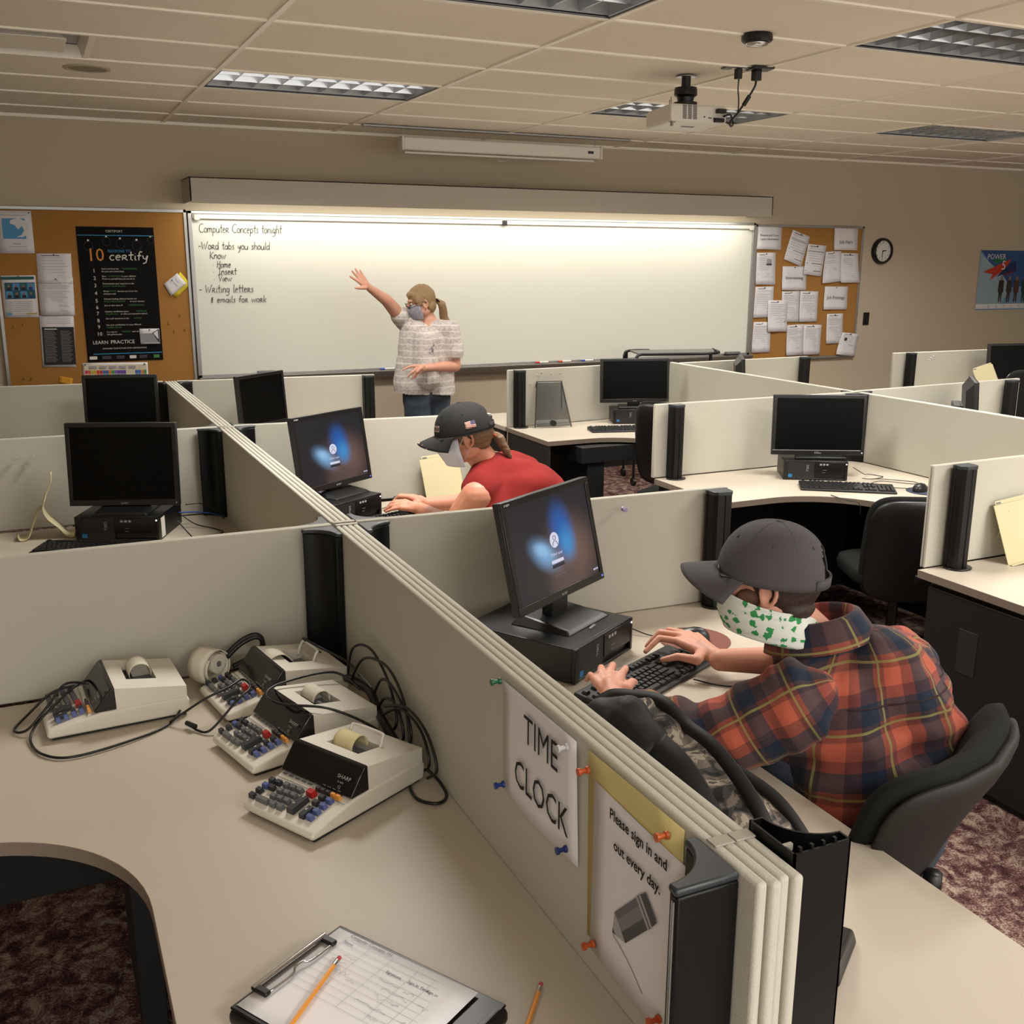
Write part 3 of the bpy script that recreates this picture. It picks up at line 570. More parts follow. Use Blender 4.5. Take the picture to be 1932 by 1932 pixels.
# colourful keyboard chart
keys = [(colors('print_cream', '#cfc6ae'), rc(.02, .98, .1, .98))]; kc = ['#c82f5e', '#c8503c', '#a7b13a', '#c8a032', '#c8382f', '#b03030', '#2f63b0', '#3560a0', '#cf7a3a', '#3f9a4c', '#7a56b4', '#6a4aa8', '#5f3fa0', '#5f3fa0']
for r_ in range(2):
    for k in range(14): keys.append((colors('key_%d' % k, kc[k]), rc(.03+.045*k, .07+.045*k, .38+.2*r_, .55+.2*r_)))
    for k in range(4): keys.append((colors('nkey_%d' % k, ['#2f63b0', '#3a6cb8', '#cf7a3a', '#3f8a4c'][k]), rc(.8+.045*k, .84+.045*k, .38+.2*r_, .55+.2*r_)))
picture(((.334, 1.106), (.774, 1.096), (.77, .955), (.33, .965)), keys+[(M_line, rc(.1+.15*k, .21+.15*k, .16, .28)) for k in range(5)], 'wide cream chart of a keyboard with coloured keys under the black poster', name='keyboard_chart', cat='poster', pins=((.04, .08), (.95, .08)))
# black poster
PX0, PX1, PZ0, PZ1 = .372, .885, 1.110, 2.045
t = empty('poster', (PX0, 7.98, PZ0), 0, 'tall black poster reading 10 reasons to certify on the left cork board', 'poster')
m = mb_at(t); m.box(PX0, PX1, 7.9795, 7.981, PZ0, PZ1); m.build('sheet', mat('poster_black', '#0b090b', .75, spec=.15), t)
M_or = colors('poster_orange', '#c8842f'); M_cy = colors('poster_cyan', '#2f8fc0'); M_gr = colors('poster_green', '#3f7a3c'); M_wt = colors('poster_white', '#d6d2c8'); M_dim = colors('poster_bulb', '#3c3846')
m = mb_at(t); y = 7.9782
def tx(s_, x, z, size, mi, align='LEFT', sx=1): m.text(s_, size, WALLM(x, z, y), mi, align, sx)
m.box(PX0+.005, PX1-.005, y, y+.001, 1.984, 1.989, 1); m.box(PX0+.04, PX1-.005, y, y+.001, 1.163, 1.168, 1)
tx('CERTIPORT', .62, 2.008, .022, 3, 'CENTER')
tx('10', .425, 1.812, .125, 0, sx=.95); tx('REASONS TO', .567, 1.872, .026, 1)
handwrite(m, 'certify', .572, 1.818, .835, .062, y=7.9782, r=.0042, mi=3)
for bx, bz, br in ((.445, 1.915, .028), (.565, 1.945, .026), (.655, 1.93, .028), (.765, 1.92, .03), (.86, 1.955, .02)):
    m.tube([(bx+br*cos(a), y+.001, bz+br*1.15*sin(a)) for a in [2*pi*k/16 for k in range(16)]], .0012, 4, 4, closed=True); m.box(bx-.006, bx+.006, y, y+.001, bz+br*1.1, bz+br*1.1+.012, 3)
RE = [('Stand out from the ', 'COMPETITION', 'for jobs and scholarships.', ''), ('Earn ', 'CONFIDENCE', 'Prove to yourself that you can do it.', ''), ('Demonstrate your expertise in the', '', '', 'LATEST TECHNOLOGY.'), ('Work ', 'FASTER', 'software well.', ''), ('Industry-leading software brands are', '', '', 'EASILY RECOGNIZED'), ('Join an elite team of ', 'PROFESSIONALS.', '', ''), ('Industry certification gives ', 'EXTERNAL', '', 'VALIDATION'), ('Get a job anywhere in the ', 'WORLD.', '', ''), ('Use your certification in many different', '', '', 'CAREER FIELDS.'), ('It is easy to ', 'PREPARE', 'full pathway plan', '')]
TL_ = {1: ' in your abilities!', 3: ' because you know the', 9: ' with the'}; T2 = {4: ' on your resume.', 6: ' to what you learned in school.'}
ZR = [1.742, 1.691, 1.640, 1.587, 1.534, 1.489, 1.446, 1.397, 1.352, 1.303]
for i, (a, g, b2, g2) in enumerate(RE):
    z = ZR[i]; tx(str(i+1), .466, z-.008, .036, 3, 'CENTER'); x = .515
    cw = .0079
    tx(a, x, z+.012, .0148, 3); 
    if g: tx(g, x+len(a)*cw*.92, z+.012, .0148, 2); tx(TL_.get(i, ''), x+(len(a)+len(g)*1.25)*cw*.92, z+.012, .0148, 3) if i in TL_ else None
    if b2: tx(b2, x, z-.006, .0148, 3)
    if g2: tx(g2, x, z-.006, .0148, 2); tx(T2[i], x+len(g2)*cw*1.25, z-.006, .0148, 3) if i in T2 else None
tx('LEARN', .415, 1.236, .034, 3); tx('PRACTICE', .534, 1.236, .036, 3); tx('EMPOWER YOUR FUTURE WITH CERTIFICATION', .478, 1.198, .0135, 3)
for k, (a, b_, mi) in enumerate(((.385, .435, 3), (.47, .53, 4), (.565, .62, 4), (.655, .70, 3), (.72, .775, 4), (.82, .86, 2))): m.box(a, b_, y, y+.001, 1.128, 1.15, mi)
tx('Microsoft', .565, 1.133, .013, 3); tx('Microsoft', .72, 1.133, .013, 3); tx('AUTODESK', .475, 1.133, .011, 3)
m.build('print', [M_or, M_cy, M_gr, M_wt, M_dim], t)
picture(((.735, 1.338), (.871, 1.336), (.871, 1.228), (.737, 1.228)), [(M_grey, rc(.02, .9, .3, .9)), (M_pk, [(.62, .3), (.95, .02), (.98, .1), (.98, .95), (.9, .85), (.7, .4)]), (M_pw, [(.68, .3), (.92, .1), (.92, .7)])], 'small grey photograph pinned over the lower right of the black poster', name='photograph', cat='photo', y=7.974, pins=((.5, .08),))
# loose pins
for k, (x, z) in enumerate(((1.025, 1.431), (.944, 1.376), (.978, 1.317), (1.054, 1.329), (-.079, 1.372), (-.017, 1.388), (-.049, 1.019), (-.001, 1.013))):
    m = MB(); m.cone((0, 0, 0), (0, -.016, -.002), .006, .0045, 10); o = m.build('pushpin', M_brass, smooth=30); o.location = (x, 7.984, z); tag(o, 'spare brass pushpin stuck in bare cork on the left cork board', 'pushpin', 'spare brass pushpins in the left cork board')
# wall clock, switch, poster at right
t = empty('wall_clock', (7.735, 8.0, 1.925), 0, 'round black wall clock with a white dial, right of the cork board', 'clock')
m = MB(); m.M = Matrix.Rotation(R(90), 4, 'X'); m.lathe([(.158, -.009), (.158, .018), (.145, .036), (.13, .036), (.125, .0145)], 48); m.build('rim', M_black, t, smooth=40)
m = MB(); m.M = Matrix.Rotation(R(90), 4, 'X'); m.cone((0, 0, 0), (0, 0, .0165), .124, .124, 40); m.build('dial', M_white, t)
m = MB()
for k in range(1, 13): m.text(str(k), .034, Matrix.Translation((.1*sin(k*pi/6), -.0175, .1*cos(k*pi/6)-.011)) @ Matrix.Rotation(R(90), 4, 'X'), 0, 'CENTER')
m.build('numerals', M_ink, t)
for nm, a, L, wd in (('hour_hand', 82, .055, .006), ('minute_hand', 186, .088, .004)):
    m = MB(); m.M = Matrix.Rotation(R(a), 4, 'Y'); m.box(-wd, wd, -.020, -.0185, -.012, L); m.build(nm, M_ink, t)
t.scale = (.80, 1, .80)
t = empty('light_switch', (7.61, 8.0, 1.27), 0, 'small black switch plate on the wall below the clock', 'switch')
m = MB(); m.box(-.036, .036, -.002, .009, -.062, .062); m.build('plate', M_black, t, bevel=.003); m = MB(); m.box(-.016, .016, -.007, -.001, -.032, .032); m.build('rocker', M_blackm, t, bevel=.002)
bx = lambda u0, u1, v0, v1: rc(u0, u1, v0, v1)
pc = [(colors('bp_mid', '#6d8fae'), bx(0, 1, 0, 1)), (colors('bp_dark', '#2c4f86'), [(0, 0), (1, 0), (1, .55), (.42, .62), (.3, .42), (.13, .22)]), (colors('bp_pale', '#93a9b6'), [(0, .05), (.3, .42), (.42, .62), (.3, .92), (0, .92)]), (colors('bp_green', '#1e6a4c'), [(.14, .13), (.34, .13), (.2, .24)]), (colors('bp_red', '#b8361f'), [(.05, .36), (.38, .14), (.33, .3), (.14, .5), (.17, .4)]), (colors('bp_navy', '#17295a'), [(.22, .44), (.36, .22), (.44, .18), (.46, .35), (.3, .4)]), (colors('bp_dred', '#7a2730'), [(.3, .4), (.46, .32), (.4, .38), (.32, .42)]), (M_pw, bx(0, 1, .9, .98))]
for k, (u, cc) in enumerate(((.29, '#2b2620'), (.39, '#3a3430'), (.48, '#4a3026'), (.58, '#1e3a33'), (.68, '#2b2b30'), (.78, '#39404c'))):
    mm = colors('fig_%d' % k, cc); pc += [(mm, [(u-.03, .5), (u+.03, .5), (u+.035, .7), (u+.02, .72), (u+.018, .87), (u+.006, .87), (u, .74), (u-.008, .87), (u-.02, .87), (u-.02, .72), (u-.035, .68)]), (M_skin, bx(u-.013, u+.013, .43, .5))]
t = picture(((9.10, 1.943), (10.3, 1.94), (10.3, 1.325), (9.10, 1.329)), [(a, [(u, v) for u, v in p][::1]) for a, p in pc], 'wide blue poster with walking people and the words POWER 5 at the right edge', name='poster', cat='poster', group=None, y=8.004)
m = mb_at(t); m.text('POWER', .075, WALLM(9.20, 1.853, 8.0), 0, sx=1.05); m.text('5', .135, WALLM(9.42, 1.745, 7.9995), 0); m.build('lettering', M_pw, t)
m = mb_at(t)
for k, ch in enumerate('DQDCC'): m.text(ch, .035, WALLM(9.28+.115*k, 1.352, 8.0), 0 if k not in (2, 3) else 1)
m.build('small_print', [M_dark, colors('sp_red', '#a84a50')], t)
# tray things
def marker(x, hexc, label, rz=0, y=7.935):
    t = empty('marker', (x, y, .9705), rz, label, 'marker', 'dry-erase markers on the whiteboard tray')
    m = MB(); m.cone((-.04, 0, .009), (.045, 0, .009), .0085, .0085, 12); m.build('barrel', M_white, t, smooth=40)
    m = MB(); m.cone((-.072, 0, .009), (-.04, 0, .009), .0075, .0092, 12); m.build('marker_cap', colors('cap'+hexc, hexc), t, smooth=40)
    m = MB(); m.cone((.045, 0, .009), (.05, 0, .009), .0092, .0092, 12); m.build('marker_end', colors('cap'+hexc, hexc), t, smooth=40)
marker(2.60, '#3a55b8', 'blue-capped white marker on the tray left of the standing woman')
for x, h, l in ((3.98, '#c8342c', 'red-capped marker on the tray, first of the three right of the woman'), (4.20, '#d2382f', 'red-capped marker lying next to the blue one on the tray'), (4.42, '#3455b0', 'blue-capped marker at the right end of the marker row')): marker(x, h, l)
def eraser(x, label, w=.13):
    t = empty('whiteboard_eraser', (x, 7.935, .9705), 0, label, 'eraser'); m = MB(); m.box(-w/2, w/2, -.024, .024, .012, .034); m.build('handle', M_grey2, t, bevel=.004); m = MB(); m.box(-w/2, w/2, -.022, .022, .0, .012); m.build('felt', M_blackm, t)
M_grey2 = mat('grey_plastic', '#6d6f72', .5)
eraser(1.62, 'grey whiteboard eraser on the tray above the tilted dark monitor'); eraser(5.95, 'grey whiteboard eraser at the right end of the tray', .15)
m = MB(); m.box(-.05, .05, -.02, .02, 0, .03); o = m.build('eraser_block', M_white, bevel=.004); o.location = (2.75, 7.94, .9705); tag(o, 'small pale block on the tray next to the blue marker', 'eraser')
# ------------------------------------------------------------ ceiling things
t = empty('smoke_detector', (2.935, 3.86, ZC), 0, 'round black and white ceiling detector above the projector', 'smoke detector')
m = MB(); m.lathe([(.062, 0), (.066, -.012), (.066, -.026), (.058, -.034)], 32); m.build('base', M_black, t, smooth=40)
m = MB(); m.lathe([(.05, -.034), (.044, -.046), (.02, -.05), (.002, -.05)], 32); m.build('dome', mat('chrome', '#c8c8c8', .15, metal=1), t, smooth=True)
t = empty('ceiling_speaker', (.402, 5.985, ZC), 0, 'round beige ceiling speaker grille at the upper left', 'speaker')
m = MB(); m.lathe([(.115, 0), (.112, -.006), (.095, -.008), (.092, -.003)], 40); m.build('ring', mat('speaker_ring', '#b3a892', .6), t, smooth=40)
m = MB(); m.cone((0, 0, -.0005), (0, 0, -.0045), .093, .09, 40); m.build('grille', mat('speaker_grille', '#8f856f', .8, bump=(900, .6, .002)), t)
t = empty('air_vent', ((DIF[0]+DIF[1])/2, (DIF[2]+DIF[3])/2, ZC), 0, 'white square air diffuser in the ceiling at the upper left', 'air vent')
h = .3048
m = MB()
for a, b_, z0, z1 in ((h, h-.03, 0, -.004), (h-.03, h-.05, -.004, .05), ):
    for s_ in range(4):
        m.M = Matrix.Rotation(s_*pi/2, 4, 'Z'); m.quad((-a, -a, z0), (a, -a, z0), (b_, -b_, z1), (-b_, -b_, z1))
m.build('frame', M_tbar, t, solid=.002)
m = MB(); m.box(-.26, .26, -.26, .26, .052, .056); m.build('backing', M_hous, t)
m = MB(); m.M = Matrix(); m.taper(-.19, .19, -.17, .17, -.004, .03, .03); m.build('deflector_plate', M_tbar, t, bevel=.004)
# projector
t = empty('projector', (3.235, 4.83, ZC), 0, 'white projector hanging upside down from a black ceiling mount', 'projector')
m = MB(); m.lathe([(.055, -.007), (.055, -.012), (.03, -.014)], 28); m.build('ceiling_plate', M_steel, t, smooth=40)
m = MB(); m.lathe([(.024, -.012), (.024, -.06), (.056, -.062), (.060, -.075), (.06, -.10), (.045, -.11), (.04, -.13), (.062, -.135), (.062, -.155), (.03, -.16)], 24); m.build('mount', M_black, t, smooth=35)
m = MB(); m.M = Matrix.Rotation(R(-20), 4, 'Z'); m.box(-.10, .10, -.02, .02, -.165, -.152); m.box(-.02, .02, -.10, .10, -.165, -.152); m.build('bracket', M_black, t, bevel=.003)
b = MB(); b.M = TR(0, 0, 0, R(-3), 0, R(-4)); b.box(-.165, .165, -.135, .135, -.256, -.168); b.build('casing', M_white, t, bevel=.014, segs=3)
PM = TR(0, 0, 0, R(-3), 0, R(-4))
b = MB(); b.M = PM
for gx in (-.085, -.055, -.025):
    for k in range(12): b.box(gx-.011, gx+.011, -.1370, -.1345, -.242+.0058*k, -.2385+.0058*k)
b.build('vent', mat('vent_grey', '#5f5b55', .6), t)
b = MB(); b.M = PM
for px, pz, r_ in ((.03, -.228, .004), (.058, -.232, .0035), (.068, -.232, .0035), (.09, -.235, .007), (.105, -.235, .007)): b.cone((px, -.137, pz), (px, -.133, pz), r_, r_, 12)
b.build('socket', M_black, t)
b = MB(); b.M = PM; b.cone((-.06, .13, -.215), (-.06, .16, -.215), .030, .032, 20); b.build('lens', M_blackm, t); b = MB(); b.M = PM; b.box(-.03, .04, -.02, .0, -.2585, -.2555); b.build('label_plate', M_grey2, t)
for px, py in ((-.15, -.11), (-.12, -.04)): b = MB(); b.M = PM; b.cone((px, py, -.168), (px, py, -.135), .002, .002, 6); b.build('screw', M_black, t)
b = MB(); b.M = PM; b.cone((-.15, -.12, -.256), (-.15, -.12, -.278), .008, .008, 10); b.box(-.165, -.13, -.123, -.117, -.26, -.256); b.build('foot', M_steel, t)
# cable plate and cables
t = empty('ceiling_outlet', (3.36, 4.5, ZC), 0, 'black cable outlet plates on the ceiling above the projector cables', 'outlet')
m = MB(); m.M = Matrix.Rotation(R(-14), 4, 'Z'); m.box(.02, .13, -.06, .035, -.016, -.005); m.box(-.11, .03, -.02, .05, -.010, -.005); m.build('plate', M_black, t, bevel=.002)
m = MB(); m.M = Matrix.Rotation(R(-14), 4, 'Z'); m.box(-.07, .0, -.005, .03, -.013, -.0095); m.build('insert', M_white, t)
m = MB(); m.box(-.052, -.022, -.01, .02, -.06, -.012); m.build('plug', M_black, t, bevel=.003); m = MB(); m.box(.048, .088, -.02, .015, -.062, -.015); m.build('plug', M_black, t, bevel=.003)
t = empty('cable', (3.32, 4.49, ZC-.06), 0, 'thin black cable curving from the ceiling outlet to the projector', 'cable')
m = mb_at(t); m.tube(bez([(3.325, 4.50, 2.71), (3.322, 4.50, 2.66), (3.345, 4.52, 2.60), (3.36, 4.55, 2.55), (3.345, 4.60, 2.51), (3.375, 4.65, 2.525), (3.40, 4.66, 2.51)], 7), .0035, 7); m.build('cord', M_black, t, smooth=True)
t = empty('cable', (3.42, 4.49, ZC-.06), 0, 'thicker black video cable with a ferrite lump beside the projector', 'cable')
m = mb_at(t); m.tube(bez([(3.428, 4.50, 2.71), (3.425, 4.50, 2.68), (3.405, 4.52, 2.63), (3.375, 4.56, 2.56), (3.36, 4.60, 2.52), (3.385, 4.63, 2.50), (3.42, 4.66, 2.52), (3.40, 4.66, 2.56), (3.36, 4.66, 2.55)], 7), .0055, 7); m.build('cord', M_black, t, smooth=True)
m = mb_at(t); m.cone((3.408, 4.517, 2.635), (3.39, 4.54, 2.59), .011, .011, 12); m.build('ferrite', M_black, t, bevel=.002)
m = mb_at(t); m.boxc((3.345, 4.665, 2.575), (.05, .03, .022)); m.boxc((3.335, 4.665, 2.53), (.05, .03, .02)); m.build('plug', M_black, t, bevel=.003)
# ------------------------------------------------------------ computers
M_scroff = mat('screen_off', '#030304', .3, spec=.12)
M_bez = mat('monitor_bezel', '#0d0d0f', .3)
M_bezs = mat('monitor_side', '#1b1c1e', .42)
M_logo = mat('logo_silver', '#a8a8a8', .4)
M_led = mat('led_blue', '#3050ff', .3, emit='#4a6aff', estr=2)
M_ledw = mat('led_white', '#ffffff', .3, emit='#e8f0ff', estr=2)
def _screen():
    m = bpy.data.materials.new('login_screen'); m.use_nodes = True; nt = m.node_tree; b = nt.nodes['Principled BSDF']; N = nt.nodes.new; L = nt.links.new
    b.inputs['Base Color'].default_value = lin('#08080a'); b.inputs['Roughness'].default_value = .3
    tc = N('ShaderNodeTexCoord')
    def blob(cx_, cz, rx, rz_, rot, soft):
        mp = N('ShaderNodeMapping'); mp.vector_type = 'TEXTURE'; mp.inputs['Location'].default_value = (cx_, 0, cz); mp.inputs['Rotation'].default_value = (0, R(rot), 0); mp.inputs['Scale'].default_value = (rx*1.25, 1, rz_*1.25)
        L(tc.outputs['Object'], mp.inputs[0]); s_ = N('ShaderNodeVectorMath'); s_.operation = 'MULTIPLY'; s_.inputs[1].default_value = (1, 0, 1); L(mp.outputs[0], s_.inputs[0])
        l = N('ShaderNodeVectorMath'); l.operation = 'LENGTH'; L(s_.outputs[0], l.inputs[0])
        r = N('ShaderNodeMapRange'); r.interpolation_type = 'SMOOTHSTEP'; r.inputs[1].default_value = 1; r.inputs[2].default_value = max(0, soft-.1); r.inputs[3].default_value = 0; r.inputs[4].default_value = 1; L(l.outputs['Value'], r.inputs[0]); return r.outputs[0]
    col = None; base = lin('#15161f')
    prev = None
    for cc, args in (('#6a5048', (.075, .11, .15, .13, 0, 0)), ('#4a3a38', (.03, .04, .12, .07, -30, 0)), ('#0c4f9a', (.045, .19, .062, .085, -14, .25)), ('#2f7fb8', (.062, .145, .05, .06, -10, .1)), ('#6f9cc4', (-.055, .135, .085, .045, 30, .1)), ('#86b0d4', (-.065, .15, .045, .022, 20, 0))):
        mx = N('ShaderNodeMix'); mx.data_type = 'RGBA'; L(blob(*args), mx.inputs[0]); mx.inputs[7].default_value = lin(cc)
        if prev is None: mx.inputs[6].default_value = base
        else: L(prev, mx.inputs[6])
        prev = mx.outputs[2]
    L(prev, b.inputs['Emission Color']); b.inputs['Emission Strength'].default_value = .85; return m
M_login = _screen()
M_scrw = mat('screen_white', '#303030', .4, emit='#cfd0e6', estr=.75); M_scrd = mat('screen_dark', '#101014', .4, emit='#1b1a26', estr=.8); M_scrl = mat('screen_line', '#101014', .4, emit='#4a4048', estr=1.4)
def monitor(loc, rz, label, W=.44, H=.29, lift=.07, lit=False, brand='acer', base='tray', tilt=-4, thick=.045, stripe=False):
    t = empty('monitor', loc, rz, label, 'monitor', 'computer monitors')
    m = MB()
    if base == 'tray':
        m.add([(-.11, -.10, 0), (.11, -.10, 0), (.12, .09, 0), (-.12, .09, 0), (-.095, -.085, .012), (.095, -.085, .012), (.09, .075, .026), (-.09, .075, .026)], [(3, 2, 1, 0), (4, 5, 6, 7), (0, 1, 5, 4), (1, 2, 6, 5), (2, 3, 7, 6), (3, 0, 4, 7)])
    else: m.prism([(-.13, -.085), (.13, -.085), (.095, .085), (-.095, .085)], 0, .014)
    m.build('base', M_black, t, bevel=.004)
    m = MB(); m.box(-.042, .042, .0, .035, .014, lift+.06); m.build('neck', M_black, t, bevel=.004)
    T_ = Matrix.Translation((0, -.012, lift)) @ Matrix.Rotation(R(tilt), 4, 'X')
    c = MB(); c.M = T_; f = .018
    c.box(-W/2, W/2, 0, .022, 0, H); c.add([(-W/2+.01, .022, .01), (W/2-.01, .022, .01), (W/2-.01, .022, H-.01), (-W/2+.01, .022, H-.01), (-W/2+.05, thick, .05), (W/2-.05, thick, .05), (W/2-.05, thick, H-.05), (-W/2+.05, thick, H-.05)], [(4, 5, 6, 7), (0, 1, 5, 4), (1, 2, 6, 5), (2, 3, 7, 6), (3, 0, 4, 7)])
    c.build('casing', M_bezs, t, bevel=.003)
    b = MB(); b.M = T_
    b.box(-W/2+.001, W/2-.001, -.005, .0005, .001, .025); b.box(-W/2+.001, W/2-.001, -.005, .0005, H-f, H-.001); b.box(-W/2+.001, -W/2+f, -.005, .0005, .025, H-f); b.box(W/2-f, W/2-.001, -.005, .0005, .025, H-f)
    b.build('bezel', M_bez, t, bevel=.0015)
    s_ = MB()
    s_.box(-W/2+f, W/2-f, -.0015, -.0005, .025, H-f); o = s_.build('screen', M_login if lit else M_scroff, t); o.matrix_local = T_
    g = MB(); g.M = T_ @ TR(0, -.0056, .008, R(90)); g.text(brand, .013, Matrix(), 0, 'CENTER', 1.3); g.build('brand_name', M_logo, t)
    g = MB(); g.M = T_; g.cone((W/2-.012, -.0062, .012), (W/2-.012, -.004, .012), .0025, .0025, 10); g.build('power_light', M_led if lit else M_ledw if stripe else M_logo, t)
    if stripe: g = MB(); g.M = T_; g.box(-W/2+.004, W/2-.02, -.0056, -.0048, .024, .0262); g.build('trim_strip', M_logo, t)
    if lit:
        g = MB(); g.M = T_; y = -.0022
        g2 = g; g.add([(.022*cos(a), y, .165+.022*sin(a)) for a in [2*pi*k/28 for k in range(28)]], [tuple(range(28))], 0)
        g.tube([(.0065*cos(a), y-.0006, .171+.0065*sin(a)) for a in [2*pi*k/16 for k in range(16)]], .0008, 4, 1, closed=True)
        g.tube([(.012*cos(a), y-.0006, .150+.012*sin(a)) for a in [pi*k/10 for k in range(11)]], .0008, 4, 1)
        g.build('user_icon', [M_scrw, M_scrd], t); g = MB(); g.M = T_
        g.box(-.03, .03, y-.0001, y, .101, .110, 0); g.box(-.03, .03, y-.0001, y, .088, .098, 1)
        g.text('Other user', .0135, TR(0, y-.0003, .122, R(90)), 0, 'CENTER')
        for k, (a_, b_) in enumerate(((-.022, .022), (-.03, .03))): g.box(a_, b_, y-.0001, y, .075-.009*k, .077-.009*k, 2)
        for k in range(3): g.cone((W/2-.045+.009*k, y-.0004, .038), (W/2-.045+.009*k, y, .038), .003, .003, 8, 0)
        o_ = g.build('login_prompt', [M_scrw, M_scrd, M_scrl], t)
        g = MB(); g.M = T_
        for k, (a_, b_) in enumerate(((-.205, -.2025), (-.2, -.197), (-.195, -.188), (-.186, -.181))): g.box(a_, b_, -.0058, -.0048, H-.014+.002*(k % 2), H-.008)
        g.build('sticker', M_logo, t)
    return t
M_grille = mat('pc_grille', '#141416', .45)
def _gr():
    nt, b = texnode(M_grille); tc = nt.nodes.new('ShaderNodeTexCoord'); w_ = nt.nodes.new('ShaderNodeTexWave'); w_.inputs['Scale'].default_value = 130; w_.bands_direction = 'DIAGONAL'
    nt.links.new(tc.outputs['Object'], w_.inputs[0]); r = nt.nodes.new('ShaderNodeValToRGB'); r.color_ramp.elements[0].color = lin('#060607'); r.color_ramp.elements[1].color = lin('#2c2d30'); nt.links.new(w_.outputs['Fac'], r.inputs[0]); nt.links.new(r.outputs[0], b.inputs['Base Color'])
_gr()
M_intel = mat('blue_sticker', '#2f77b0', .4)
def pc(loc, rz, label, W=.32, Dp=.35, H=.10, sticker=False, text='DELL'):
    """origin: front left bottom corner; front faces -y"""
    t = empty('desktop_computer', loc, rz, label, 'computer', 'slim black desktop computers')
    m = MB(); m.box(0, W, .012, Dp, .003, H); m.build('case', M_black, t, bevel=.003)
    m = MB(); m.box(.0, .022, 0, .013, .003, H); m.box(W-.012, W, 0, .013, .003, H); m.box(.02, W-.01, .002, .013, .003, .010); m.box(.02, W-.01, .002, .013, H-.006, H); m.build('front_bezel', M_black, t, bevel=.002)
    m = MB(); m.box(.022, .155, .003, .013, .010, H-.006); m.build('grille', M_grille, t)
    m = MB(); m.box(.157, W-.012, .001, .013, .030, H-.006); m.build('drive_bay', M_bez, t, bevel=.001)
    m = MB()
    for k in range(3): m.box(.18+.016*k, .19+.016*k, .0, .0014, H-.022, H-.014)
    m.build('symbols', M_logo, t)
    m = MB(); m.box(.195, .215, .0, .0014, .052, .054); m.box(.195, .21, 0, .0014, .040, .042); m.build('ports', M_grey2, t)
    m = MB(); m.M = TR(.115, .0018, .062, R(90), R(90)); m.text(text, .016, Matrix(), 0, 'CENTER'); m.build('brand_name', M_logo, t)
    m = MB(); m.box(.026, .045, .0012, .0032, .014, .030); m.build('badge', M_intel, t)
    m = MB(); m.cone((W-.008, -.001, H-.014), (W-.008, .0, H-.014), .003, .003, 10); m.build('power_button', M_ledw, t)
    if sticker:
        m = MB(); m.box(W-.0002, W+.001, .03, .075, .008, .088); m.build('white_sticker', M_white, t)
    return t
M_key = mat('key_black', '#18191b', .42); M_kb = mat('keyboard_black', '#0e0f10', .45)
KB0 = None; KEYMESH = {}
def keyboard(loc, rz, label):
    global KB0
    if KB0 is not None: return dup(KB0, loc, rz, label=label)
    t = empty('keyboard', loc, rz, label, 'keyboard', 'black computer keyboards'); KB0 = t
    m = MB(); m.add([(-.225, -.078, 0), (.225, -.078, 0), (.225, .078, 0), (-.225, .078, 0), (-.225, -.078, .010), (.225, -.078, .010), (.225, .078, .019), (-.225, .078, .019)], [(3, 2, 1, 0), (4, 5, 6, 7), (0, 1, 5, 4), (1, 2, 6, 5), (2, 3, 7, 6), (3, 0, 4, 7)]); m.build('body', M_kb, t, bevel=.004)
    def key(x, y, w_, h_=1):
        k = (round(w_, 2), h_)
        if k not in KEYMESH:
            b = MB(); ww, hh = w_*.019-.0022, h_*.019-.0022
            b.taper(-ww/2, ww/2, -hh/2, hh/2, 0, .007, .0022); KEYMESH[k] = b.mesh('key', M_key)
        o = bpy.data.objects.new('key', KEYMESH[k]); COL.objects.link(o); o.parent = t; o.location = (x, y, .0145+.057*(y+.005)+.0005); o.rotation_euler = (R(3.3), 0, 0)
    U = .019; x0 = -.215; rows = [(-.056, [1.5, 1.25, 1.5, 5.5, 1.5, 1.25, 1.25, 1.25]), (-.037, [2.25]+[1]*10+[2.75]), (-.018, [1.75]+[1]*11+[2.25]), (.001, [1.5]+[1]*12+[1.5]), (.020, [1]*13+[2])]
    for y, ws in rows:
        x = x0
        for w_ in ws: key(x+w_*U/2, y, w_); x += w_*U
    y = .052
    for gx in [0]+[2+k for k in range(4)]+[6.5+k for k in range(4)]+[11+k for k in range(4)]: key(x0+(gx+.5)*U, y, 1)
    nx = x0+15.35*U
    for k in range(3): key(nx+(k+.5)*U, .052, 1); key(nx+(k+.5)*U, .020, 1); key(nx+(k+.5)*U, .001, 1); key(nx+(k+.5)*U, -.056, 1)
    key(nx+1.5*U, -.037, 1)
    px = x0+18.75*U
    for j, yy in enumerate((.020, .001, -.018, -.037)):
        for k in range(3): key(px+(k+.5)*U, yy, 1)
    key(px+U, -.056, 2); key(px+2.5*U, -.056, 1); key(px+3.5*U, .020, 1); key(px+3.5*U, -.0085, 1, 2); key(px+3.5*U, -.0465, 1, 2)
    return t
def mouse(loc, rz, label):
    t = empty('mouse', loc, rz, label, 'computer mouse', 'black computer mice')
    m = MB()
    def fn(u, v):
        a = 2*pi*u; ph = v*pi/2; r = cos(ph)
        x = .031*r*cos(a)*(1-.12*sin(a)); y = .057*r*sin(a); z = .006+.033*sin(ph)*(1-.25*(y/.057)) if v > 0 else .0
        return Vector((x, y, z))
    m.grid(fn, 24, 8); m.build('shell', M_black, t, smooth=True)
    m = MB(); m.cone((-.004, .034, .0235), (.004, .034, .0235), .007, .007, 14); m.build('wheel', M_grey2, t)
    return t
def pad(loc, label, col_, name, r=.1):
    t = MB(); t.lathe([(r, 0), (r, .002), (r-.004, .0028)], 40); o = t.build('mouse_pad', mat(name, col_, .7), smooth=30); o.location = loc; tag(o, label, 'mouse pad'); return o
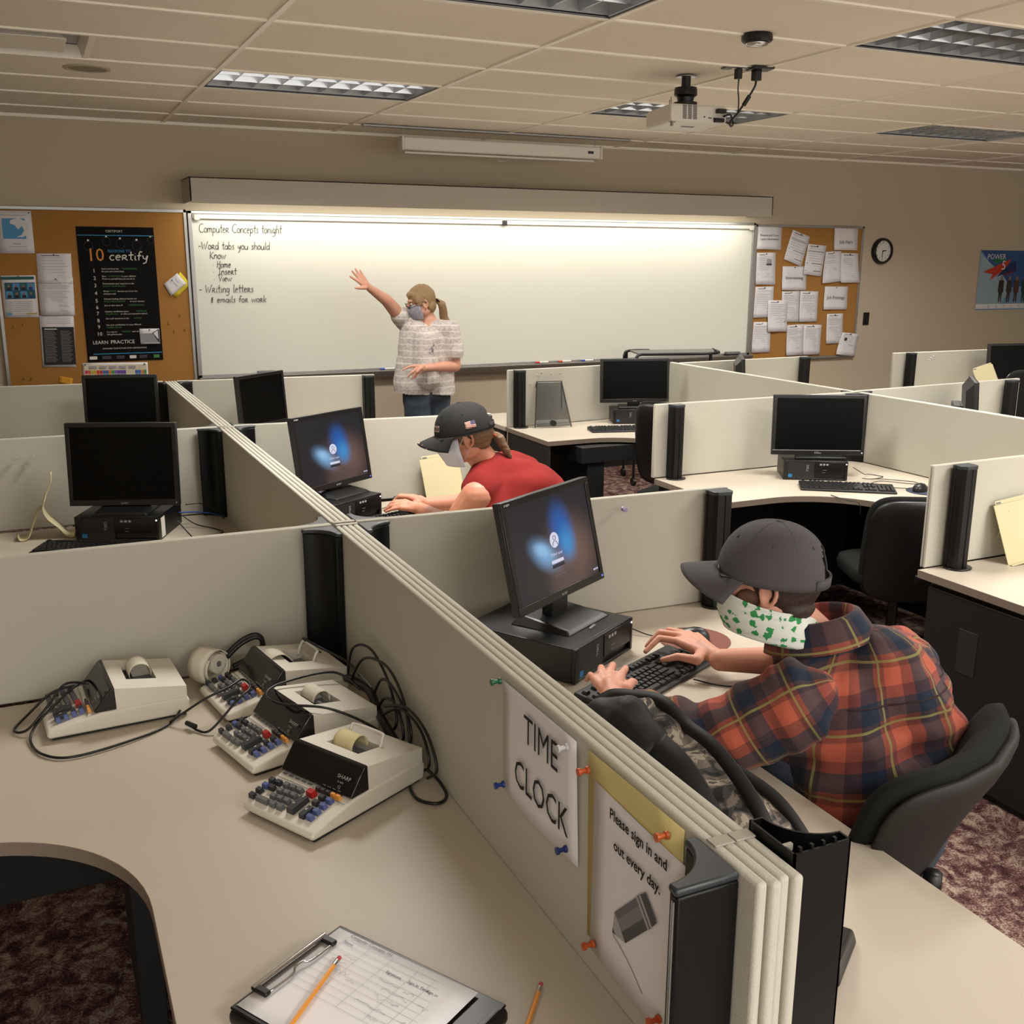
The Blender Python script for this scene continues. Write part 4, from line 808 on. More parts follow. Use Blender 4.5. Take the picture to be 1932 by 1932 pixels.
def cord(pts, label, r=.0022, ma=None, name='cable', cat='cable', group=None, n=7, parent=None, plug=None):
    p0 = Vector(pts[0]); t = empty(name, p0, 0, label, cat, group)
    m = MB(); m.M = Matrix.Translation(-p0); m.tube(bez(pts, n), r, 7); m.build('cord', ma or M_black, t, smooth=True)
    if plug:
        for a, b in plug: m = MB(); m.M = Matrix.Translation(-p0); m.cone(a, b, .007, .006, 10); m.build('plug', M_black, t)
    return t
# man in plaid's station
A1 = R(31)
ux, uy = cos(A1), sin(A1)
pc((1.217, 2.222, D), A1, 'slim black desktop computer beside the plaid man\'s keyboard', W=.32, Dp=.36)
monitor((1.292, 2.455, D+.10), R(30), 'lit monitor showing a login screen, in front of the man in the plaid shirt', lit=True, H=.31, tilt=-13, lift=.068)
keyboard((1.41, 2.175, D), R(25), 'black keyboard under the hands of the man in the plaid shirt')
pad((1.70, 2.375, D), 'round brown mouse pad beside the plaid man\'s hand', '#6e3a2c', 'pad_brown', .105)
mouse((1.685, 2.375, D+.003), R(66), 'black mouse on the brown pad beside the plaid man\'s hand')
cord([(1.66, 2.43, D+.012), (1.60, 2.45, D+.004), (1.55, 2.50, D+.02), (1.51, 2.47, D+.03), (1.49, 2.43, D+.03)], 'thin black mouse cord running to the nearest desktop computer', r=.0018)
cord([(1.52, 2.12, D+.006), (1.58, 2.05, D+.003), (1.70, 2.03, D+.003), (1.80, 2.06, D+.003)], 'black keyboard cord on the desk under the plaid man\'s forearm', r=.0022)
t = empty('paper_clip', (1.345, 2.36, D+.1012), R(40), 'bright paper clip lying on top of the nearest desktop computer', 'paper clip')
m = MB(); m.tube([(-.022, -.004, .0008), (.022, -.004, .0008), (.026, 0, .0008), (.022, .004, .0008), (-.018, .004, .0008), (-.02, .001, .0008), (.016, -.001, .0008)], .0008, 5); m.build('wire', M_steel, t)
# red man's station
pc((1.06, 4.06, D), A1, 'slim black desktop computer in front of the man in red', W=.32, Dp=.34)
monitor((1.155, 4.30, D+.10), R(32), 'lit monitor showing a login screen, in front of the man in red', lit=True, H=.325, tilt=-9, lift=.03)
keyboard((1.36, 4.10, D), R(20), 'black keyboard under the red-shirted man\'s hands, mostly hidden')
pad((1.66, 4.30, D), 'brown mouse pad near the man in red, mostly hidden', '#6e3a2c', 'pad_brown', .1)
mouse((1.645, 4.30, D+.003), R(-70), 'black mouse on the pad next to the cream document board')
cord([(1.60, 4.33, D+.012), (1.53, 4.40, D+.01), (1.46, 4.42, D+.03), (1.42, 4.36, D+.008), (1.36, 4.30, D+.01)], 'thin black mouse cord behind the red-shirted man\'s hand', r=.002)
# left station
A2 = R(-24)
pc((.095, 4.30, D), A2, 'slim black desktop computer with a white barcode label, left of the partition', W=.33, Dp=.30, sticker=True)
monitor((.295, 4.345, D+.10), A2+R(3), 'large unlit monitor standing nearest at the left', W=.435, H=.335, lift=.02)
keyboard((.155, 4.13, D), A2-R(4), 'black keyboard at the left, partly hidden by the cross partition')
for k, (pts, lab) in enumerate((([(.52, 4.30, .85), (.60, 4.32, .84), (.66, 4.36, .78), (.69, 4.42, .745)], 'black monitor cord sagging to the corner behind the left computer'), ([(.50, 4.36, .80), (.56, 4.33, .755), (.62, 4.28, .744), (.65, 4.20, .744), (.60, 4.16, .744)], 'thin black cord looping on the desk behind the left computer'), ([(.46, 4.10, .835), (.50, 4.08, .78), (.53, 4.10, .745), (.56, 4.14, .744)], 'thin cord hanging over the side of the left computer'))): cord(pts, lab, r=.0025)
cord([(.50, 4.38, .80), (.58, 4.40, .79), (.65, 4.42, .77), (.69, 4.44, .75)], 'blue network cable in the corner behind the left computer', r=.003, ma=mat('blue_cable', '#2a4fa8', .4))
# far left and far middle monitors
pc((.22, 6.02, D), A2, 'slim desktop computer under the far left monitor', W=.32, Dp=.30)
monitor((.44, 6.15, D+.10), R(-14), 'unlit monitor at the far left, standing behind the large one', W=.40, H=.29, lift=.07)
pc((1.02, 5.84, D), R(36), 'slim desktop computer under the far tilted monitor', W=.30, Dp=.28)
monitor((1.20, 6.02, D+.10), R(40), 'unlit tilted monitor at the far side, left of the standing woman', W=.42, H=.31, lift=.04)
# right island
pc((3.575, 6.06, D), R(-22), 'slim desktop computer under the far dark monitor behind the mesh stand', W=.30, Dp=.2)
monitor((3.765, 6.10, D+.10), R(-17), 'thin-framed unlit monitor right of the black mesh stand', W=.485, H=.30, lift=.035, base='plate', thick=.03)
keyboard((3.50, 5.80, D), R(-16), 'black keyboard on the desk right of the mesh stand')
pc((3.44, 4.11, D), R(-31), 'slim desktop computer under the widescreen monitor', W=.32, Dp=.22)
monitor((3.66, 4.12, D+.10), R(-27), 'unlit widescreen monitor with a silver strip, standing on a slim computer', W=.475, H=.31, lift=.012, brand='DELL', base='plate', stripe=True)
keyboard((3.58, 3.80, D), R(-36), 'black keyboard in front of the widescreen monitor')
pad((3.90, 3.60, D), 'round dark blue mouse pad right of the keyboard on the widescreen desk', '#2a3448', 'pad_navy', .095)
mouse((3.875, 3.615, D+.003), R(-70), 'black mouse on the dark blue pad at the widescreen desk')
for pts, lab in (([(3.78, 3.98, .80), (3.85, 3.97, .76), (3.93, 4.02, .744), (3.95, 3.94, .744), (3.86, 3.92, .744), (3.80, 3.93, .75)], 'coiled black cords right of the widescreen computer'), ([(3.72, 3.75, .748), (3.76, 3.82, .75), (3.86, 3.85, .746), (3.96, 3.74, .744), (4.0, 3.78, .744), (3.90, 3.90, .744), (3.84, 3.90, .75)], 'looping keyboard cord on the widescreen desk'), ([(3.83, 3.64, .752), (3.80, 3.72, .744), (3.76, 3.78, .744)], 'short mouse cord beside the dark blue pad'), ([(3.41, 3.72, .742), (3.40, 3.60, .742), (3.42, 3.545, .741), (3.42, 3.53, .69)], 'cord hanging over the front edge of the widescreen desk')): cord(pts, lab, r=.002)
monitor((4.88, 4.22, D+.02), R(46), 'monitor seen edge-on beyond the long thin partition', W=.40, H=.33, lift=.09, thick=.06)
pc((4.50, 3.96, D), R(46), 'dark narrow computer seen edge-on beside the edge-on monitor', W=.22, Dp=.05, H=.34)
monitor((4.59, 5.98, D+.03), R(56), 'edge-on monitor just below the right end of the marker tray', W=.40, H=.33, lift=.07, thick=.06)
monitor((7.22, 5.9, D+.06), R(-12), 'unlit monitor at the right edge under the blue poster', W=.50, H=.30, lift=.09, base='plate')
# ------------------------------------------------------------ adding machines
M_cal = mat('calculator_cream', '#d6d1c4', .45, bump=(700, .1, .0005)); M_cald = mat('calculator_underside', '#15130f', .6)
M_disp = mat('display_black', '#0b090a', .14, spec=.6)
KC = {'d': mat('ckey_dark', '#2b2d32', .45), 'g': mat('ckey_grey', '#5d5f60', .45), 'b': mat('ckey_blue', '#4d5a8c', .45), 'r': mat('ckey_red', '#a51f1c', .4), 'o': mat('ckey_orange', '#e09a45', .45), 'n': mat('ckey_brown', '#3a3234', .45)}
M_roll = mat('paper_roll', '#dcd6c6', .85, spec=.1); M_rolly = mat('paper_roll_yellow', '#dccfa2', .85, spec=.1)
CK = [(.057, .61, 'd'), (.054, .46, 'b'), (.052, .32, 'd'), (.047, .17, 'd'), (.146, .62, 'd'), (.14, .47, 'd'), (.25, .635, 'g'), (.34, .645, 'g'), (.43, .65, 'g'), (.256, .475, 'g'), (.344, .49, 'g'), (.432, .50, 'g'), (.255, .325, 'g'), (.344, .335, 'g'), (.432, .345, 'g'), (.343, .175, 'g'), (.438, .185, 'g'),
      (.716, .69, 'd'), (.713, .545, 'd'), (.815, .24, 'b'), (.815, .39, 'b'), (.813, .545, 'b'), (.814, .69, 'b')]
def calculator(loc, rz, label, roll=None, bail=True, strip=None, letters=True):
    t = empty('adding_machine', loc, rz, label, 'calculator', 'printing adding machines on the near desk')
    HW, YF, YB = .104, -.163, .163
    # lower body and keyboard deck: side profile (y,z)
    m = MB(); pr = [(YF+.006, .006), (YF, .014), (YF+.004, .024), (-.052, .048), (-.045, .05), (YB-.01, .05), (YB, .04), (YB-.004, .006)]
    m.add([(-HW+(.004 if k in (0, 1) else 0), y, z) for k, (y, z) in enumerate(pr)]+[(HW-(.004 if k in (0, 1) else 0), y, z) for k, (y, z) in enumerate(pr)], [tuple(range(8))]+[tuple(range(15, 7, -1))]+[(k, 8+k, 8+(k+1) % 8, (k+1) % 8) for k in range(8)])
    m.build('lower_case', M_cal, t, bevel=.005, segs=3)
    m = MB(); m.box(-HW+.008, HW-.008, YF+.012, YB-.01, .0005, .008); m.build('foot_plate', M_cald, t)
    # printer housing with a paper well
    m = MB(); w0, w1 = -HW+.003, HW-.003; yw0, yw1, xw0, xw1 = .028, .098, -.055, .04
    zt = lambda y: .103-.026*(y+.012)/.17
    def slab(x0, x1, y0, y1): m.add([(x0, y0, .045), (x1, y0, .045), (x1, y1, .045), (x0, y1, .045), (x0, y0, zt(y0)), (x1, y0, zt(y0)), (x1, y1, zt(y1)), (x0, y1, zt(y1))], [(3, 2, 1, 0), (4, 5, 6, 7), (0, 1, 5, 4), (1, 2, 6, 5), (2, 3, 7, 6), (3, 0, 4, 7)])
    slab(w0, w1, -.010, yw0); slab(w0, xw0, yw0, yw1); slab(xw1, w1, yw0, yw1); slab(w0, w1, yw1, YB-.006)
    m.build('printer_housing', M_cal, t)
    m = MB(); m.box(xw0, xw1, yw0, yw1, .05, .062); m.build('paper_well', M_grey2, t)
    m = MB(); m.box(xw0+.004, xw1-.004, yw0+.002, yw0+.02, .062, .085); m.build('print_head', M_blackm, t)
    # dark slanted display
    m = MB(); m.add([(s_*(HW-.001), y, z) for s_ in (-1, 1) for y, z in ((-.053, .0505), (-.058, .054), (-.018, .104), (-.008, .106), (-.006, .0505))], [(4, 3, 2, 1, 0), (5, 6, 7, 8, 9), (0, 1, 6, 5), (1, 2, 7, 6), (2, 3, 8, 7), (3, 4, 9, 8), (4, 0, 5, 9)])
    m.build('display', M_disp, t, bevel=.0025)
    if letters:
        g = MB(); nrm = atan2(.05, .04); Mx = Matrix.Translation((.05, -.0415, .0775)) @ Matrix.Rotation(nrm, 4, 'X'); g.text('SHARP', .0105, Mx @ Matrix.Translation((0, 0, .0022)), 0, sx=1.2); g.text('EL-2630', .005, Mx @ Matrix.Translation((.006, -.009, .0022)), 0); g.text('12', .009, Mx @ Matrix.Translation((.011, -.02, .0022)), 0); g.build('brand_name', M_logo, t)
    # keys
    sl = atan2(.024, .107)
    def P(u, v): return (-HW+.208*u, YF+.004+.107*v*1.08, .0255+.0262*v)
    def key(u, v, c, wu=.075, wv=.105, h=.010, nm='key'):
        b = MB(); W_, H_ = wu*.208, wv*.115; b.taper(-W_/2, W_/2, -H_/2, H_/2, 0, h, .0016); o = b.build(nm, KC[c], t); x, y, z = P(u, v); o.location = (x, y, z-.001); o.rotation_euler = (sl, 0, 0); return o
    for u, v, c in CK: key(u, v, c)
    key(.195, .17, 'g', .165); key(.575, .36, 'd', .095, .40, .012, 'total_key'); key(.73, .30, 'd', .075, .27, .010, 'multiply_key'); key(.575, .675, 'r', .095, .13, .013, 'clear_key')
    for k in range(4): key(.62+.068*k, .935, 'g' if k else 'g', .06, .075)
    for k in range(3): key(.585+.068*k, .825, 'n', .06, .075)
    key(.79, .825, 'o', .06, .075); key(.858, .825, 'o', .06, .075)
    g = MB(); x, y, z = P(.575, .36)
    g.text('+', .012, TR(x+.002, y+.008, z+.0118+.0045, sl), 0, 'CENTER'); g.text('=', .012, TR(x-.002, y-.014, z+.0118-.0005, sl), 0, 'CENTER')
    x, y, z = P(.73, .30); g.text('x', .012, TR(x, y-.004, z+.0105, sl), 0, 'CENTER'); g.build('key_marks', M_white, t)
    g = MB()
    for k in range(5):
        x, y, z = P(.07+.09*k, .87-.0*k); g.box(x-.005, x+.008, y-.002, y+.002, z, z+.0012)
    g.build('slide_switches', M_grey2, t)
    g = MB(); x, y, z = P(.49, .76)
    g.M = TR(x, y, z+.0003, sl); g.box(-.1, .1, -.0006, .0006, 0, .0006); g.build('deck_groove', M_grey2, t)
    # paper
    if roll:
        rr, ry, rz_, ma = roll
        b = MB()
        def fn(u, v):
            a = R(-20+230*v); return Vector((-.05+.058*u+(.003*sin(9*u) if v > .95 else 0), ry+rr*cos(a), rz_+rr*sin(a)))
        b.grid(fn, 6, 14); b.build('paper_strip', ma, t, smooth=True, solid=.0012)
    if strip:
        b = MB()
        def fn(u, v): return Vector((-.045+.055*u, .06-.075*v+.0, .072+.045*sin(v*2.2)-.012*v*v+.002*sin(u*11+v*9)))
        b.grid(fn, 6, 12); b.build('paper_strip', ma_w, t, smooth=True, solid=.0012)
    if bail:
        b = MB(); zz = zt(.105)
        b.tube(bez([(-.052, .088, zz-.01), (-.052, .100, zz+.018), (-.045, .108, zz+.024), (.03, .108, zz+.024), (.04, .100, zz+.018), (.04, .088, zz-.01)], 5), .0035, 8); b.build('roll_holder', M_white, t, smooth=True)
    return t
ma_w = M_roll
def calc_at(cx_, cy_, ang, label, **k): return calculator((cx_, cy_, D), R(ang), label, **k)
calc_at(.492, 1.925, -61.3, 'nearest cream adding machine with a torn yellow paper roll', roll=(.024, .066, .088, M_rolly))
calc_at(.477, 2.212, -75.0, 'adding machine behind the nearest one, a black cord looping over its top', roll=(.022, .066, .086, M_roll), bail=False)
calc_at(.487, 2.492, -80.5, 'farthest adding machine, in the corner by the post, half covered by cords', strip=True)
calc_at(.105, 2.552, -86.0, 'adding machine standing alone at the left, a cord lying over its keys', roll=(.026, .066, .092, M_roll), bail=False)
# loose roll of tape
t = empty('paper_roll', (.348, 2.632, D+.052), 0, 'loose white roll of calculator tape, uncoiling, beside the leftmost adding machine', 'paper roll')
b = MB(); ax = Vector((.60, -.80, 0)).normalized(); sd = Vector((.5, .86, 0))
rot = Matrix((ax, Vector((0, 0, 1)), ax.cross(Vector((0, 0, 1))))).transposed().to_4x4()
def sp(r0, r1, a0, a1, nm, ma, sol=.0012):
    b = MB(); b.M = rot
    def fn(u, v): a = R(a0+(a1-a0)*v); r_ = r0+(r1-r0)*v; return Vector((-.028+.057*u, r_*cos(a), r_*sin(a)))
    b.grid(fn, 3, 60); b.build(nm, ma, t, smooth=True, solid=sol)
sp(.050, .046, 0, 420, 'outer_turns', M_roll); sp(.036, .040, 40, 330, 'loose_turn', M_roll)
b = MB(); b.M = rot; b.cone((-.026, .008, -.008), (.026, .008, -.008), .026, .026, 28); b.build('coil', M_roll, t, smooth=40)
b = MB(); b.M = rot; b.cone((-.0285, .008, -.008), (.0285, .008, -.008), .0075, .0075, 16); b.build('core', M_grey2, t)
# black cord bundle loop (upright) behind the roll
t = empty('power_adapter', (.45, 2.645, D), 0, 'upright black loop of flat cord behind the loose paper roll', 'cable')
b = MB(); pts = [(-.055, 0, .07), (-.02, 0, .10), (.02, 0, .115), (.04, 0, .10), (.035, 0, .07), (0, 0, .05), (-.04, 0, .035)]
b.tube(bez(pts, 5), .007, 8); b.tube(bez([(x, y-.012, z-.003) for x, y, z in pts], 5), .006, 8); b.tube(bez([(-.055, 0, .07), (-.06, 0, .04), (-.05, 0, .008)], 4), .007, 8); b.build('cord', M_black, t, smooth=True)
# cords
cord([(.27, 2.50, .77), (.22, 2.42, .745), (.12, 2.36, .745), (0, 2.33, .745), (-.06, 2.37, .745), (-.085, 2.45, .746), (-.07, 2.50, .765), (-.02, 2.53, .80), (.02, 2.56, .82), (.05, 2.60, .815), (.06, 2.62, .80)], 'black power cord lying in a long loop around the leftmost adding machine', r=.0032, n=9)
cord([(.05, 2.53, .835), (.0, 2.56, .83), (-.04, 2.52, .80), (-.09, 2.50, .755), (-.12, 2.53, .746), (-.09, 2.60, .75), (-.03, 2.62, .79), (.03, 2.62, .80)], 'second turn of black cord crossing the keys of the leftmost adding machine', r=.0032, n=9)
cord([(.22, 2.42, .748), (.30, 2.40, .80), (.36, 2.42, .812), (.40, 2.45, .815), (.41, 2.40, .812), (.37, 2.36, .80), (.30, 2.33, .75), (.27, 2.36, .745)], 'black cord looping over the keys of the farthest adding machine, with its plug', r=.003, n=9, plug=[((.27, 2.36, .752), (.255, 2.39, .752))])
cord([(.66, 2.30, .80), (.60, 2.33, .845), (.47, 2.30, .852), (.42, 2.25, .852), (.44, 2.18, .852), (.53, 2.12, .85), (.62, 2.10, .80), (.66, 2.08, .76)], 'black cord making a flat loop over the second adding machine', r=.0032, n=9)
cord([(.64, 2.52, .80), (.58, 2.55, .86), (.60, 2.48, .86), (.66, 2.42, .83), (.67, 2.34, .82)], 'black cord crossing the back of the farthest adding machine', r=.0032)
rn = random.Random(5)
LB = ['highest arc of the cord tangle beside the farthest adding machine', 'cord arching against the partition above the tangle', 'middle loop of the cord tangle against the partition', 'inner loop of the black cord tangle', 'lower loop of the cord tangle hanging by the partition', 'large hanging loop behind the nearest adding machine']
TG = [[(.66, 2.42, .78), (.67, 2.40, .87), (.685, 2.30, .905), (.69, 2.18, .87), (.685, 2.10, .80), (.67, 2.12, .755)], [(.65, 2.36, .80), (.67, 2.30, .88), (.69, 2.18, .90), (.69, 2.06, .86), (.68, 2.0, .78), (.67, 2.05, .75)],
      [(.67, 2.26, .77), (.68, 2.20, .86), (.685, 2.12, .87), (.69, 2.02, .82), (.68, 2.02, .76), (.665, 2.12, .75)], [(.66, 2.20, .76), (.675, 2.16, .83), (.68, 2.08, .84), (.68, 2.04, .78), (.665, 2.10, .75)],
      [(.665, 2.14, .80), (.68, 2.06, .845), (.69, 1.96, .84), (.69, 1.90, .79), (.685, 1.93, .755), (.67, 2.02, .75)], [(.66, 2.12, .83), (.68, 2.02, .865), (.69, 1.92, .85), (.692, 1.86, .79), (.685, 1.90, .75)]]
for p_, l in zip(TG, LB): cord(p_, l, r=.0034, n=7)
cord([(.655, 2.44, .78), (.66, 2.36, .80), (.67, 2.26, .81), (.665, 2.18, .79), (.66, 2.12, .79), (.665, 2.06, .77)], 'thick knot of black cord along the back of the adding machines', r=.011)
cord([(.66, 2.38, .81), (.665, 2.34, .83), (.675, 2.26, .82)], 'short grey cord in the black tangle', r=.003, ma=M_grey2)
cord([(.685, 1.90, .77), (.70, 1.87, .755), (.698, 1.82, .746), (.67, 1.80, .745), (.64, 1.83, .745), (.64, 1.88, .745), (.655, 1.92, .745)], 'black cord end curling on the desk right of the nearest adding machine', r=.0036)
# ------------------------------------------------------------ clipboard, sheet, pencils
CA = R(31)
t = empty('clipboard', (.3535, 1.262, D), CA, 'black storage clipboard holding the sign-in sheet', 'clipboard')
m = MB(); m.box(-.12, .12, -.175, .165, 0, .028); m.build('box', M_black, t, bevel=.012, segs=4)
m = MB(); m.box(-.116, .116, -.17, .16, .028, .032); m.build('lid', M_black, t, bevel=.003)
m = MB(); m.box(.02, .10, -.168, -.16, .032, .035); m.build('latch', M_grey2, t, bevel=.001)
m = MB(); m.cone((-.075, .155, .039), (.075, .155, .039), .0045, .0045, 12); m.build('clip_bar', mat('chrome', '#c8c8c8', .15, metal=1), t, smooth=40)
m = MB(); m.tube(bez([(-.065, .13, .038), (-.02, .13, .038), (-.008, .136, .041), (.008, .136, .041), (.02, .13, .038), (.065, .13, .038)], 5), .002, 7); m.build('clip_wire', MATS['chrome'], t, smooth=True)
for s_ in (-1, 1): m = MB(); m.box(s_*.07-.006, s_*.07+.006, .128, .16, .034, .041); m.build('clip_arm', M_black, t, bevel=.002)
t = empty('sign_in_sheet', (.3535, 1.262, D+.0325), CA, 'white sign-in sheet with a printed table, held by the clipboard', 'paper')
m = MB(); m.grid(lambda u, v: Vector((-.108+.216*u, -.125+.279*v, .0006+.004*(1-v)**3*(.5+u*.5))), 6, 8); m.build('page', mat('bright_paper', '#ecebee', .8, spec=.2), t, smooth=True, solid=.0003)
m = MB(); z = .0026
def ln(x0, y0, x1, y1, w_=.0003): m.box(min(x0, x1)-w_, max(x0, x1)+w_, min(y0, y1)-w_, max(y0, y1)+w_, z, z+.0002)
# table seen landscape: columns along y
for k in range(10): ln(.095-.014*k, .125, .095-.014*k, -.10)
for yy in (.125, .075, .03, -.02, -.055, -.08, -.10): ln(.095, yy, -.031, yy)
m.build('table_rules', mat('rule_grey', '#c2c2c6', .8), t)
m = MB()
TM = lambda x, y: Matrix.Translation((x, y, z+.0003)) @ Matrix.Rotation(R(-90), 4, 'Z')
m.text('Computer Concepts 101', .0085, TM(.099, .122), 0); m.text('Name', .008, TM(.083, .123), 0); m.text('Signature', .008, TM(.066, .02), 0); m.text('Sign In Time', .008, TM(.067, -.022), 0); m.text('Sign out time', .008, TM(.067, -.058), 0); m.text('Date', .008, TM(.067, -.092), 0)
m.build('table_text', M_dark, t)
m = MB()
for k, (x, y, L_) in enumerate(((.05, .02, .04), (.036, .0, .05), (.018, -.0, .045), (-.002, .02, .06), (.05, -.03, .02), (.036, -.066, .02), (.02, -.03, .015), (.0, -.07, .02), (-.02, -.02, .02), (.03, .09, .03), (.02, .06, .02), (.06, .1, .025), (.045, .11, .03))):
    rr = random.Random(k); m.tube([(x+rr.uniform(-.0035, .0035), y-L_*q/9, z+.0003) for q in range(10)], .00022, 4)
m.build('signatures', mat('pencil_grey', '#8a8a90', .8), t)
M_pcl = mat('pencil_orange', '#e0922c', .4); M_fer = mat('ferrule', '#b9b9b4', .3, metal=.9); M_era = mat('eraser_pink', '#b8404a', .7); M_wood = mat('pencil_wood', '#c9a06a', .7)
def pencil(p0, p1, label, cut=.175):
    p0, p1 = Vector(p0), Vector(p1); d = (p1-p0).normalized(); t = empty('pencil', p0, 0, label, 'pencil', 'orange pencils on the near desk')
    def pt(s_): return d*s_
    m = MB(); m.cone(pt(0), pt(.008), .0034, .0034, 12); m.build('eraser', M_era, t, smooth=40); m = MB(); m.cone(pt(.008), pt(.02), .0037, .0037, 14); m.build('ferrule', M_fer, t, smooth=40)
    m = MB(); m.cone(pt(.02), pt(cut), .0037, .0037, 6); m.build('shaft', M_pcl, t); m = MB(); m.cone(pt(cut), pt(cut+.02), .0036, .0006, 6); m.build('tip', M_wood, t)
pencil((.344, 1.367, D+.042), (.228, 1.24, D+.040), 'orange pencil lying across the sign-in sheet')
pencil((.622, 1.226, D+.0045), (.565, 1.156, D+.0045), 'orange pencil on the bare desk right of the clipboard')
# ------------------------------------------------------------ signs pinned to the near partition
SX = .7085
def sgn(c, label, lines_, name='sign', y0=0, base=None, group=None, xoff=0):
    # c: tl,tr,br,bl in (y,z)
    t = empty(name, (SX, c[0][0], c[0][1]), 0, label, 'sign', group); P = lambda u, v: ((c[0][0]*(1-u)+c[1][0]*u)*(1-v)+(c[3][0]*(1-u)+c[2][0]*u)*v, (c[0][1]*(1-u)+c[1][1]*u)*(1-v)+(c[3][1]*(1-u)+c[2][1]*u)*v)
    m = mb_at(t); m.grid(lambda u, v: Vector((SX-.0012-xoff-.006*abs(sin(pi*u))*(v**2)-.004*u*(1-v), *P(u, v))), 8, 8); m.build('page', base or M_paper, t, smooth=True, solid=.0004)
    return t, P
def stext(m, s_, y, z, size, x=SX-.009, sx=1, bold=0):
    m.text(s_, size, Matrix.Translation((x, y, z)) @ Matrix.Rotation(R(-90), 4, 'Z') @ Matrix.Rotation(R(90), 4, 'X'), 0, 'CENTER', sx, bold)
def pin(y, z, hexc, label, x=SX-.003):
    t = empty('pushpin', (x, y, z), 0, label, 'pushpin', 'coloured pushpins on the near partition'); m = MB(); c = mat('pin'+hexc, hexc, .3, trans=.2)
    m.cone((0, 0, 0), (-.004, 0, 0), .0065, .0055, 14); m.cone((-.004, 0, 0), (-.014, 0, 0), .0035, .004, 12); m.cone((-.014, 0, 0), (-.018, 0, 0), .0062, .0062, 14); m.build('head', c, t, smooth=35)
t, P = sgn([(1.556, 1.105), (1.276, 1.112), (1.270, .897), (1.554, .892)], 'white landscape sign reading TIME CLOCK', None)
for wd, wz in (('TIME', 1.034), ('CLOCK', .938)): m = mb_at(t); stext(m, wd, 1.392, wz, .073, sx=.82); m.build('lettering', M_ink, t)
t, P = sgn([(1.242, 1.110), (.992, 1.112), (.99, 1.06), (1.240, .80)], 'yellow backing sheet of the sign-in notice', None, name='sign', base=mat('yellow_card', '#d3c27e', .8)) if False else (None, None)
t = empty('sign', (SX, 1.242, 1.11), 0, 'notice on yellow backing reading Please sign in and out every day', 'sign')
Pq = lambda c, u, v: ((c[0][0]*(1-u)+c[1][0]*u)*(1-v)+(c[3][0]*(1-u)+c[2][0]*u)*v, (c[0][1]*(1-u)+c[1][1]*u)*(1-v)+(c[3][1]*(1-u)+c[2][1]*u)*v)
cy = [(1.244, 1.112), (.99, 1.115), (.99, .80), (1.236, .80)]; cw = [(1.222, 1.074), (.975, 1.068), (.975, .785), (1.218, .79)]
m = mb_at(t); m.grid(lambda u, v: Vector((SX-.0012, *Pq(cy, u, v))), 4, 4); m.build('yellow_backing', mat('yellow_card', '#c9ba7c', .8), t, smooth=True, solid=.0005)
m = mb_at(t); m.grid(lambda u, v: Vector((SX-.0028-.004*v*v-.002*sin(3*u), *Pq(cw, u, v))), 6, 6); m.build('page', M_paper, t, smooth=True, solid=.0004)
for wd, wz in (('Please sign in and', 1.043), ('out every day.', .999)): m = mb_at(t); stext(m, wd, 1.090, wz, .0232, sx=.93, bold=.0006); m.build('lettering', M_ink, t)
m = mb_at(t)
m = mb_at(t); xq = SX-.0085
_ax = Vector((-.69, .724)); _pp = Vector((.724, .69)); _tp = Vector((1.149, .862))
def PD(s_, w_): q = _tp+_ax*s_*.86+_pp*w_*.80; return (q.x, q.y)
def poly(pts, mi, k=0): m.add([(SX-.0085-.0001*k, *PD(a, b)) for a, b in pts], [tuple(range(len(pts)))], mi)
poly([(.035, -.028), (.13, -.028), (.13, -.008), (.035, -.008)], 1); poly([(.035, -.008), (.13, -.008), (.13, .014), (.035, .014)], 0); poly([(.035, .014), (.13, .014), (.13, .028), (.035, .028)], 2)
poly([(0, 0), (.035, -.028), (.035, .028)], 3); poly([(0, 0), (.009, -.007), (.009, .007)], 1, 1); poly([(.13, -.029), (.148, -.029), (.148, .029), (.13, .029)], 3); poly([(.137, -.029), (.141, -.029), (.141, .029), (.137, .029)], 1, 1); poly([(.148, -.028), (.168, -.026), (.168, .026), (.148, .028)], 1)
m.tube([(SX-.0088, 1.147-.014*k, .860-.0032*k-.0006*k*k) for k in range(7)], .0006, 4, 0)
m.build('pencil_drawing', [mat('pd_mid', '#7b797b', .8), mat('pd_dark', '#4f4d50', .8), mat('pd_grey', '#67656a', .8), mat('pd_silver', '#a3a1a5', .6)], t)
for y, z, h, l in ((1.552, 1.106, '#1d6b4a', 'green pushpin at the top left of the TIME CLOCK sign'), (1.298, 1.094, '#cfcfd2', 'clear white pushpin at the top right of the TIME CLOCK sign'), (1.536, .913, '#20408f', 'blue pushpin at the bottom left of the TIME CLOCK sign'), (1.296, .918, '#1c3478', 'blue pushpin at the bottom right of the TIME CLOCK sign'), (1.231, 1.087, '#cc5a26', 'orange pushpin at the top left of the yellow-backed notice'), (1.017, 1.096, '#d0662c', 'orange pushpin at the top right of the yellow-backed notice'), (1.203, .807, '#cc5a26', 'orange pushpin at the lower left of the yellow-backed notice'), (1.018, .812, '#c85222', 'orange pushpin beside the black post, at the bottom edge of the picture')): pin(y, z, h, l, x=SX-.009)
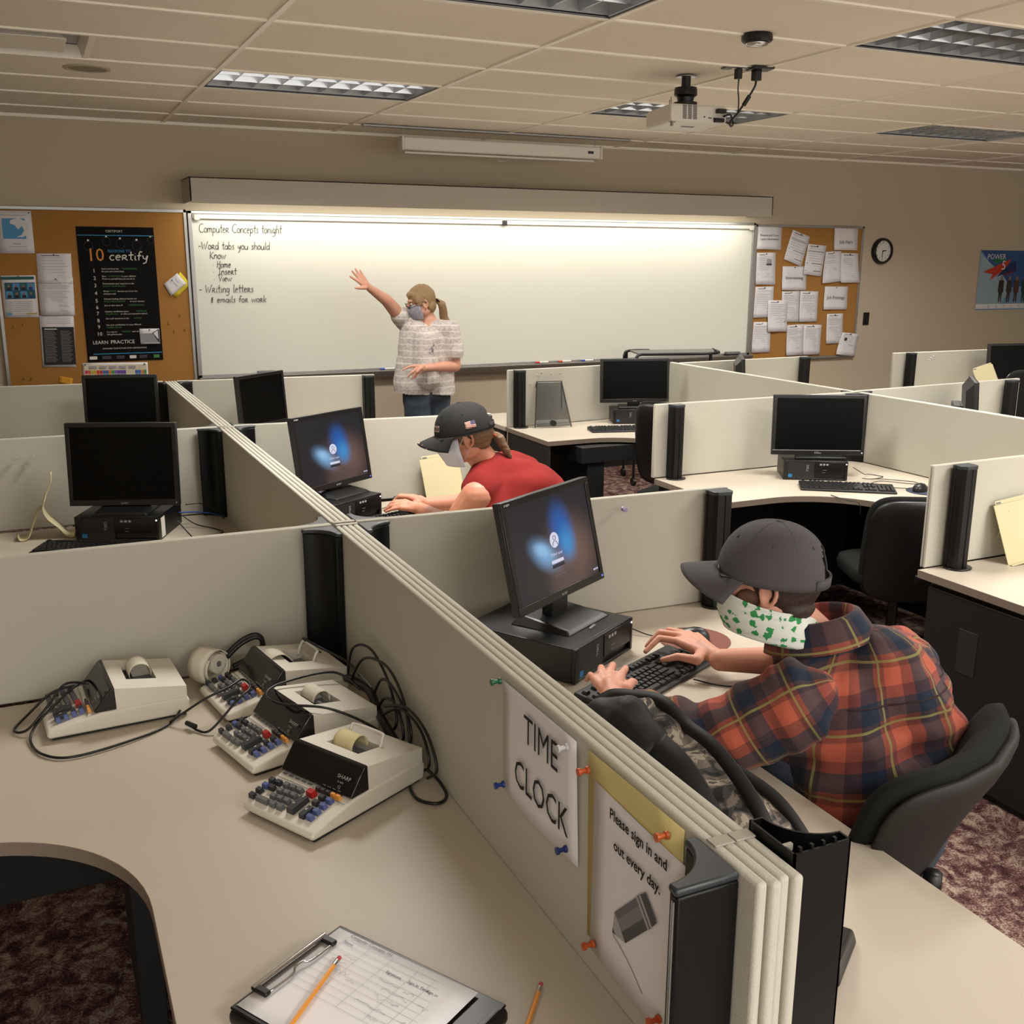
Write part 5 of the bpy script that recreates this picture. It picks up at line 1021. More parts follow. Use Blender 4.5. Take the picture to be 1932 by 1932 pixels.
# pins on far partitions
def pinz(x, y, z, hexc, label, g):
    m = MB(); m.cone((0, 0, 0), (0, -.004, 0), .007, .006, 12); m.cone((0, -.004, 0), (0, -.014, -.001), .0035, .0045, 12); m.cone((0, -.014, -.001), (0, -.018, -.001), .007, .007, 12); o = m.build('pushpin', mat('pin'+hexc, hexc, .3, trans=.3), smooth=35); o.location = (x, y, z); tag(o, label, 'pushpin', g)
pinz(1.607, 2.651, 1.088, '#a99ac0', 'lilac pushpin on the cross partition behind the nearest lit monitor', None)
for x, z in ((-.092, 1.045), (-.028, 1.047), (-.058, 1.012)): pinz(x, 4.561, z, '#c9c7bd', 'clear pushpin on the cross partition above the cream book stand', 'clear pushpins above the cream book stand')
for x, z in ((3.10, 1.095), (3.17, 1.085), (3.065, 1.08), (3.24, 1.085), (3.02, 1.02)): pinz(x, 6.208, z, '#c9c7bd', 'clear pushpin above the black mesh stand', 'clear pushpins above the black mesh stand')
for x, z in ((6.57, 1.075), (6.60, 1.085), (6.55, 1.06)): pinz(x, 6.162, z, '#d8d8d8', 'white pushpin on the farthest right partition', 'white pushpins on the farthest right partition')
# ------------------------------------------------------------ stands
M_crm = mat('cream_plastic', '#c2b993', .5)
t = empty('book_stand', (-.02, 4.42, D), R(0), 'cream plastic book stand seen edge-on at the left', 'book stand')
prof = [(.05, .262), (.045, .22), (.02, .165), (.008, .125), (.022, .085), (.06, .045), (.085, .012), (.11, .003), (.118, .02)]
m = MB(); pp = bez([(a, 0, b) for a, b in prof], 4)
m.grid(lambda u, v: pp[min(len(pp)-1, int(round(v*(len(pp)-1))))]+Vector((.004*(u-.5), .11*(u-.5)*(.35 if v < .25 else 1), 0)), 4, len(pp)-1); m.build('plate', M_crm, t, smooth=True, solid=.004)
pp2 = bez([(.008, 0, .125), (-.01, 0, .115), (-.03, 0, .07), (-.055, 0, .012), (-.085, 0, .004), (-.092, 0, .02)], 4)
m = MB(); m.grid(lambda u, v: pp2[min(len(pp2)-1, int(round(v*(len(pp2)-1))))]+Vector((0, .07*(u-.5), 0)), 3, len(pp2)-1); m.build('rear_leg', M_crm, t, smooth=True, solid=.004)
m = MB(); m.tube([(-.03, .0, .065), (.04, .0, .062)], .0025, 6); m.build('brace', M_crm, t)
def docholder(loc, rz, label, Wd=.20, H=.235, lean=20, roll_=0):
    t = empty('document_holder', loc, rz, label, 'document holder', 'cream document holders'); T_ = Matrix.Rotation(R(roll_), 4, 'Y') @ Matrix.Rotation(R(-lean), 4, 'X')
    m = MB(); m.M = T_; m.box(-Wd/2, Wd/2, 0, .003, .006, H-.015); m.box(-Wd/2+.01, Wd/2-.01, .001, .004, H-.015, H); m.build('plate', M_crm, t, bevel=.003)
    m = MB(); m.M = T_; m.box(-Wd/2, Wd/2, -.018, .003, .004, .009); m.build('ledge', M_crm, t, bevel=.001)
    m = MB(); m.M = T_; m.box(-Wd/2+.016, -Wd/2+.036, -.001, .0, H-.012, H-.006); m.cone((Wd/2-.03, -.001, H-.009), (Wd/2-.03, .0, H-.009), .003, .003, 10); m.build('slots', M_grey2, t)
    m = MB(); hz = H*.8*cos(R(lean)); hy = H*.8*sin(R(lean)); m.tube([(-.05, hy, hz), (-.06, hy+.06, .003), (.06, hy+.06, .003), (.05, hy, hz)], .0025, 6); m.build('wire_prop', M_white, t)
docholder((1.695, 4.37, D), R(-6), 'cream document board leaning behind the red-shirted man\'s mouse', roll_=-5, Wd=.185, H=.222)
docholder((3.30, 2.535, D), R(-3), 'cream document holder cut off by the right edge, above the black cabinet', Wd=.19, H=.25, roll_=-6)
docholder((6.90, 5.80, D+.05), R(-4), 'cream document holder at the far right, behind a partition', roll_=-14, H=.26)
t = empty('mesh_stand', (3.15, 6.18, D), R(-12), 'black wire stand with a dark mesh panel on the far desk', 'document stand')
m = MB(); m.tube([(-.125, -.10, .004), (-.085, .02, .295), (.085, .02, .295), (.125, -.10, .004)], .0045, 7, 0); m.build('front_frame', M_black, t)
m = MB(); m.tube([(-.085, .02, .295), (-.12, .12, .004), (-.02, .12, .004), (.12, .12, .004), (.085, .02, .295)], .0045, 7, 0); m.build('rear_frame', M_black, t)
M_mesh = mat('wire_mesh', '#2a2a2a', .5, metal=.3)
def _mesh():
    nt, b = texnode(M_mesh); tc = nt.nodes.new('ShaderNodeTexCoord'); m2 = []
    for d in ('X', 'Z'):
        w_ = nt.nodes.new('ShaderNodeTexWave'); w_.bands_direction = d; w_.inputs['Scale'].default_value = 90; nt.links.new(tc.outputs['Object'], w_.inputs[0]); g = nt.nodes.new('ShaderNodeMath'); g.operation = 'GREATER_THAN'; g.inputs[1].default_value = .5; nt.links.new(w_.outputs['Fac'], g.inputs[0]); m2.append(g)
    mx = nt.nodes.new('ShaderNodeMath'); mx.operation = 'MAXIMUM'; nt.links.new(m2[0].outputs[0], mx.inputs[0]); nt.links.new(m2[1].outputs[0], mx.inputs[1]); nt.links.new(mx.outputs[0], b.inputs['Alpha'])
_mesh()
m = MB(); m.quad((-.115, -.07, .05), (.115, -.07, .05), (.083, .016, .288), (-.083, .016, .288)); m.build('mesh_panel', M_mesh, t)
m = MB(); m.grid(lambda u, v: Vector((-.115+.23*u, -.075-.03*sin(pi*v/2), .05-.04*v)), 2, 4); m.build('mesh_tray', M_mesh, t)
m = MB(); m.cone((.0, -.105, .03), (.0, -.08, .03), .02, .02, 16); m.build('knob', M_black, t)
t = empty('stapler', (1.09, 1.09, D), R(35), 'small black wedge-shaped stapler on the desk right of the hollow post', 'stapler')
m = MB(); m.add([(-.08, -.02, 0), (.05, -.02, 0), (.05, .02, 0), (-.08, .02, 0), (-.08, -.016, .05), (.055, -.01, .02), (.055, .01, .02), (-.08, .016, .05)], [(3, 2, 1, 0), (4, 5, 6, 7), (0, 1, 5, 4), (1, 2, 6, 5), (2, 3, 7, 6), (3, 0, 4, 7)]); m.build('body', M_black, t, bevel=.005)
# floor cord at the lower left
cord([(-.1, 1.9, .006), (.0, 1.95, .006), (.08, 2.02, .006), (.2, 2.08, .006), (.35, 2.12, .006)], 'black cords lying on the carpet at the lower left', r=.007)
# ------------------------------------------------------------ chairs and cart
M_chf = mat('chair_fabric', '#161716', .9, spec=.2, bump=(500, .4, .002)); M_chp = mat('chair_plastic', '#0b0b0c', .42)
M_chs = mat('chair_shell', '#1c1815', .7)
def chair(loc, rz, label, style='shell', back_h=.5, seat_z=.46, back_w=.46, lean=8, backz=.60):
    t = empty('office_chair', loc, rz, label, 'chair', 'black office chairs')
    m = MB()
    def fn(u, v):
        a = 2*pi*u; c, s_ = cos(a), sin(a); k = .5; px = .24*(abs(c)**k)*(1 if c > 0 else -1); py = .23*(abs(s_)**k)*(1 if s_ > 0 else -1)
        prof = [(0, -.045), (.8, -.045), (.97, -.03), (1, 0), (.97, .025), (.85, .038), (0, .04)]; f_ = v*6; i = min(5, int(f_)); q = f_-i; r_ = prof[i][0]*(1-q)+prof[i+1][0]*q; z = prof[i][1]*(1-q)+prof[i+1][1]*q
        return Vector((px*r_, py*r_, seat_z+z))
    m.grid(fn, 32, 12); m.build('seat', M_chf, t, smooth=True)
    T_ = Matrix.Translation((0, -.22, backz)) @ Matrix.Rotation(R(lean), 4, 'X')
    def backfn(th, off, w_, h_):
        def fn(u, v):
            a = 2*pi*u; c, s_ = cos(a), sin(a); k = .42; x = w_/2*(abs(c)**k)*(1 if c > 0 else -1); z = h_/2*(abs(s_)**k)*(1 if s_ > 0 else -1)
            pr = [(0, -1), (.8, -.9), (.96, -.5), (1, 0), (.96, .5), (.8, .9), (0, 1)]; f_ = v*6; i = min(5, int(f_)); q = f_-i; r_ = pr[i][0]*(1-q)+pr[i+1][0]*q; y = pr[i][1]*(1-q)+pr[i+1][1]*q
            X, Z = x*r_, z*r_; X *= (.60+.42*(Z/h_+.5)) if style == 'shell' else 1; return Vector((X, y*th+off+.9*X*X-(.12 if style == 'shell' else .0)*(Z/h_)*1.0*Z*6*.2, Z))
        return fn
    m = MB(); m.M = T_; m.grid(backfn(.034, .012, back_w, back_h), 40, 12); m.build('backrest', M_chf, t, smooth=True)
    m = MB(); m.M = T_; m.grid(backfn(.022, -.022, back_w*.97, back_h*.96), 40, 12); m.build('back_shell', M_chs if style == 'shell' else M_chp, t, smooth=True)
    m = MB() if style != 'shell' else MB(); m.tube(bez([(0, -.05, seat_z-.05), (0, -.16, seat_z-.05), (0, -.235, seat_z-.0), (0, -.242, backz-.1)], 5), [.02]*16, 8); m.build('back_support', M_chp, t, smooth=True)
    m = MB(); m.cone((0, 0, .12), (0, 0, seat_z-.05), .025, .022, 14); m.box(-.08, .08, -.08, .08, seat_z-.06, seat_z-.045); m.build('gas_column', M_chp, t, smooth=40)
    m = MB(); m.cone((0, 0, .07), (0, 0, .13), .045, .035, 16); m.build('hub', M_chp, t, smooth=40)
    for k in range(5):
        a = 2*pi*k/5+.3; b = MB(); b.tube([(.03*cos(a), .03*sin(a), .105), (.18*cos(a), .18*sin(a), .09), (.29*cos(a), .29*sin(a), .07)], [.02, .017, .013], 8); lg = b.build('leg', M_chp, t, smooth=True)
        b = MB(); b.cone((.29*cos(a)-.012*sin(a), .29*sin(a)+.012*cos(a), .03), (.29*cos(a)+.012*sin(a), .29*sin(a)-.012*cos(a), .03), .028, .028, 16); b.cone((.29*cos(a), .29*sin(a), .05), (.29*cos(a), .29*sin(a), .07), .008, .008, 8); b.build('caster', M_chp, lg)
    return t
def armrest(t, s_):
    m = MB(); m.tube(bez([(s_*.2, 0, .42), (s_*.29, 0, .42), (s_*.30, 0, .52), (s_*.30, 0, .66)], 5), .014, 8); m.build('arm_post', M_chp, t, smooth=True); m = MB(); m.box(s_*.30-.03, s_*.30+.03, -.14, .12, .66, .685); m.build('armrest', M_chp, t, bevel=.01)
c1 = chair((1.515, 1.585, 0), R(20.5), 'black swivel chair under the man in the plaid shirt', backz=.695, back_h=.46, back_w=.58, seat_z=.42, lean=24)
c2 = chair((3.52, 3.38, 0), R(-24), 'empty black chair in front of the widescreen desk', style='panel', backz=.60, back_h=.50, back_w=.46); armrest(c2, 1)
c3 = chair((3.45, 5.02, 0), R(-62), 'black chair behind the middle cross partition, seen edge-on', style='panel', backz=.80, back_h=.50, back_w=.44)
c4 = chair((6.35, 4.85, 0), R(160), 'black chair back at the far right edge behind an end post', style='panel', backz=.84, back_h=.5, back_w=.5)
c5 = chair((1.86, 3.60, 0), R(38), 'black chair under the man in red, hidden behind the partition', style='panel', backz=.60, back_h=.3, seat_z=.42, lean=14)
t = empty('cart', (4.95, 7.42, 0), 0, 'black tube-framed cart with a grey top, standing in front of the whiteboard', 'cart')
m = mb_at(t); m.prism([(4.50, 7.22), (5.16, 7.12), (5.36, 7.42), (4.62, 7.58)], 1.075, 1.09); m.build('top', mat('cart_top', '#6c6c68', .5), t, bevel=.004)
m = mb_at(t); m.tube(bez([(4.47, 7.22, .3), (4.46, 7.22, .95), (4.46, 7.22, 1.05), (4.50, 7.22, 1.083), (4.62, 7.20, 1.084), (5.16, 7.11, 1.084), (5.34, 7.40, 1.084), (5.36, 7.42, 1.084)], 5), .012, 8); m.tube(bez([(4.60, 7.60, .3), (4.58, 7.60, .95), (4.58, 7.60, 1.05), (4.62, 7.595, 1.083), (4.8, 7.56, 1.084)], 5), .012, 8); m.build('tube_frame', M_black, t, smooth=True)
for x, y in ((5.13, 7.14), (5.34, 7.42), (4.47, 7.22), (4.60, 7.60)): m = mb_at(t); m.cone((x, y, .06), (x, y, 1.07), .011, .011, 10); lg = m.build('leg', M_black, t); m = mb_at(t); m.cone((x-.012, y, .032), (x+.012, y, .032), .032, .032, 16); m.build('caster', M_black, t)
m = mb_at(t); m.prism([(4.50, 7.22), (5.16, 7.12), (5.36, 7.42), (4.62, 7.58)], .42, .435); m.build('shelf', M_black, t)
# ------------------------------------------------------------ people
def V(*a): return Vector(a)
def blob(name, mb, ma, t, voxel=.006, smooth=3, disp=None, keep=None, attr=None, matfn=None, cast=None):
    me = bpy.data.meshes.new('tmp'); me.from_pydata([tuple(v) for v in mb.v], [], mb.f); o = bpy.data.objects.new('tmp', me); COL.objects.link(o)
    m = o.modifiers.new('r', 'REMESH'); m.mode = 'VOXEL'; m.voxel_size = voxel; m.adaptivity = 0
    if smooth: s_ = o.modifiers.new('s', 'SMOOTH'); s_.factor = .6; s_.iterations = smooth
    dg = bpy.context.evaluated_depsgraph_get(); ev = o.evaluated_get(dg); src = ev.to_mesh()
    n = len(src.vertices); co = [v.co.copy() for v in src.vertices]; no = [v.normal.copy() for v in src.vertices]; fs = [tuple(p.vertices) for p in src.polygons]
    ev.to_mesh_clear(); bpy.data.objects.remove(o); bpy.data.meshes.remove(me)
    if disp: co = [c+k*disp(c, k) for c, k in zip(co, no)]
    if keep:
        fs = [f for f in fs if keep(sum((co[i] for i in f), Vector())/len(f))]
        used = sorted({i for f in fs for i in f}); mp = {i: k for k, i in enumerate(used)}; co = [co[i] for i in used]; fs = [tuple(mp[i] for i in f) for f in fs]
    off = t.location
    r = bpy.data.meshes.new(name); r.from_pydata([tuple(c-off) for c in co], [], fs)
    mats = ma if isinstance(ma, list) else [ma]
    for q in mats: r.materials.append(q)
    r.update(); r.shade_smooth()
    if matfn: r.polygons.foreach_set('material_index', [matfn(sum((co[i] for i in f), Vector())/len(f)) for f in fs])
    if attr:
        a = r.attributes.new('pc', 'FLOAT_VECTOR', 'POINT'); a.data.foreach_set('vector', [x for c in co for x in attr(c)])
    ob = bpy.data.objects.new(name, r); COL.objects.link(ob); ob.parent = t; ob['_n'] = 0; del ob['_n']; return ob
def chain(mb, pts, rs, n=14):
    for i in range(len(pts)-1): mb.caps(pts[i], pts[i+1], rs[i], rs[i+1], n)
def hand(mb, wrist, kn, mid, tip, thb, thm, tht, s_=1, wr=.024):
    ctr = sum(kn, Vector())/4
    mb.caps(wrist, wrist*.5+ctr*.5, wr*s_, .024*s_, 12)
    for k, q in enumerate(kn): mb.caps(wrist*.75+q*.25, q, .017*s_, .0125*s_, 10)
    for i in range(3): mb.caps(kn[i]*.9+wrist*.1, kn[i+1]*.9+wrist*.1, .013*s_, .012*s_, 8)
    mb.caps(wrist*.55+ctr*.45, thb, .018*s_, .015*s_, 10); mb.caps(thb, thm, .0135*s_, .011*s_, 10); mb.caps(thm, tht, .011*s_, .0085*s_, 10)
    for a, b, c, r_ in zip(kn, mid, tip, (.0098, .0102, .0098, .0085)): mb.caps(a, b, r_*1.08*s_, r_*.98*s_, 10); mb.caps(b, b*.45+c*.55, r_*.98*s_, r_*.9*s_, 10); mb.caps(b*.45+c*.55, c, r_*.9*s_, r_*.78*s_, 10)
class Frame:
    def __init__(s, c, f, up=(0, 0, 1), k=1):
        s.c = Vector(c); s.f = Vector(f).normalized(); s.l = Vector(up).cross(s.f).normalized(); s.u = s.f.cross(s.l).normalized(); s.k = k
        s.rot = Matrix((s.f, s.l, s.u)).transposed()
    def p(s, f=0, l=0, u=0): return s.c+(s.f*f+s.l*l+s.u*u)*s.k
    def e(s, mb, f, l, u, rf, rl, ru, mi=0): mb.ell(s.p(f, l, u), (rf*s.k, rl*s.k, ru*s.k), s.rot, 24, 14, mi)
    def loc(s, q): d = q-s.c; return d.dot(s.f)/s.k, d.dot(s.l)/s.k, d.dot(s.u)/s.k
def head(mb, F, neck_to, nr=.055):
    F.e(mb, -.012, 0, .03, .098, .077, .098); F.e(mb, .018, 0, -.02, .078, .068, .09); F.e(mb, .04, 0, -.075, .045, .048, .038); F.e(mb, .07, 0, -.095, .022, .026, .016)
    F.e(mb, .078, 0, .032, .018, .052, .013); mb.caps(F.p(.088, 0, .018), F.p(.112, 0, -.022), .009, .0135, 10); F.e(mb, .098, 0, -.026, .014, .018, .010)
    F.e(mb, .086, 0, -.058, .012, .024, .008); F.e(mb, .084, 0, -.068, .011, .02, .008)
    for s_ in (-1, 1):
        F.e(mb, .06, s_*.04, -.02, .025, .022, .025); F.e(mb, 0, s_*.055, -.06, .05, .018, .03)
        # ear: helix ring, lobe
        mb.tube([F.p(-.012+.017*cos(a), s_*(.079+.008*(1-cos(a))*.5), -.008+.029*sin(a)) for a in [2*pi*k/16 for k in range(16)]], .0058, 6, closed=True); F.e(mb, -.008, s_*.075, -.01, .012, .006, .022); F.e(mb, -.004, s_*.079, -.036, .009, .005, .010)
    mb.caps(F.p(-.03, 0, -.06), neck_to, nr, nr*1.1, 18)
M_eyew = mat('eye_white', '#d8d0c8', .3); M_iris = mat('eye_iris', '#3a2a20', .3)
M_lens = mat('spectacle_lens', '#ffffff', .05, spec=.6, trans=1.0); MATS['spectacle_lens'].node_tree.nodes['Principled BSDF'].inputs['IOR'].default_value = 1.05
def eyes(F, t):
    for s_ in (-1, 1):
        m = MB(); m.M = Matrix.Translation(-t.location); m.ell(F.p(.076, s_*.031, .005), .0125, None, 16, 10, 0); m.ell(F.p(.0845, s_*.031, .004), .0055, None, 12, 8, 1); m.build('eye', [M_eyew, M_iris], t, smooth=True)
def glasses(F, t, label, w_=.028, h_=.019, f0=.112, u0=.004, r=.0019, ma=None):
    g = MB(); g.M = Matrix.Translation(-t.location)
    for s_ in (-1, 1):
        ring = [F.p(f0-.012*abs((s_*.033+w_*cos(a)*1.0)/.06)**2, s_*.033+w_*(abs(cos(a))**.6)*(1 if cos(a) > 0 else -1), u0+h_*(abs(sin(a))**.6)*(1 if sin(a) > 0 else -1)) for a in [2*pi*k/20 for k in range(20)]]
        g.tube(ring, r, 6, closed=True); g.tube([F.p(f0-.012, s_*.062, u0+.006), F.p(f0-.02, s_*.076, u0+.007), F.p(.01, s_*.082, u0+.008), F.p(-.012, s_*.083, u0+.004), F.p(-.028, s_*.08, u0-.016)], r*1.2, 6)
        l = MB(); l.M = Matrix.Translation(-t.location); l.add(ring, [tuple(range(20))]); l.build('lens', M_lens, GL_OBJ[0]) if False else None
        LENS.append(ring)
    g.tube([F.p(f0, -.006, u0+.003), F.p(f0+.003, 0, u0+.006), F.p(f0, .006, u0+.003)], r, 6)
    o = g.build('glasses', ma or M_black, t, smooth=True)
    for ring in LENS: l = MB(); l.M = Matrix.Translation(-t.location); l.add(ring, [tuple(range(20))]); l.build('lens', M_lens, o)
    LENS.clear(); return o
LENS = []; GL_OBJ = [None]
def nz(p, s_, a): return noise.noise(p*s_)*a
def cap(F, t, ma, name='cap', rf=.118, rl=.096, ru=.118, u0=.012, brim=.075, tilt=0, stitch=None, gap=True, brim_ma=None, stiff=0):
    T0 = -t.location; m = MB(); m.M = Matrix.Translation(T0); N1, N2 = 48, 16
    def P(th, ph): # th around from front, ph 0 at band..pi/2 top
        k = cos(ph)**.82 if ph < pi/2 else 0; sq = 1+.03*sin(6*th/1.0)*0
        return F.p(-.008+rf*k*cos(th), rl*k*sin(th), u0+ru*sin(ph)*(1+.03*cos(th)*(1-sin(ph))))
    vs = [P(2*pi*i/N1, pi/2*j/N2) for j in range(N2) for i in range(N1)]+[P(0, pi/2)]; fs = []
    for j in range(N2-1):
        for i in range(N1):
            th = 2*pi*(i+.5)/N1-pi; back = abs(th)   # th=0 at back
            if gap and ((abs(th)/.42)**2+((j-1.2)/6.2)**2 < 1) and j >= 2: continue
            fs.append((j*N1+i, j*N1+(i+1) % N1, (j+1)*N1+(i+1) % N1, (j+1)*N1+i))
    fs += [((N2-1)*N1+i, (N2-1)*N1+(i+1) % N1, N2*N1) for i in range(N1)]
    m.add(vs, fs); root = m.build(name, ma, t, smooth=True, solid=.0022)
    m = MB(); m.M = Matrix.Translation(T0)
    def B(a, v):
        th = (a-.5)*2*1.15; c, s_ = cos(th), sin(th); ext = brim*v*(1-.25*abs(s_)**3)
        return F.p(-.008+rf*c+ext*c**.6*1.0, rl*s_*(1+.0*v)+ext*.12*s_, u0+.004-.052*(abs(s_)**1.8)*v-.012*v*v)
    m.grid(B, 24, 8); m.build('brim', brim_ma or ma, root, smooth=True, solid=.0035)
    m = MB(); m.M = Matrix.Translation(T0); F.e(m, -.008, 0, u0+ru+.001, .008, .008, .004); m.build('button', ma, root, smooth=True)
    m = MB(); m.M = Matrix.Translation(T0)
    for k in range(6):
        th = k*pi/3+ (0 if not stiff else 0); pts = [P(th, pi/2*q/14)+F.u*.0006 for q in range(0 if abs(th-pi) > .1 else 7, 15)]; m.tube(pts, .0011, 5)
    m.build('seam', stitch or ma, root, smooth=True)
    m = MB(); m.M = Matrix.Translation(T0)
    for k in range(6):
        th = k*pi/3+pi/6; c = P(th, pi/2*.5); n_ = (c-F.p(-.008, 0, u0)).normalized(); a = n_.orthogonal().normalized(); b = n_.cross(a)
        m.tube([c+n_*.001+a*.0035*cos(q)+b*.0035*sin(q) for q in [2*pi*i/10 for i in range(10)]], .0009, 5, closed=True)
    m.build('eyelet', stitch or ma, root, smooth=True)
    m = MB(); m.M = Matrix.Translation(T0); m.grid(lambda a, v: F.p(-.008-(rf+.0015)*cos((a-.5)*1.3), (rl+.0015)*sin((a-.5)*1.3)*-1, u0+.002+.022*v), 10, 1); m.build('strap', ma, root, smooth=True, solid=.002)
    return root
def seamline(ob, t, pts, dirn, r=.0022, ma=None, name='seam'):
    from mathutils.bvhtree import BVHTree
    me = ob.data; bv = BVHTree.FromPolygons([v.co for v in me.vertices], [tuple(p.vertices) for p in me.polygons]); out = []
    for p in bez(pts, 6):
        q = Vector(p)-t.location; h = bv.ray_cast(q-Vector(dirn)*.5, Vector(dirn))
        if h[0] is not None: out.append(h[0]+h[1]*.001)
    if len(out) > 2: m = MB(); m.tube(out, r, 5); return m.build(name, ma, ob)

M_skin1 = mat('skin_light', '#c98f78', .55, bump=(200, .15, .001)); M_skin2 = mat('skin_ruddy', '#bf8168', .55, bump=(200, .15, .001)); M_skin3 = mat('skin_pale', '#c8937c', .55, bump=(200, .15, .001))
for q in (M_skin1, M_skin2, M_skin3): q.node_tree.nodes['Principled BSDF'].inputs['Subsurface Weight'].default_value = .08; q.node_tree.nodes['Principled BSDF'].inputs['Subsurface Radius'].default_value = (.01, .004, .002)
M_hairb = mat('hair_brown', '#33241b', .6, noise_amt=.35, noise_scale=150, bump=(300, .8, .002))
M_grcap = mat('cap_grey', '#4a4648', .85, bump=(500, .25, .001)); M_grst = mat('cap_stitch', '#3a3638', .9)
M_plaid = mat('plaid_flannel', '#5a3028', .92, spec=.15, sheen=.1)
def _plaid():
    nt, b = texnode(M_plaid); N = nt.nodes.new; L = nt.links.new
    at = N('ShaderNodeAttribute'); at.attribute_name = 'pc'; sp_ = N('ShaderNodeSeparateXYZ'); L(at.outputs['Vector'], sp_.inputs[0]); cols = []; lines = []
    for ax, per, ph in ((0, .118, .1), (1, .125, .0)):
        a = N('ShaderNodeMath'); a.operation = 'MULTIPLY_ADD'; a.inputs[1].default_value = 1/per; a.inputs[2].default_value = 50+ph; L(sp_.outputs[ax], a.inputs[0])
        fr = N('ShaderNodeMath'); fr.operation = 'FRACT'; L(a.outputs[0], fr.inputs[0])
        r = N('ShaderNodeValToRGB'); r.color_ramp.interpolation = 'CONSTANT'; e = r.color_ramp.elements
        e[0].position = 0; e[0].color = (.64, .31, .24, 1); e[1].position = .30; e[1].color = (.36, .19, .18, 1)
        for p_, c_ in ((.50, (.12, .145, .20, 1)), (.80, (.36, .20, .18, 1))): k = e.new(p_); k.color = c_
        L(fr.outputs[0], r.inputs[0]); cols.append(r)
        r2 = N('ShaderNodeValToRGB'); r2.color_ramp.interpolation = 'CONSTANT'; e = r2.color_ramp.elements; e[0].position = 0; e[0].color = (0, 0, 0, 1); e[1].position = .88; e[1].color = (1, 1, 1, 1); k = e.new(.92); k.color = (0, 0, 0, 1); L(fr.outputs[0], r2.inputs[0]); lines.append(r2)
    mx = N('ShaderNodeMix'); mx.data_type = 'RGBA'; mx.blend_type = 'MULTIPLY'; mx.inputs[0].default_value = 1; L(cols[0].outputs[0], mx.inputs[6]); L(cols[1].outputs[0], mx.inputs[7])
    ad = N('ShaderNodeMath'); ad.operation = 'MAXIMUM'; L(lines[0].outputs[0], ad.inputs[0]); L(lines[1].outputs[0], ad.inputs[1]); s_ = N('ShaderNodeMath'); s_.operation = 'MULTIPLY'; s_.inputs[1].default_value = .7; L(ad.outputs[0], s_.inputs[0])
    m2 = N('ShaderNodeMix'); m2.data_type = 'RGBA'; L(s_.outputs[0], m2.inputs[0]); L(mx.outputs[2], m2.inputs[6]); m2.inputs[7].default_value = lin('#8a8450'); L(m2.outputs[2], b.inputs['Base Color'])
    tc = N('ShaderNodeTexCoord'); n = N('ShaderNodeTexNoise'); n.inputs['Scale'].default_value = 400; L(tc.outputs['Object'], n.inputs[0]); bp = N('ShaderNodeBump'); bp.inputs['Strength'].default_value = .3; bp.inputs['Distance'].default_value = .001; L(n.outputs['Fac'], bp.inputs['Height']); L(bp.outputs[0], b.inputs['Normal'])
_plaid()
M_gait = mat('gaiter_print', '#cfd3cc', .85)
def _g():
    nt, b = texnode(M_gait); N = nt.nodes.new; L = nt.links.new; tc = N('ShaderNodeTexCoord'); v = N('ShaderNodeTexVoronoi'); v.inputs['Scale'].default_value = 46; v.inputs['Randomness'].default_value = .6
    n = N('ShaderNodeTexNoise'); n.inputs['Scale'].default_value = 90; n.inputs['Detail'].default_value = 3; L(tc.outputs['Object'], n.inputs[0]); L(tc.outputs['Object'], v.inputs[0])
    a = N('ShaderNodeMath'); a.operation = 'MULTIPLY_ADD'; a.inputs[1].default_value = .9; L(n.outputs['Fac'], a.inputs[0]); L(v.outputs['Distance'], a.inputs[2])
    r = N('ShaderNodeValToRGB'); e = r.color_ramp.elements; e[0].position = .79; e[0].color = lin('#2f8a4c'); e[1].position = .83; e[1].color = lin('#d6d9d2'); L(a.outputs[0], r.inputs[0]); L(r.outputs[0], b.inputs['Base Color'])
_g()
M_jean = mat('jeans_navy', '#2a3340', .9, bump=(400, .3, .001)); M_darkp = mat('dark_trousers', '#17181c', .9); M_shoe = mat('shoe_black', '#101010', .5)
# ---- man in plaid
t = empty('person', (1.62, 1.62, 0), 0, 'seated person in an orange plaid shirt, grey cap and leaf-print face gaiter', 'person')
F1 = Frame((1.455, 1.765, 1.137), (-.70, .71, .07)); u1 = V(.94, .33, 0).normalized(); f1 = V(-.33, .94, 0)
N0 = V(1.575, 1.715, .99); SL = V(1.43, 1.62, .90); SRr = V(1.845, 1.745, .885); EL = V(1.27, 1.755, .80); WL = V(1.195, 1.99, .805); ER = V(1.845, 1.99, .79); WR = V(1.588, 2.10, .797)
kR = [V(1.540, 2.235, .812), V(1.565, 2.25, .818), V(1.593, 2.255, .816), V(1.618, 2.25, .808)]; mR = [V(1.500, 2.262, .817), V(1.520, 2.288, .822), V(1.555, 2.298, .820), V(1.59, 2.29, .812)]; tR = [V(1.455, 2.258, .786), V(1.484, 2.296, .784), V(1.528, 2.315, .784), V(1.568, 2.312, .784)]
kL = [V(1.258, 2.06, .828), V(1.236, 2.078, .832), V(1.212, 2.082, .83), V(1.19, 2.072, .822)]; mL = [V(1.292, 2.095, .825), V(1.268, 2.118, .83), V(1.238, 2.124, .826), V(1.20, 2.112, .818)]; tL = [V(1.30, 2.12, .792), V(1.282, 2.142, .792), V(1.25, 2.150, .792), V(1.205, 2.14, .792)]
b = MB(); head(b, F1, N0+V(0, 0, -.02)); chain(b, [N0+V(0, 0, -.05), V(1.64, 1.67, .86), V(1.66, 1.60, .70), V(1.66, 1.57, .52)], [.072, .12, .11, .10])
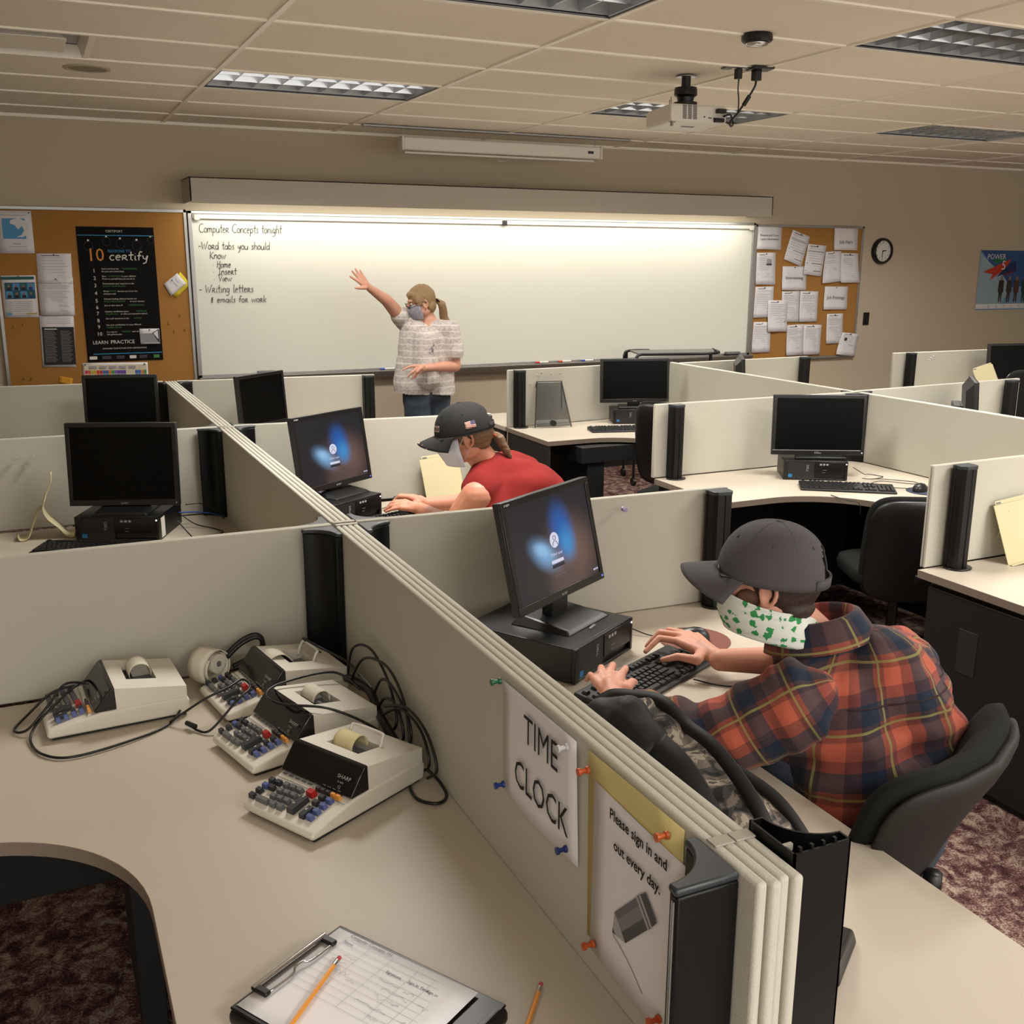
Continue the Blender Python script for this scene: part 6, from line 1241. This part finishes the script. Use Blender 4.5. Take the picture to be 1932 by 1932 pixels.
chain(b, [SL+u1*.03, EL, WL], [.06, .045, .029]); chain(b, [SRr-u1*.03, ER, WR], [.06, .047, .030]); chain(b, [N0+V(0, 0, -.07), SL+u1*.05], [.05, .05]); chain(b, [N0+V(0, 0, -.07), SRr-u1*.05], [.05, .05])
hand(b, WR, kR, mR, tR, V(1.528, 2.12, .800), V(1.49, 2.155, .803), V(1.458, 2.178, .790)); hand(b, WL, kL, mL, tL, V(1.245, 2.01, .812), V(1.275, 2.035, .815), V(1.30, 2.06, .80))
for s_ in (-1, 1):
    hp = V(1.66, 1.58, .52)+u1*s_*.09; kn_ = hp+f1*.42+u1*s_*.04+V(0, 0, .02); an = kn_-V(0, 0, .44)-f1*.02; chain(b, [hp, kn_, an], [.075, .055, .038]); chain(b, [an+V(0, 0, -.03), an+f1*.14+V(0, 0, -.05)], [.035, .025])
blob('body', b, M_skin1, t, .0042, 2)
eyes(F1, t)
b = MB(); 
for s_ in (-1, 1):
    hp = V(1.66, 1.58, .52)+u1*s_*.09; kn_ = hp+f1*.42+u1*s_*.04+V(0, 0, .02); an = kn_-V(0, 0, .41)-f1*.02; chain(b, [hp, kn_, an], [.098, .075, .06])
chain(b, [V(1.66, 1.57, .56)-u1*.05, V(1.66, 1.57, .56)+u1*.05], [.13, .13]); blob('trousers', b, M_jean, t, .009, 3)
for s_ in (-1, 1):
    hp = V(1.66, 1.58, .52)+u1*s_*.09; an = hp+f1*.40+u1*s_*.04-V(0, 0, .45); b = MB(); chain(b, [an+V(0, 0, .0), an+V(0, 0, -.02)+f1*.02, an+f1*.15+V(0, 0, -.027)], [.05, .048, .038]); blob('shoe', b, M_shoe, t, .008, 2)
def foldy(amp, sc, dr=(1, 1, 1)):
    d = Vector(dr); return lambda c, n: amp*(noise.noise(Vector((c.x*d.x, c.y*d.y, c.z*d.z))*sc)+.45*noise.noise(Vector((c.x*d.x, c.y*d.y, c.z*d.z))*sc*2.3))
b = MB()
chain(b, [N0+V(.0, -.015, -.05), SL+V(.03, .01, 0)], [.085, .083]); chain(b, [N0+V(0, -.015, -.05), SRr-V(.02, .0, 0)], [.085, .085])
C1 = V(1.665, 1.655, .84); chain(b, [SL+V(.06, .03, -.06), SRr+V(-.04, -.02, -.06)], [.115, .118]); chain(b, [C1-u1*.11, V(1.665, 1.56, .68)-u1*.10, V(1.645, 1.575, .54)-u1*.08], [.14, .15, .13], 18); chain(b, [C1+u1*.12, V(1.685, 1.585, .69)+u1*.11, V(1.645, 1.59, .55)+u1*.06], [.135, .14, .12], 18)
chain(b, [V(1.66, 1.60, .93), V(1.69, 1.55, .80), V(1.67, 1.54, .62)], [.11, .125, .12])
ax_v = V(.10, -.20, -.97).normalized(); ax_u = V(.945, .32, .03)
def att(c): d = c-C1; return (atan2(d.dot(ax_u), .05-d.dot(f1))*.20, d.dot(ax_v), 0)
def fold1(c, n):
    d = c-C1; vv = d.dot(ax_v); return .022*noise.noise(V(d.dot(ax_u)*6+2*vv, vv*22, d.dot(f1)*4))*(1 if vv > -.02 else .35)+.009*noise.noise(c*19)
sh_o = blob('shirt', b, M_plaid, t, .0075, 5, disp=fold1, attr=att)
sh_o['label'] = 'orange, navy and brown plaid flannel shirt'
def sleeve(nm, pts, rs, A, seed=0):
    b = MB(); chain(b, pts, rs, 18); dr = (pts[1]-pts[0]).normalized(); sd = dr.cross(V(0, 0, 1)).normalized(); up = sd.cross(dr)
    def at(c): d = c-pts[0]; return (atan2(d.dot(up), d.dot(sd))*.075+.03, d.dot(dr)+A, 0)
    def fo(c, n): d = c-pts[0]; return .013*noise.noise(V(d.dot(dr)*26+seed, d.dot(sd)*7, d.dot(up)*7))+.004*noise.noise(c*22)
    return blob(nm, b, M_plaid, t, .0065, 4, disp=fo, attr=at)
sl1 = sleeve('sleeve', [SL+V(.0, .0, .0), SL*.5+EL*.5+V(-.01, -.01, -.02), EL+V(0, 0, 0), EL*.35+WL*.65], [.094, .086, .072, .050], .0, 3)
sl2 = sleeve('sleeve', [SRr+V(.01, 0, -.01), ER+V(0, 0, .0), ER*.6+WR*.4], [.090, .072, .055], .05, 9)
seamline(sh_o, t, [(1.49, 1.54, .905), (1.58, 1.55, .90), (1.69, 1.57, .90), (1.79, 1.60, .90), (1.88, 1.65, .90)], (-.1, .9, -.25), .002, mat('seam_dark', '#2c1818', .9))
# collar
b = MB(); CN = N0+V(-.012, .0, .012)
cf = V(-.62, .74, -.25).normalized(); cs = V(.76, .64, 0).normalized(); cu = cf.cross(cs); cu = cu if cu.z > 0 else -cu
def colr(u, v):
    th = pi+(u-.5)*2*R(152); q = bez_col(v); ro, h = q; return CN+cf*(ro*1.08*cos(th))+cs*(ro*sin(th))+cu*h
def bez_col(v):
    P_ = [(.082, -.01), (.078, .035), (.084, .052), (.096, .045), (.112, .008), (.118, -.012)]; f_ = v*5; i = min(4, int(f_)); q = f_-i; return (P_[i][0]*(1-q)+P_[i+1][0]*q, P_[i][1]*(1-q)+P_[i+1][1]*q)
m = MB(); m.M = Matrix.Translation(-t.location); m.grid(colr, 40, 15); o = m.build('collar', M_plaid, sh_o, smooth=True, solid=.003)
a = o.data.attributes.new('pc', 'FLOAT_VECTOR', 'POINT'); a.data.foreach_set('vector', [x for i in range(len(o.data.vertices)) for x in ((i % 41)/41*.46+.05, (i//41)/15*.10+.02, 0)])
m = MB(); m.M = Matrix.Translation(-t.location)
# gaiter
def gait(u, v):
    th = 2*pi*u; c, s_ = cos(th), sin(th)
    top = F1.p(.010+.102*c, .084*s_, -.034-.012*(1-c)/2+.012*c); mid = F1.p(-.003+.108*c, .084*s_, -.078-.006*c); ch = F1.p(-.036+.122*c, .081*s_, -.122); bot = N0+(F1.f*.088*c+F1.l*.082*s_)+V(0, 0, -.01)
    k = [top, mid, ch, bot]; f_ = v*3; i = min(2, int(f_)); q = f_-i; p = k[i]*(1-q)+k[i+1]*q
    return p+(p-F1.p(0, 0, -.08)).normalized()*(.0035*noise.noise(V(u*3, v*14, 2)))
m.grid(gait, 48, 24); m.build('face_gaiter', M_gait, t, smooth=True, solid=.0015, label='white neck gaiter with green leaf print')
b = MB(); F1.e(b, -.024, 0, .018, .097, .0815, .098); F1.e(b, -.06, 0, -.05, .05, .062, .035); blob('hair', b, M_hairb, t, .005, 2, disp=lambda c, n: .002*noise.noise(c*120))
b = MB(); 
for s_ in (-1, 1): F1.e(b, .030, s_*.064, -.036, .030, .010, .026)
blob('beard', b, mat('beard_brown', '#5a3a2a', .7), t, .004, 1, disp=lambda c, n: .0015*noise.noise(c*150))
cap(F1, t, M_grcap, rf=.124, rl=.101, ru=.128, u0=.006, brim=.082, stitch=M_grst)
glasses(F1, t, None)
# ---- man in red
M_red = mat('red_cotton', '#761e1c', .9, spec=.2, bump=(500, .2, .001)); M_capb = mat('cap_black', '#0c0c0e', .85); M_mask = mat('mask_white', '#b9bcc8', .85); M_hairg = mat('hair_light_brown', '#6b5138', .6, noise_amt=.3, noise_scale=120, bump=(300, .8, .002))
M_flag = mat('flag_print', '#a06a60', .8)
def _fl():
    nt, b = texnode(M_flag); tc = nt.nodes.new('ShaderNodeTexCoord'); w_ = nt.nodes.new('ShaderNodeTexWave'); w_.bands_direction = 'Z'; w_.inputs['Scale'].default_value = 48; nt.links.new(tc.outputs['Object'], w_.inputs[0]); r = nt.nodes.new('ShaderNodeValToRGB'); r.color_ramp.interpolation = 'CONSTANT'; e = r.color_ramp.elements; e[0].color = lin('#a3483f'); e[1].position = .5; e[1].color = lin('#c9b9ae'); nt.links.new(w_.outputs['Fac'], r.inputs[0]); nt.links.new(r.outputs[0], b.inputs['Base Color'])
_fl()
t = empty('person', (1.72, 3.70, 0), 0, 'seated person in a red sleeveless shirt and black cap with a ponytail', 'person')
F2 = Frame((1.55, 3.80, 1.145), (-.93, .30, -.20)); u2 = V(.80, .60, 0).normalized(); f2 = V(-.60, .80, 0)
N0 = V(1.665, 3.79, 1.02); SL = V(1.545, 3.64, .925); SRr = V(1.86, 3.90, .94); EL = V(1.475, 3.73, .785); WL = V(1.44, 4.03, .80); ER = V(1.74, 4.10, .79); WR = V(1.50, 4.10, .80)
b = MB(); head(b, F2, N0+V(0, 0, -.02)); chain(b, [N0+V(0, 0, -.03), V(1.74, 3.74, .88), V(1.80, 3.64, .70), V(1.82, 3.60, .52)], [.085, .13, .14, .14])
chain(b, [SL, SL*.5+EL*.5+V(-.008, -.01, 0), EL, WL], [.070, .062, .050, .029]); chain(b, [SRr, ER, WR], [.062, .046, .029]); chain(b, [N0+V(0, 0, -.04), SL], [.07, .06]); chain(b, [N0+V(0, 0, -.04), SRr], [.07, .06])
kk = [V(1.40, 4.10, .822), V(1.385, 4.085, .82), V(1.372, 4.068, .815), V(1.362, 4.05, .808)]; b_ = [V(1.365, 4.135, .818), V(1.347, 4.117, .816), V(1.333, 4.095, .81), V(1.328, 4.072, .80)]; c_ = [V(1.345, 4.15, .792), V(1.325, 4.13, .79), V(1.310, 4.105, .79), V(1.305, 4.08, .79)]
hand(b, WL, kk, b_, c_, V(1.435, 4.085, .805), V(1.42, 4.115, .805), V(1.40, 4.14, .795))
kk2 = [V(1.44, 4.16, .822), V(1.45, 4.175, .824), V(1.465, 4.185, .82), V(1.48, 4.19, .815)]; off = V(-.035, .035, 0)
hand(b, WR, kk2, [q+off for q in kk2], [q+off*1.7+V(0, 0, -.03) for q in kk2], V(1.455, 4.11, .805), V(1.43, 4.12, .80), V(1.41, 4.125, .795))
for s_ in (-1, 1):
    hp = V(1.83, 3.62, .52)+u2*s_*.09; kn_ = hp+f2*.40+u2*s_*.03; an = kn_-V(0, 0, .42); chain(b, [hp, kn_, an], [.075, .055, .038]); chain(b, [an+V(0, 0, -.03), an+f2*.12+V(0, 0, -.05)], [.033, .025])
blob('body', b, M_skin2, t, .005, 2); eyes(F2, t)
b = MB()
for s_ in (-1, 1):
    hp = V(1.83, 3.62, .52)+u2*s_*.09; kn_ = hp+f2*.40+u2*s_*.03; an = kn_-V(0, 0, .40); chain(b, [hp, kn_, an], [.098, .075, .06])
chain(b, [V(1.83, 3.61, .55)-u2*.05, V(1.83, 3.61, .55)+u2*.05], [.13, .13]); blob('trousers', b, M_jean, t, .01, 3)
for s_ in (-1, 1): hp = V(1.83, 3.62, .52)+u2*s_*.09; an = hp+f2*.38+u2*s_*.03-V(0, 0, .445); b = MB(); chain(b, [an, an+f2*.02+V(0, 0, -.02), an+f2*.14+V(0, 0, -.028)], [.05, .048, .036]); blob('shoe', b, M_shoe, t, .009, 2)
b = MB(); chain(b, [N0+V(.01, -.005, -.035), SL+V(.02, .02, .005)], [.092, .086]); chain(b, [N0+V(.01, -.005, -.035), SRr-V(.01, .0, 0)], [.092, .09]); C2 = V(1.765, 3.72, .85)
chain(b, [SL+V(.07, .02, -.07), SRr+V(-.02, -.03, -.07)], [.115, .12]); chain(b, [C2-u2*.07, V(1.83, 3.62, .68)-u2*.10, V(1.84, 3.60, .50)-u2*.08], [.14, .16, .15], 18); chain(b, [C2+u2*.10, V(1.86, 3.66, .68)+u2*.11, V(1.85, 3.62, .50)+u2*.09], [.14, .155, .15], 18); chain(b, [V(1.76, 3.72, .93), V(1.84, 3.63, .80)], [.12, .15]); b.ell((1.79, 3.70, .88), (.20, .15, .15), Matrix.Rotation(R(37), 3, 'Z'), 20, 12)
def fold2(c, n): d = c-C2; return .014*noise.noise(V(d.dot(u2)*7, d.z*16, d.dot(f2)*5))+.004*noise.noise(c*18)
blob('shirt', b, M_red, t, .008, 5, disp=fold2, label=None) if False else blob('shirt', b, M_red, t, .010, 16, disp=fold2)
b = MB(); F2.e(b, -.026, 0, .012, .098, .083, .098); F2.e(b, -.055, 0, -.045, .048, .062, .03); b.caps(F2.p(-.115, 0, -.015), F2.p(-.14, 0, -.045), .013, .020); b.caps(F2.p(-.14, 0, -.045), F2.p(-.155, .0, -.10), .020, .017); b.caps(F2.p(-.155, 0, -.10), F2.p(-.17, .0, -.14), .017, .006)
blob('hair', b, M_hairg, t, .005, 2, disp=lambda c, n: .003*noise.noise(V(c.x*40, c.y*40, c.z*140)))
m = MB(); m.M = Matrix.Translation(-t.location); c = F2.p(-.120, 0, -.022); m.tube([c+F2.l*.017*cos(a)+(F2.u*.6+F2.f*.6)*.019*sin(a) for a in [2*pi*k/12 for k in range(12)]], .004, 6, closed=True); m.build('hair_tie', mat('hair_tie_orange', '#b0522c', .7), t, smooth=True)
ck = cap(F2, t, M_capb, rf=.122, rl=.100, ru=.118, u0=.012, brim=.075, stitch=M_capb)
m = MB(); m.M = Matrix.Translation(-t.location); 
def cp(th, ph): return F2.p(-.008+.1235*cos(ph)**.82*cos(th), .1015*cos(ph)**.82*sin(th), .012+.119*sin(ph))
m.grid(lambda u, v: cp(1.95-.36*u, .22+.24*v), 6, 4); m.build('flag_patch', M_flag, ck, smooth=True, solid=.001); m = MB(); m.M = Matrix.Translation(-t.location); m.grid(lambda u, v: cp(1.95-.16*u, .34+.12*v)+F2.l*.0012, 3, 2); m.build('flag_canton', mat('flag_blue', '#4b4a6a', .8), ck, smooth=True)
m = MB(); m.M = Matrix.Translation(-t.location)
for k in range(5): m.grid(lambda u, v: F2.p(-.008+.122+.05+.02*u-.018*abs(k-2)*.5, -.05+.025*k+.012*v, .012-.008-.02*((k-2)/2)**2+.004), 2, 1)
m.build('brim_print', M_flag, ck, solid=.001)
m = MB(); m.M = Matrix.Translation(-t.location)
for k in range(7): th = .55-.12*k; m.grid(lambda u, v: cp(th-.08*u, .25+.35*v), 1, 2)
m.build('front_lettering', mat('cap_print_pale', '#b5938c', .8), ck)
glasses(F2, t, None, w_=.025, h_=.016)
def mask(F, t, ma, nm='face_mask'):
    m = MB(); m.M = Matrix.Translation(-t.location)
    def fn(u, v):
        a = (u-.5)*2.5; fl = .135-.028*abs(v-.35)-.0; w_ = .068+.012*sin(pi*v); return F.p(-.01+(fl)*cos(a)*(1-.12*v), w_*1.12*sin(a), -.008-.095*v+.012*abs(sin(a))**2*(v-.5)*-2)
    m.grid(fn, 18, 14); o = m.build(nm, ma, t, smooth=True, solid=.002)
    for s_ in (-1, 1): m = MB(); m.M = Matrix.Translation(-t.location); m.tube(bez([F.p(.030, s_*.077, -.03), F.p(.01, s_*.080, -.0), F.p(-.012, s_*.084, .022), F.p(-.03, s_*.082, .0), F.p(-.012, s_*.078, -.04), F.p(.02, s_*.074, -.085)], 4), .0011, 5); m.build('ear_loop', ma, o)
mask(F2, t, M_mask)
# ---- standing woman
M_blo = mat('hair_blonde', '#8f7350', .6, noise_amt=.35, noise_scale=90, bump=(250, .8, .002)); M_blouse = mat('blouse_print', '#bdb3ac', .9)
def _bl():
    nt, b = texnode(M_blouse); N = nt.nodes.new; L = nt.links.new; tc = N('ShaderNodeTexCoord'); w_ = N('ShaderNodeTexWave'); w_.bands_direction = 'Z'; w_.inputs['Scale'].default_value = 7; w_.inputs['Distortion'].default_value = 1.5
    v = N('ShaderNodeTexVoronoi'); v.feature = 'DISTANCE_TO_EDGE'; v.inputs['Scale'].default_value = 30; n = N('ShaderNodeTexNoise'); n.inputs['Scale'].default_value = 60
    for k in (w_, v, n): L(tc.outputs['Object'], k.inputs[0])
    r = N('ShaderNodeValToRGB'); e = r.color_ramp.elements; e[0].position = .0; e[0].color = lin('#9f969c'); e[1].position = .09; e[1].color = lin('#c3bab2'); L(v.outputs['Distance'], r.inputs[0])
    r2 = N('ShaderNodeValToRGB'); e = r2.color_ramp.elements; e[0].position = .82; e[0].color = (0, 0, 0, 1); e[1].position = .95; e[1].color = (.8, .8, .8, 1); L(w_.outputs['Fac'], r2.inputs[0])
    mx = N('ShaderNodeMix'); mx.data_type = 'RGBA'; L(r2.outputs[0], mx.inputs[0]); L(r.outputs[0], mx.inputs[6]); mx.inputs[7].default_value = lin('#d8d0c8'); L(mx.outputs[2], b.inputs['Base Color'])
_bl()
M_mgr = mat('mask_print', '#8d8a96', .85, noise_amt=.5, noise_scale=60)
t = empty('person', (2.65, 7.2, 0), 0, 'standing person with a blonde ponytail, patterned mask and pale blouse, pointing at the whiteboard', 'person')
F3 = Frame((2.605, 7.19, 1.525), (-.93, .06, -.22), k=.97); fw_ = V(-.62, -.78, 0); ls = V(.78, -.62, 0)
N0 = V(2.66, 7.20, 1.41); SRa = V(2.49, 7.25, 1.40); SLa = V(2.80, 7.10, 1.335)
b = MB(); head(b, F3, N0+V(0, 0, -.03), .05); chain(b, [N0+V(0, 0, -.02), V(2.66, 7.2, 1.28), V(2.65, 7.2, 1.08), V(2.645, 7.2, .90)], [.07, .11, .10, .08])
chain(b, [N0+V(0, 0, -.05), SRa], [.06, .058]); chain(b, [SRa, V(2.335, 7.14, 1.545), V(2.189, 7.07, 1.635)], [.056, .043, .027]); chain(b, [N0+V(0, 0, -.05), SLa], [.06, .058]); chain(b, [SLa, V(2.83, 7.10, 1.07), V(2.575, 6.98, 1.078)], [.056, .046, .027])
hand(b, V(2.185, 7.068, 1.637), [V(2.108, 7.03, 1.672), V(2.110, 7.035, 1.692), V(2.124, 7.045, 1.706), V(2.142, 7.055, 1.71)], [V(2.075, 7.025, 1.694), V(2.083, 7.03, 1.722), V(2.103, 7.04, 1.737), V(2.132, 7.055, 1.734)], [V(2.037, 7.02, 1.716), V(2.055, 7.03, 1.752), V(2.082, 7.04, 1.764), V(2.119, 7.06, 1.757)], V(2.150, 7.04, 1.638), V(2.108, 7.02, 1.636), V(2.066, 7.0, 1.640))
hand(b, V(2.57, 6.98, 1.078), [V(2.478, 6.95, 1.098), V(2.476, 6.945, 1.078), V(2.482, 6.95, 1.062), V(2.492, 6.955, 1.05)], [V(2.425, 6.945, 1.095), V(2.44, 6.94, 1.055), V(2.46, 6.945, 1.038), V(2.48, 6.955, 1.032)], [V(2.376, 6.95, 1.073), V(2.412, 6.95, 1.022), V(2.445, 6.95, 1.008), V(2.470, 6.955, 1.016)], V(2.53, 6.955, 1.09), V(2.50, 6.94, 1.075), V(2.478, 6.935, 1.055))
for s_ in (-1, 1): hp = V(2.645, 7.2, .84)+V(.085*s_, .02*s_, 0); chain(b, [hp, hp+V(-.01*s_, 0, -.40), hp+V(-.02*s_, .02, -.76)], [.07, .052, .04]); chain(b, [hp+V(-.02*s_, .02, -.79), hp+V(-.10-.02*s_, -.10, -.81)], [.035, .025])
blob('body', b, M_skin3, t, .0055, 2); eyes(F3, t)
b = MB()
for s_ in (-1, 1): hp = V(2.645, 7.2, .86)+V(.085*s_, .02*s_, 0); chain(b, [hp, hp+V(-.005*s_, 0, -.42), hp+V(-.01*s_, .02, -.74)], [.108, .078, .065])
chain(b, [V(2.58, 7.2, .88), V(2.71, 7.2, .88)], [.11, .11]); chain(b, [V(2.645, 7.2, .86), V(2.645, 7.2, .80)], [.09, .05])
blob('jeans', b, mat('jeans_blue', '#39434f', .9, bump=(300, .3, .001)), t, .01, 3, disp=foldy(.006, 12))
for s_ in (-1, 1): a0 = V(2.645+.085*s_-.01*s_, 7.22+.02*s_, .06); b = MB(); chain(b, [a0, a0+V(-.02, -.02, -.02), a0+V(-.10, -.10, -.027)], [.05, .045, .032]); blob('shoe', b, M_shoe, t, .01, 2)
b = MB(); chain(b, [N0+V(-.005, 0, -.085), SRa+V(.01, 0, -.01)], [.075, .066]); chain(b, [N0+V(0, 0, -.085), SLa+V(0, 0, -.0)], [.085, .070]); chain(b, [SRa+V(.01, 0, -.01), V(2.45, 7.22, 1.44)], [.068, .070]); chain(b, [SLa, V(2.82, 7.09, 1.17)], [.070, .078])
chain(b, [V(2.57, 7.2, 1.29), V(2.56, 7.2, 1.10), V(2.545, 7.2, .93)], [.125, .14, .155], 18); chain(b, [V(2.72, 7.19, 1.26), V(2.715, 7.19, 1.08), V(2.725, 7.19, .90)], [.125, .13, .135], 18); chain(b, [V(2.60, 7.10, 1.27), V(2.60, 7.10, 1.0)], [.10, .11])
chain(b, [V(2.50, 7.2, .95), V(2.45, 7.2, .93)], [.10, .06])
blob('blouse', b, M_blouse, t, .008, 4, disp=lambda c, n: .007*noise.noise(V(c.x*9, c.y*9, c.z*16))+.006*noise.noise(V(c.x*26, c.y*26, c.z*4))*(1 if c.z < 1.1 else .3), keep=lambda c: c.z > .868+.10*(2.66-c.x)*.6 and not (c.x > 2.79 and 1.05 < c.z < 1.13 and c.y < 7.12))
b = MB(); F3.e(b, -.018, 0, .032, .106, .088, .104); F3.e(b, -.05, 0, -.035, .062, .080, .062); F3.e(b, .052, 0, .072, .040, .062, .030); F3.e(b, .03, .070, .02, .03, .014, .04); F3.e(b, .03, -.070, .02, .03, .014, .04)
blob('hair', b, M_blo, t, .006, 2, disp=lambda c, n: .004*noise.noise(V(c.x*60, c.y*60, c.z*30)), keep=None)
b = MB(); chain(b, [F3.p(-.125, 0, -.01), F3.p(-.16, .0, -.05), V(2.80, 7.23, 1.41), V(2.845, 7.22, 1.35), V(2.87, 7.22, 1.31)], [.014, .028, .032, .024, .005]); blob('ponytail', b, M_blo, t, .006, 2, disp=lambda c, n: .005*noise.noise(V(c.x*50, c.y*50, c.z*15)))
m = MB(); m.M = Matrix.Translation(-t.location); c = F3.p(-.132, 0, -.018); m.tube([c+F3.l*.018*cos(a)+(F3.u*.7+F3.f*.5)*.02*sin(a) for a in [2*pi*k/12 for k in range(12)]], .007, 6, closed=True); m.build('hair_tie', M_capb, t, smooth=True)
mask(F3, t, M_mgr); glasses(F3, t, None, w_=.024, h_=.017)
m = MB(); m.M = Matrix.Translation(-t.location); m.tube(bez([(2.60, 7.12, 1.375), (2.60, 7.06, 1.32), (2.615, 7.015, 1.25), (2.62, 7.0, 1.215)], 4), .0015, 5); m.ell((2.618, 6.992, 1.20), (.008, .004, .016)); m.ell((2.628, 6.992, 1.235), (.006, .004, .006)); m.build('necklace', M_grey2, t)
# ------------------------------------------------------------ camouflage bag leaning against the near partition
M_camo = mat('camouflage_cloth', '#4a463e', .9)
def _cm():
    nt, b = texnode(M_camo); N = nt.nodes.new; L = nt.links.new; tc = N('ShaderNodeTexCoord'); n = N('ShaderNodeTexNoise'); n.inputs['Scale'].default_value = 20; n.inputs['Detail'].default_value = 6; n.inputs['Distortion'].default_value = .8; L(tc.outputs['Object'], n.inputs[0])
    r = N('ShaderNodeValToRGB'); r.color_ramp.interpolation = 'CONSTANT'; e = r.color_ramp.elements; e[0].position = 0; e[0].color = lin('#1c1b1a'); e[1].position = .42; e[1].color = lin('#3d3a38')
    for p_, c_ in ((.48, '#6a6058'), (.54, '#99907f'), (.59, '#4a4242'), (.65, '#aaa28f')): k = e.new(p_); k.color = lin(c_)
    L(n.outputs['Fac'], r.inputs[0]); L(r.outputs[0], b.inputs['Base Color'])
_cm()
t = empty('backpack', (.92, 1.25, D), 0, 'camouflage backpack with black straps, leaning on the near partition beside the plaid shirt', 'bag')
b = MB(); chain(b, [V(.865, 1.45, 1.02), V(.885, 1.36, 1.045), V(.895, 1.24, 1.01), V(.90, 1.13, .965)], [.045, .068, .075, .072]); chain(b, [V(.87, 1.46, .84), V(.89, 1.33, .84), V(.90, 1.20, .83), V(.90, 1.10, .83)], [.07, .09, .09, .085]); chain(b, [V(.88, 1.40, .93), V(.90, 1.15, .90)], [.08, .085]); chain(b, [V(.965, 1.36, .90), V(.985, 1.22, .90), V(.975, 1.08, .85)], [.06, .07, .06])
b_o = blob('bag_body', b, M_camo, t, .006, 3, disp=lambda c, n: .012*noise.noise(c*13)+.007*noise.noise(c*30))
b = MB(); chain(b, [V(1.005, 1.28, .965), V(1.015, 1.19, .93), V(1.01, 1.12, .87)], [.035, .045, .04]); chain(b, [V(1.0, 1.2, .93), V(.98, 1.12, .90)], [.05, .05]); blob('side_pocket', b, M_camo, t, .006, 3, disp=lambda c, n: .006*noise.noise(c*24))
b = MB(); chain(b, [V(.838, 1.43, 1.065), V(.845, 1.36, 1.085), V(.848, 1.29, 1.065)], [.030, .040, .036]); chain(b, [V(.84, 1.40, 1.0), V(.845, 1.30, 1.0)], [.045, .045]); blob('mesh_pocket', b, M_blackm, t, .005, 3, disp=lambda c, n: .006*noise.noise(c*22))
def strap(pts, w_, nm='strap', ma=None):
    P_ = bez(pts, 8); m = MB(); m.M = Matrix.Translation(-t.location); vs = []
    for i, p in enumerate(P_):
        d = (P_[min(i+1, len(P_)-1)]-P_[max(i-1, 0)]).normalized(); s_ = d.cross(V(-.75, -.2, .6)).normalized(); vs += [p-s_*w_/2, p+s_*w_/2]
    m.add(vs, [(2*i, 2*i+1, 2*i+3, 2*i+2) for i in range(len(P_)-1)]); return m.build(nm, ma or M_blackm, t, smooth=True, solid=.007)
strap([(.86, 1.49, .96), (.862, 1.50, 1.035), (.87, 1.465, 1.08), (.885, 1.41, 1.10), (.90, 1.34, 1.115), (.905, 1.28, 1.10), (.91, 1.20, 1.09), (.915, 1.10, 1.04), (.92, 1.05, .97)], .022)
strap([(.84, 1.26, 1.085), (.845, 1.20, 1.07), (.85, 1.14, 1.03), (.85, 1.07, .97)], .045)
strap([(1.0, 1.28, 1.005), (1.03, 1.19, .98), (1.045, 1.12, .92), (1.035, 1.09, .86)], .02)
m = MB(); m.M = Matrix.Translation(-t.location); m.tube(bez([(.94, 1.40, 1.09), (.958, 1.28, 1.06), (.965, 1.15, 1.01), (.96, 1.06, .95)], 7), .003, 6); m.build('piping', M_black, t, smooth=True)
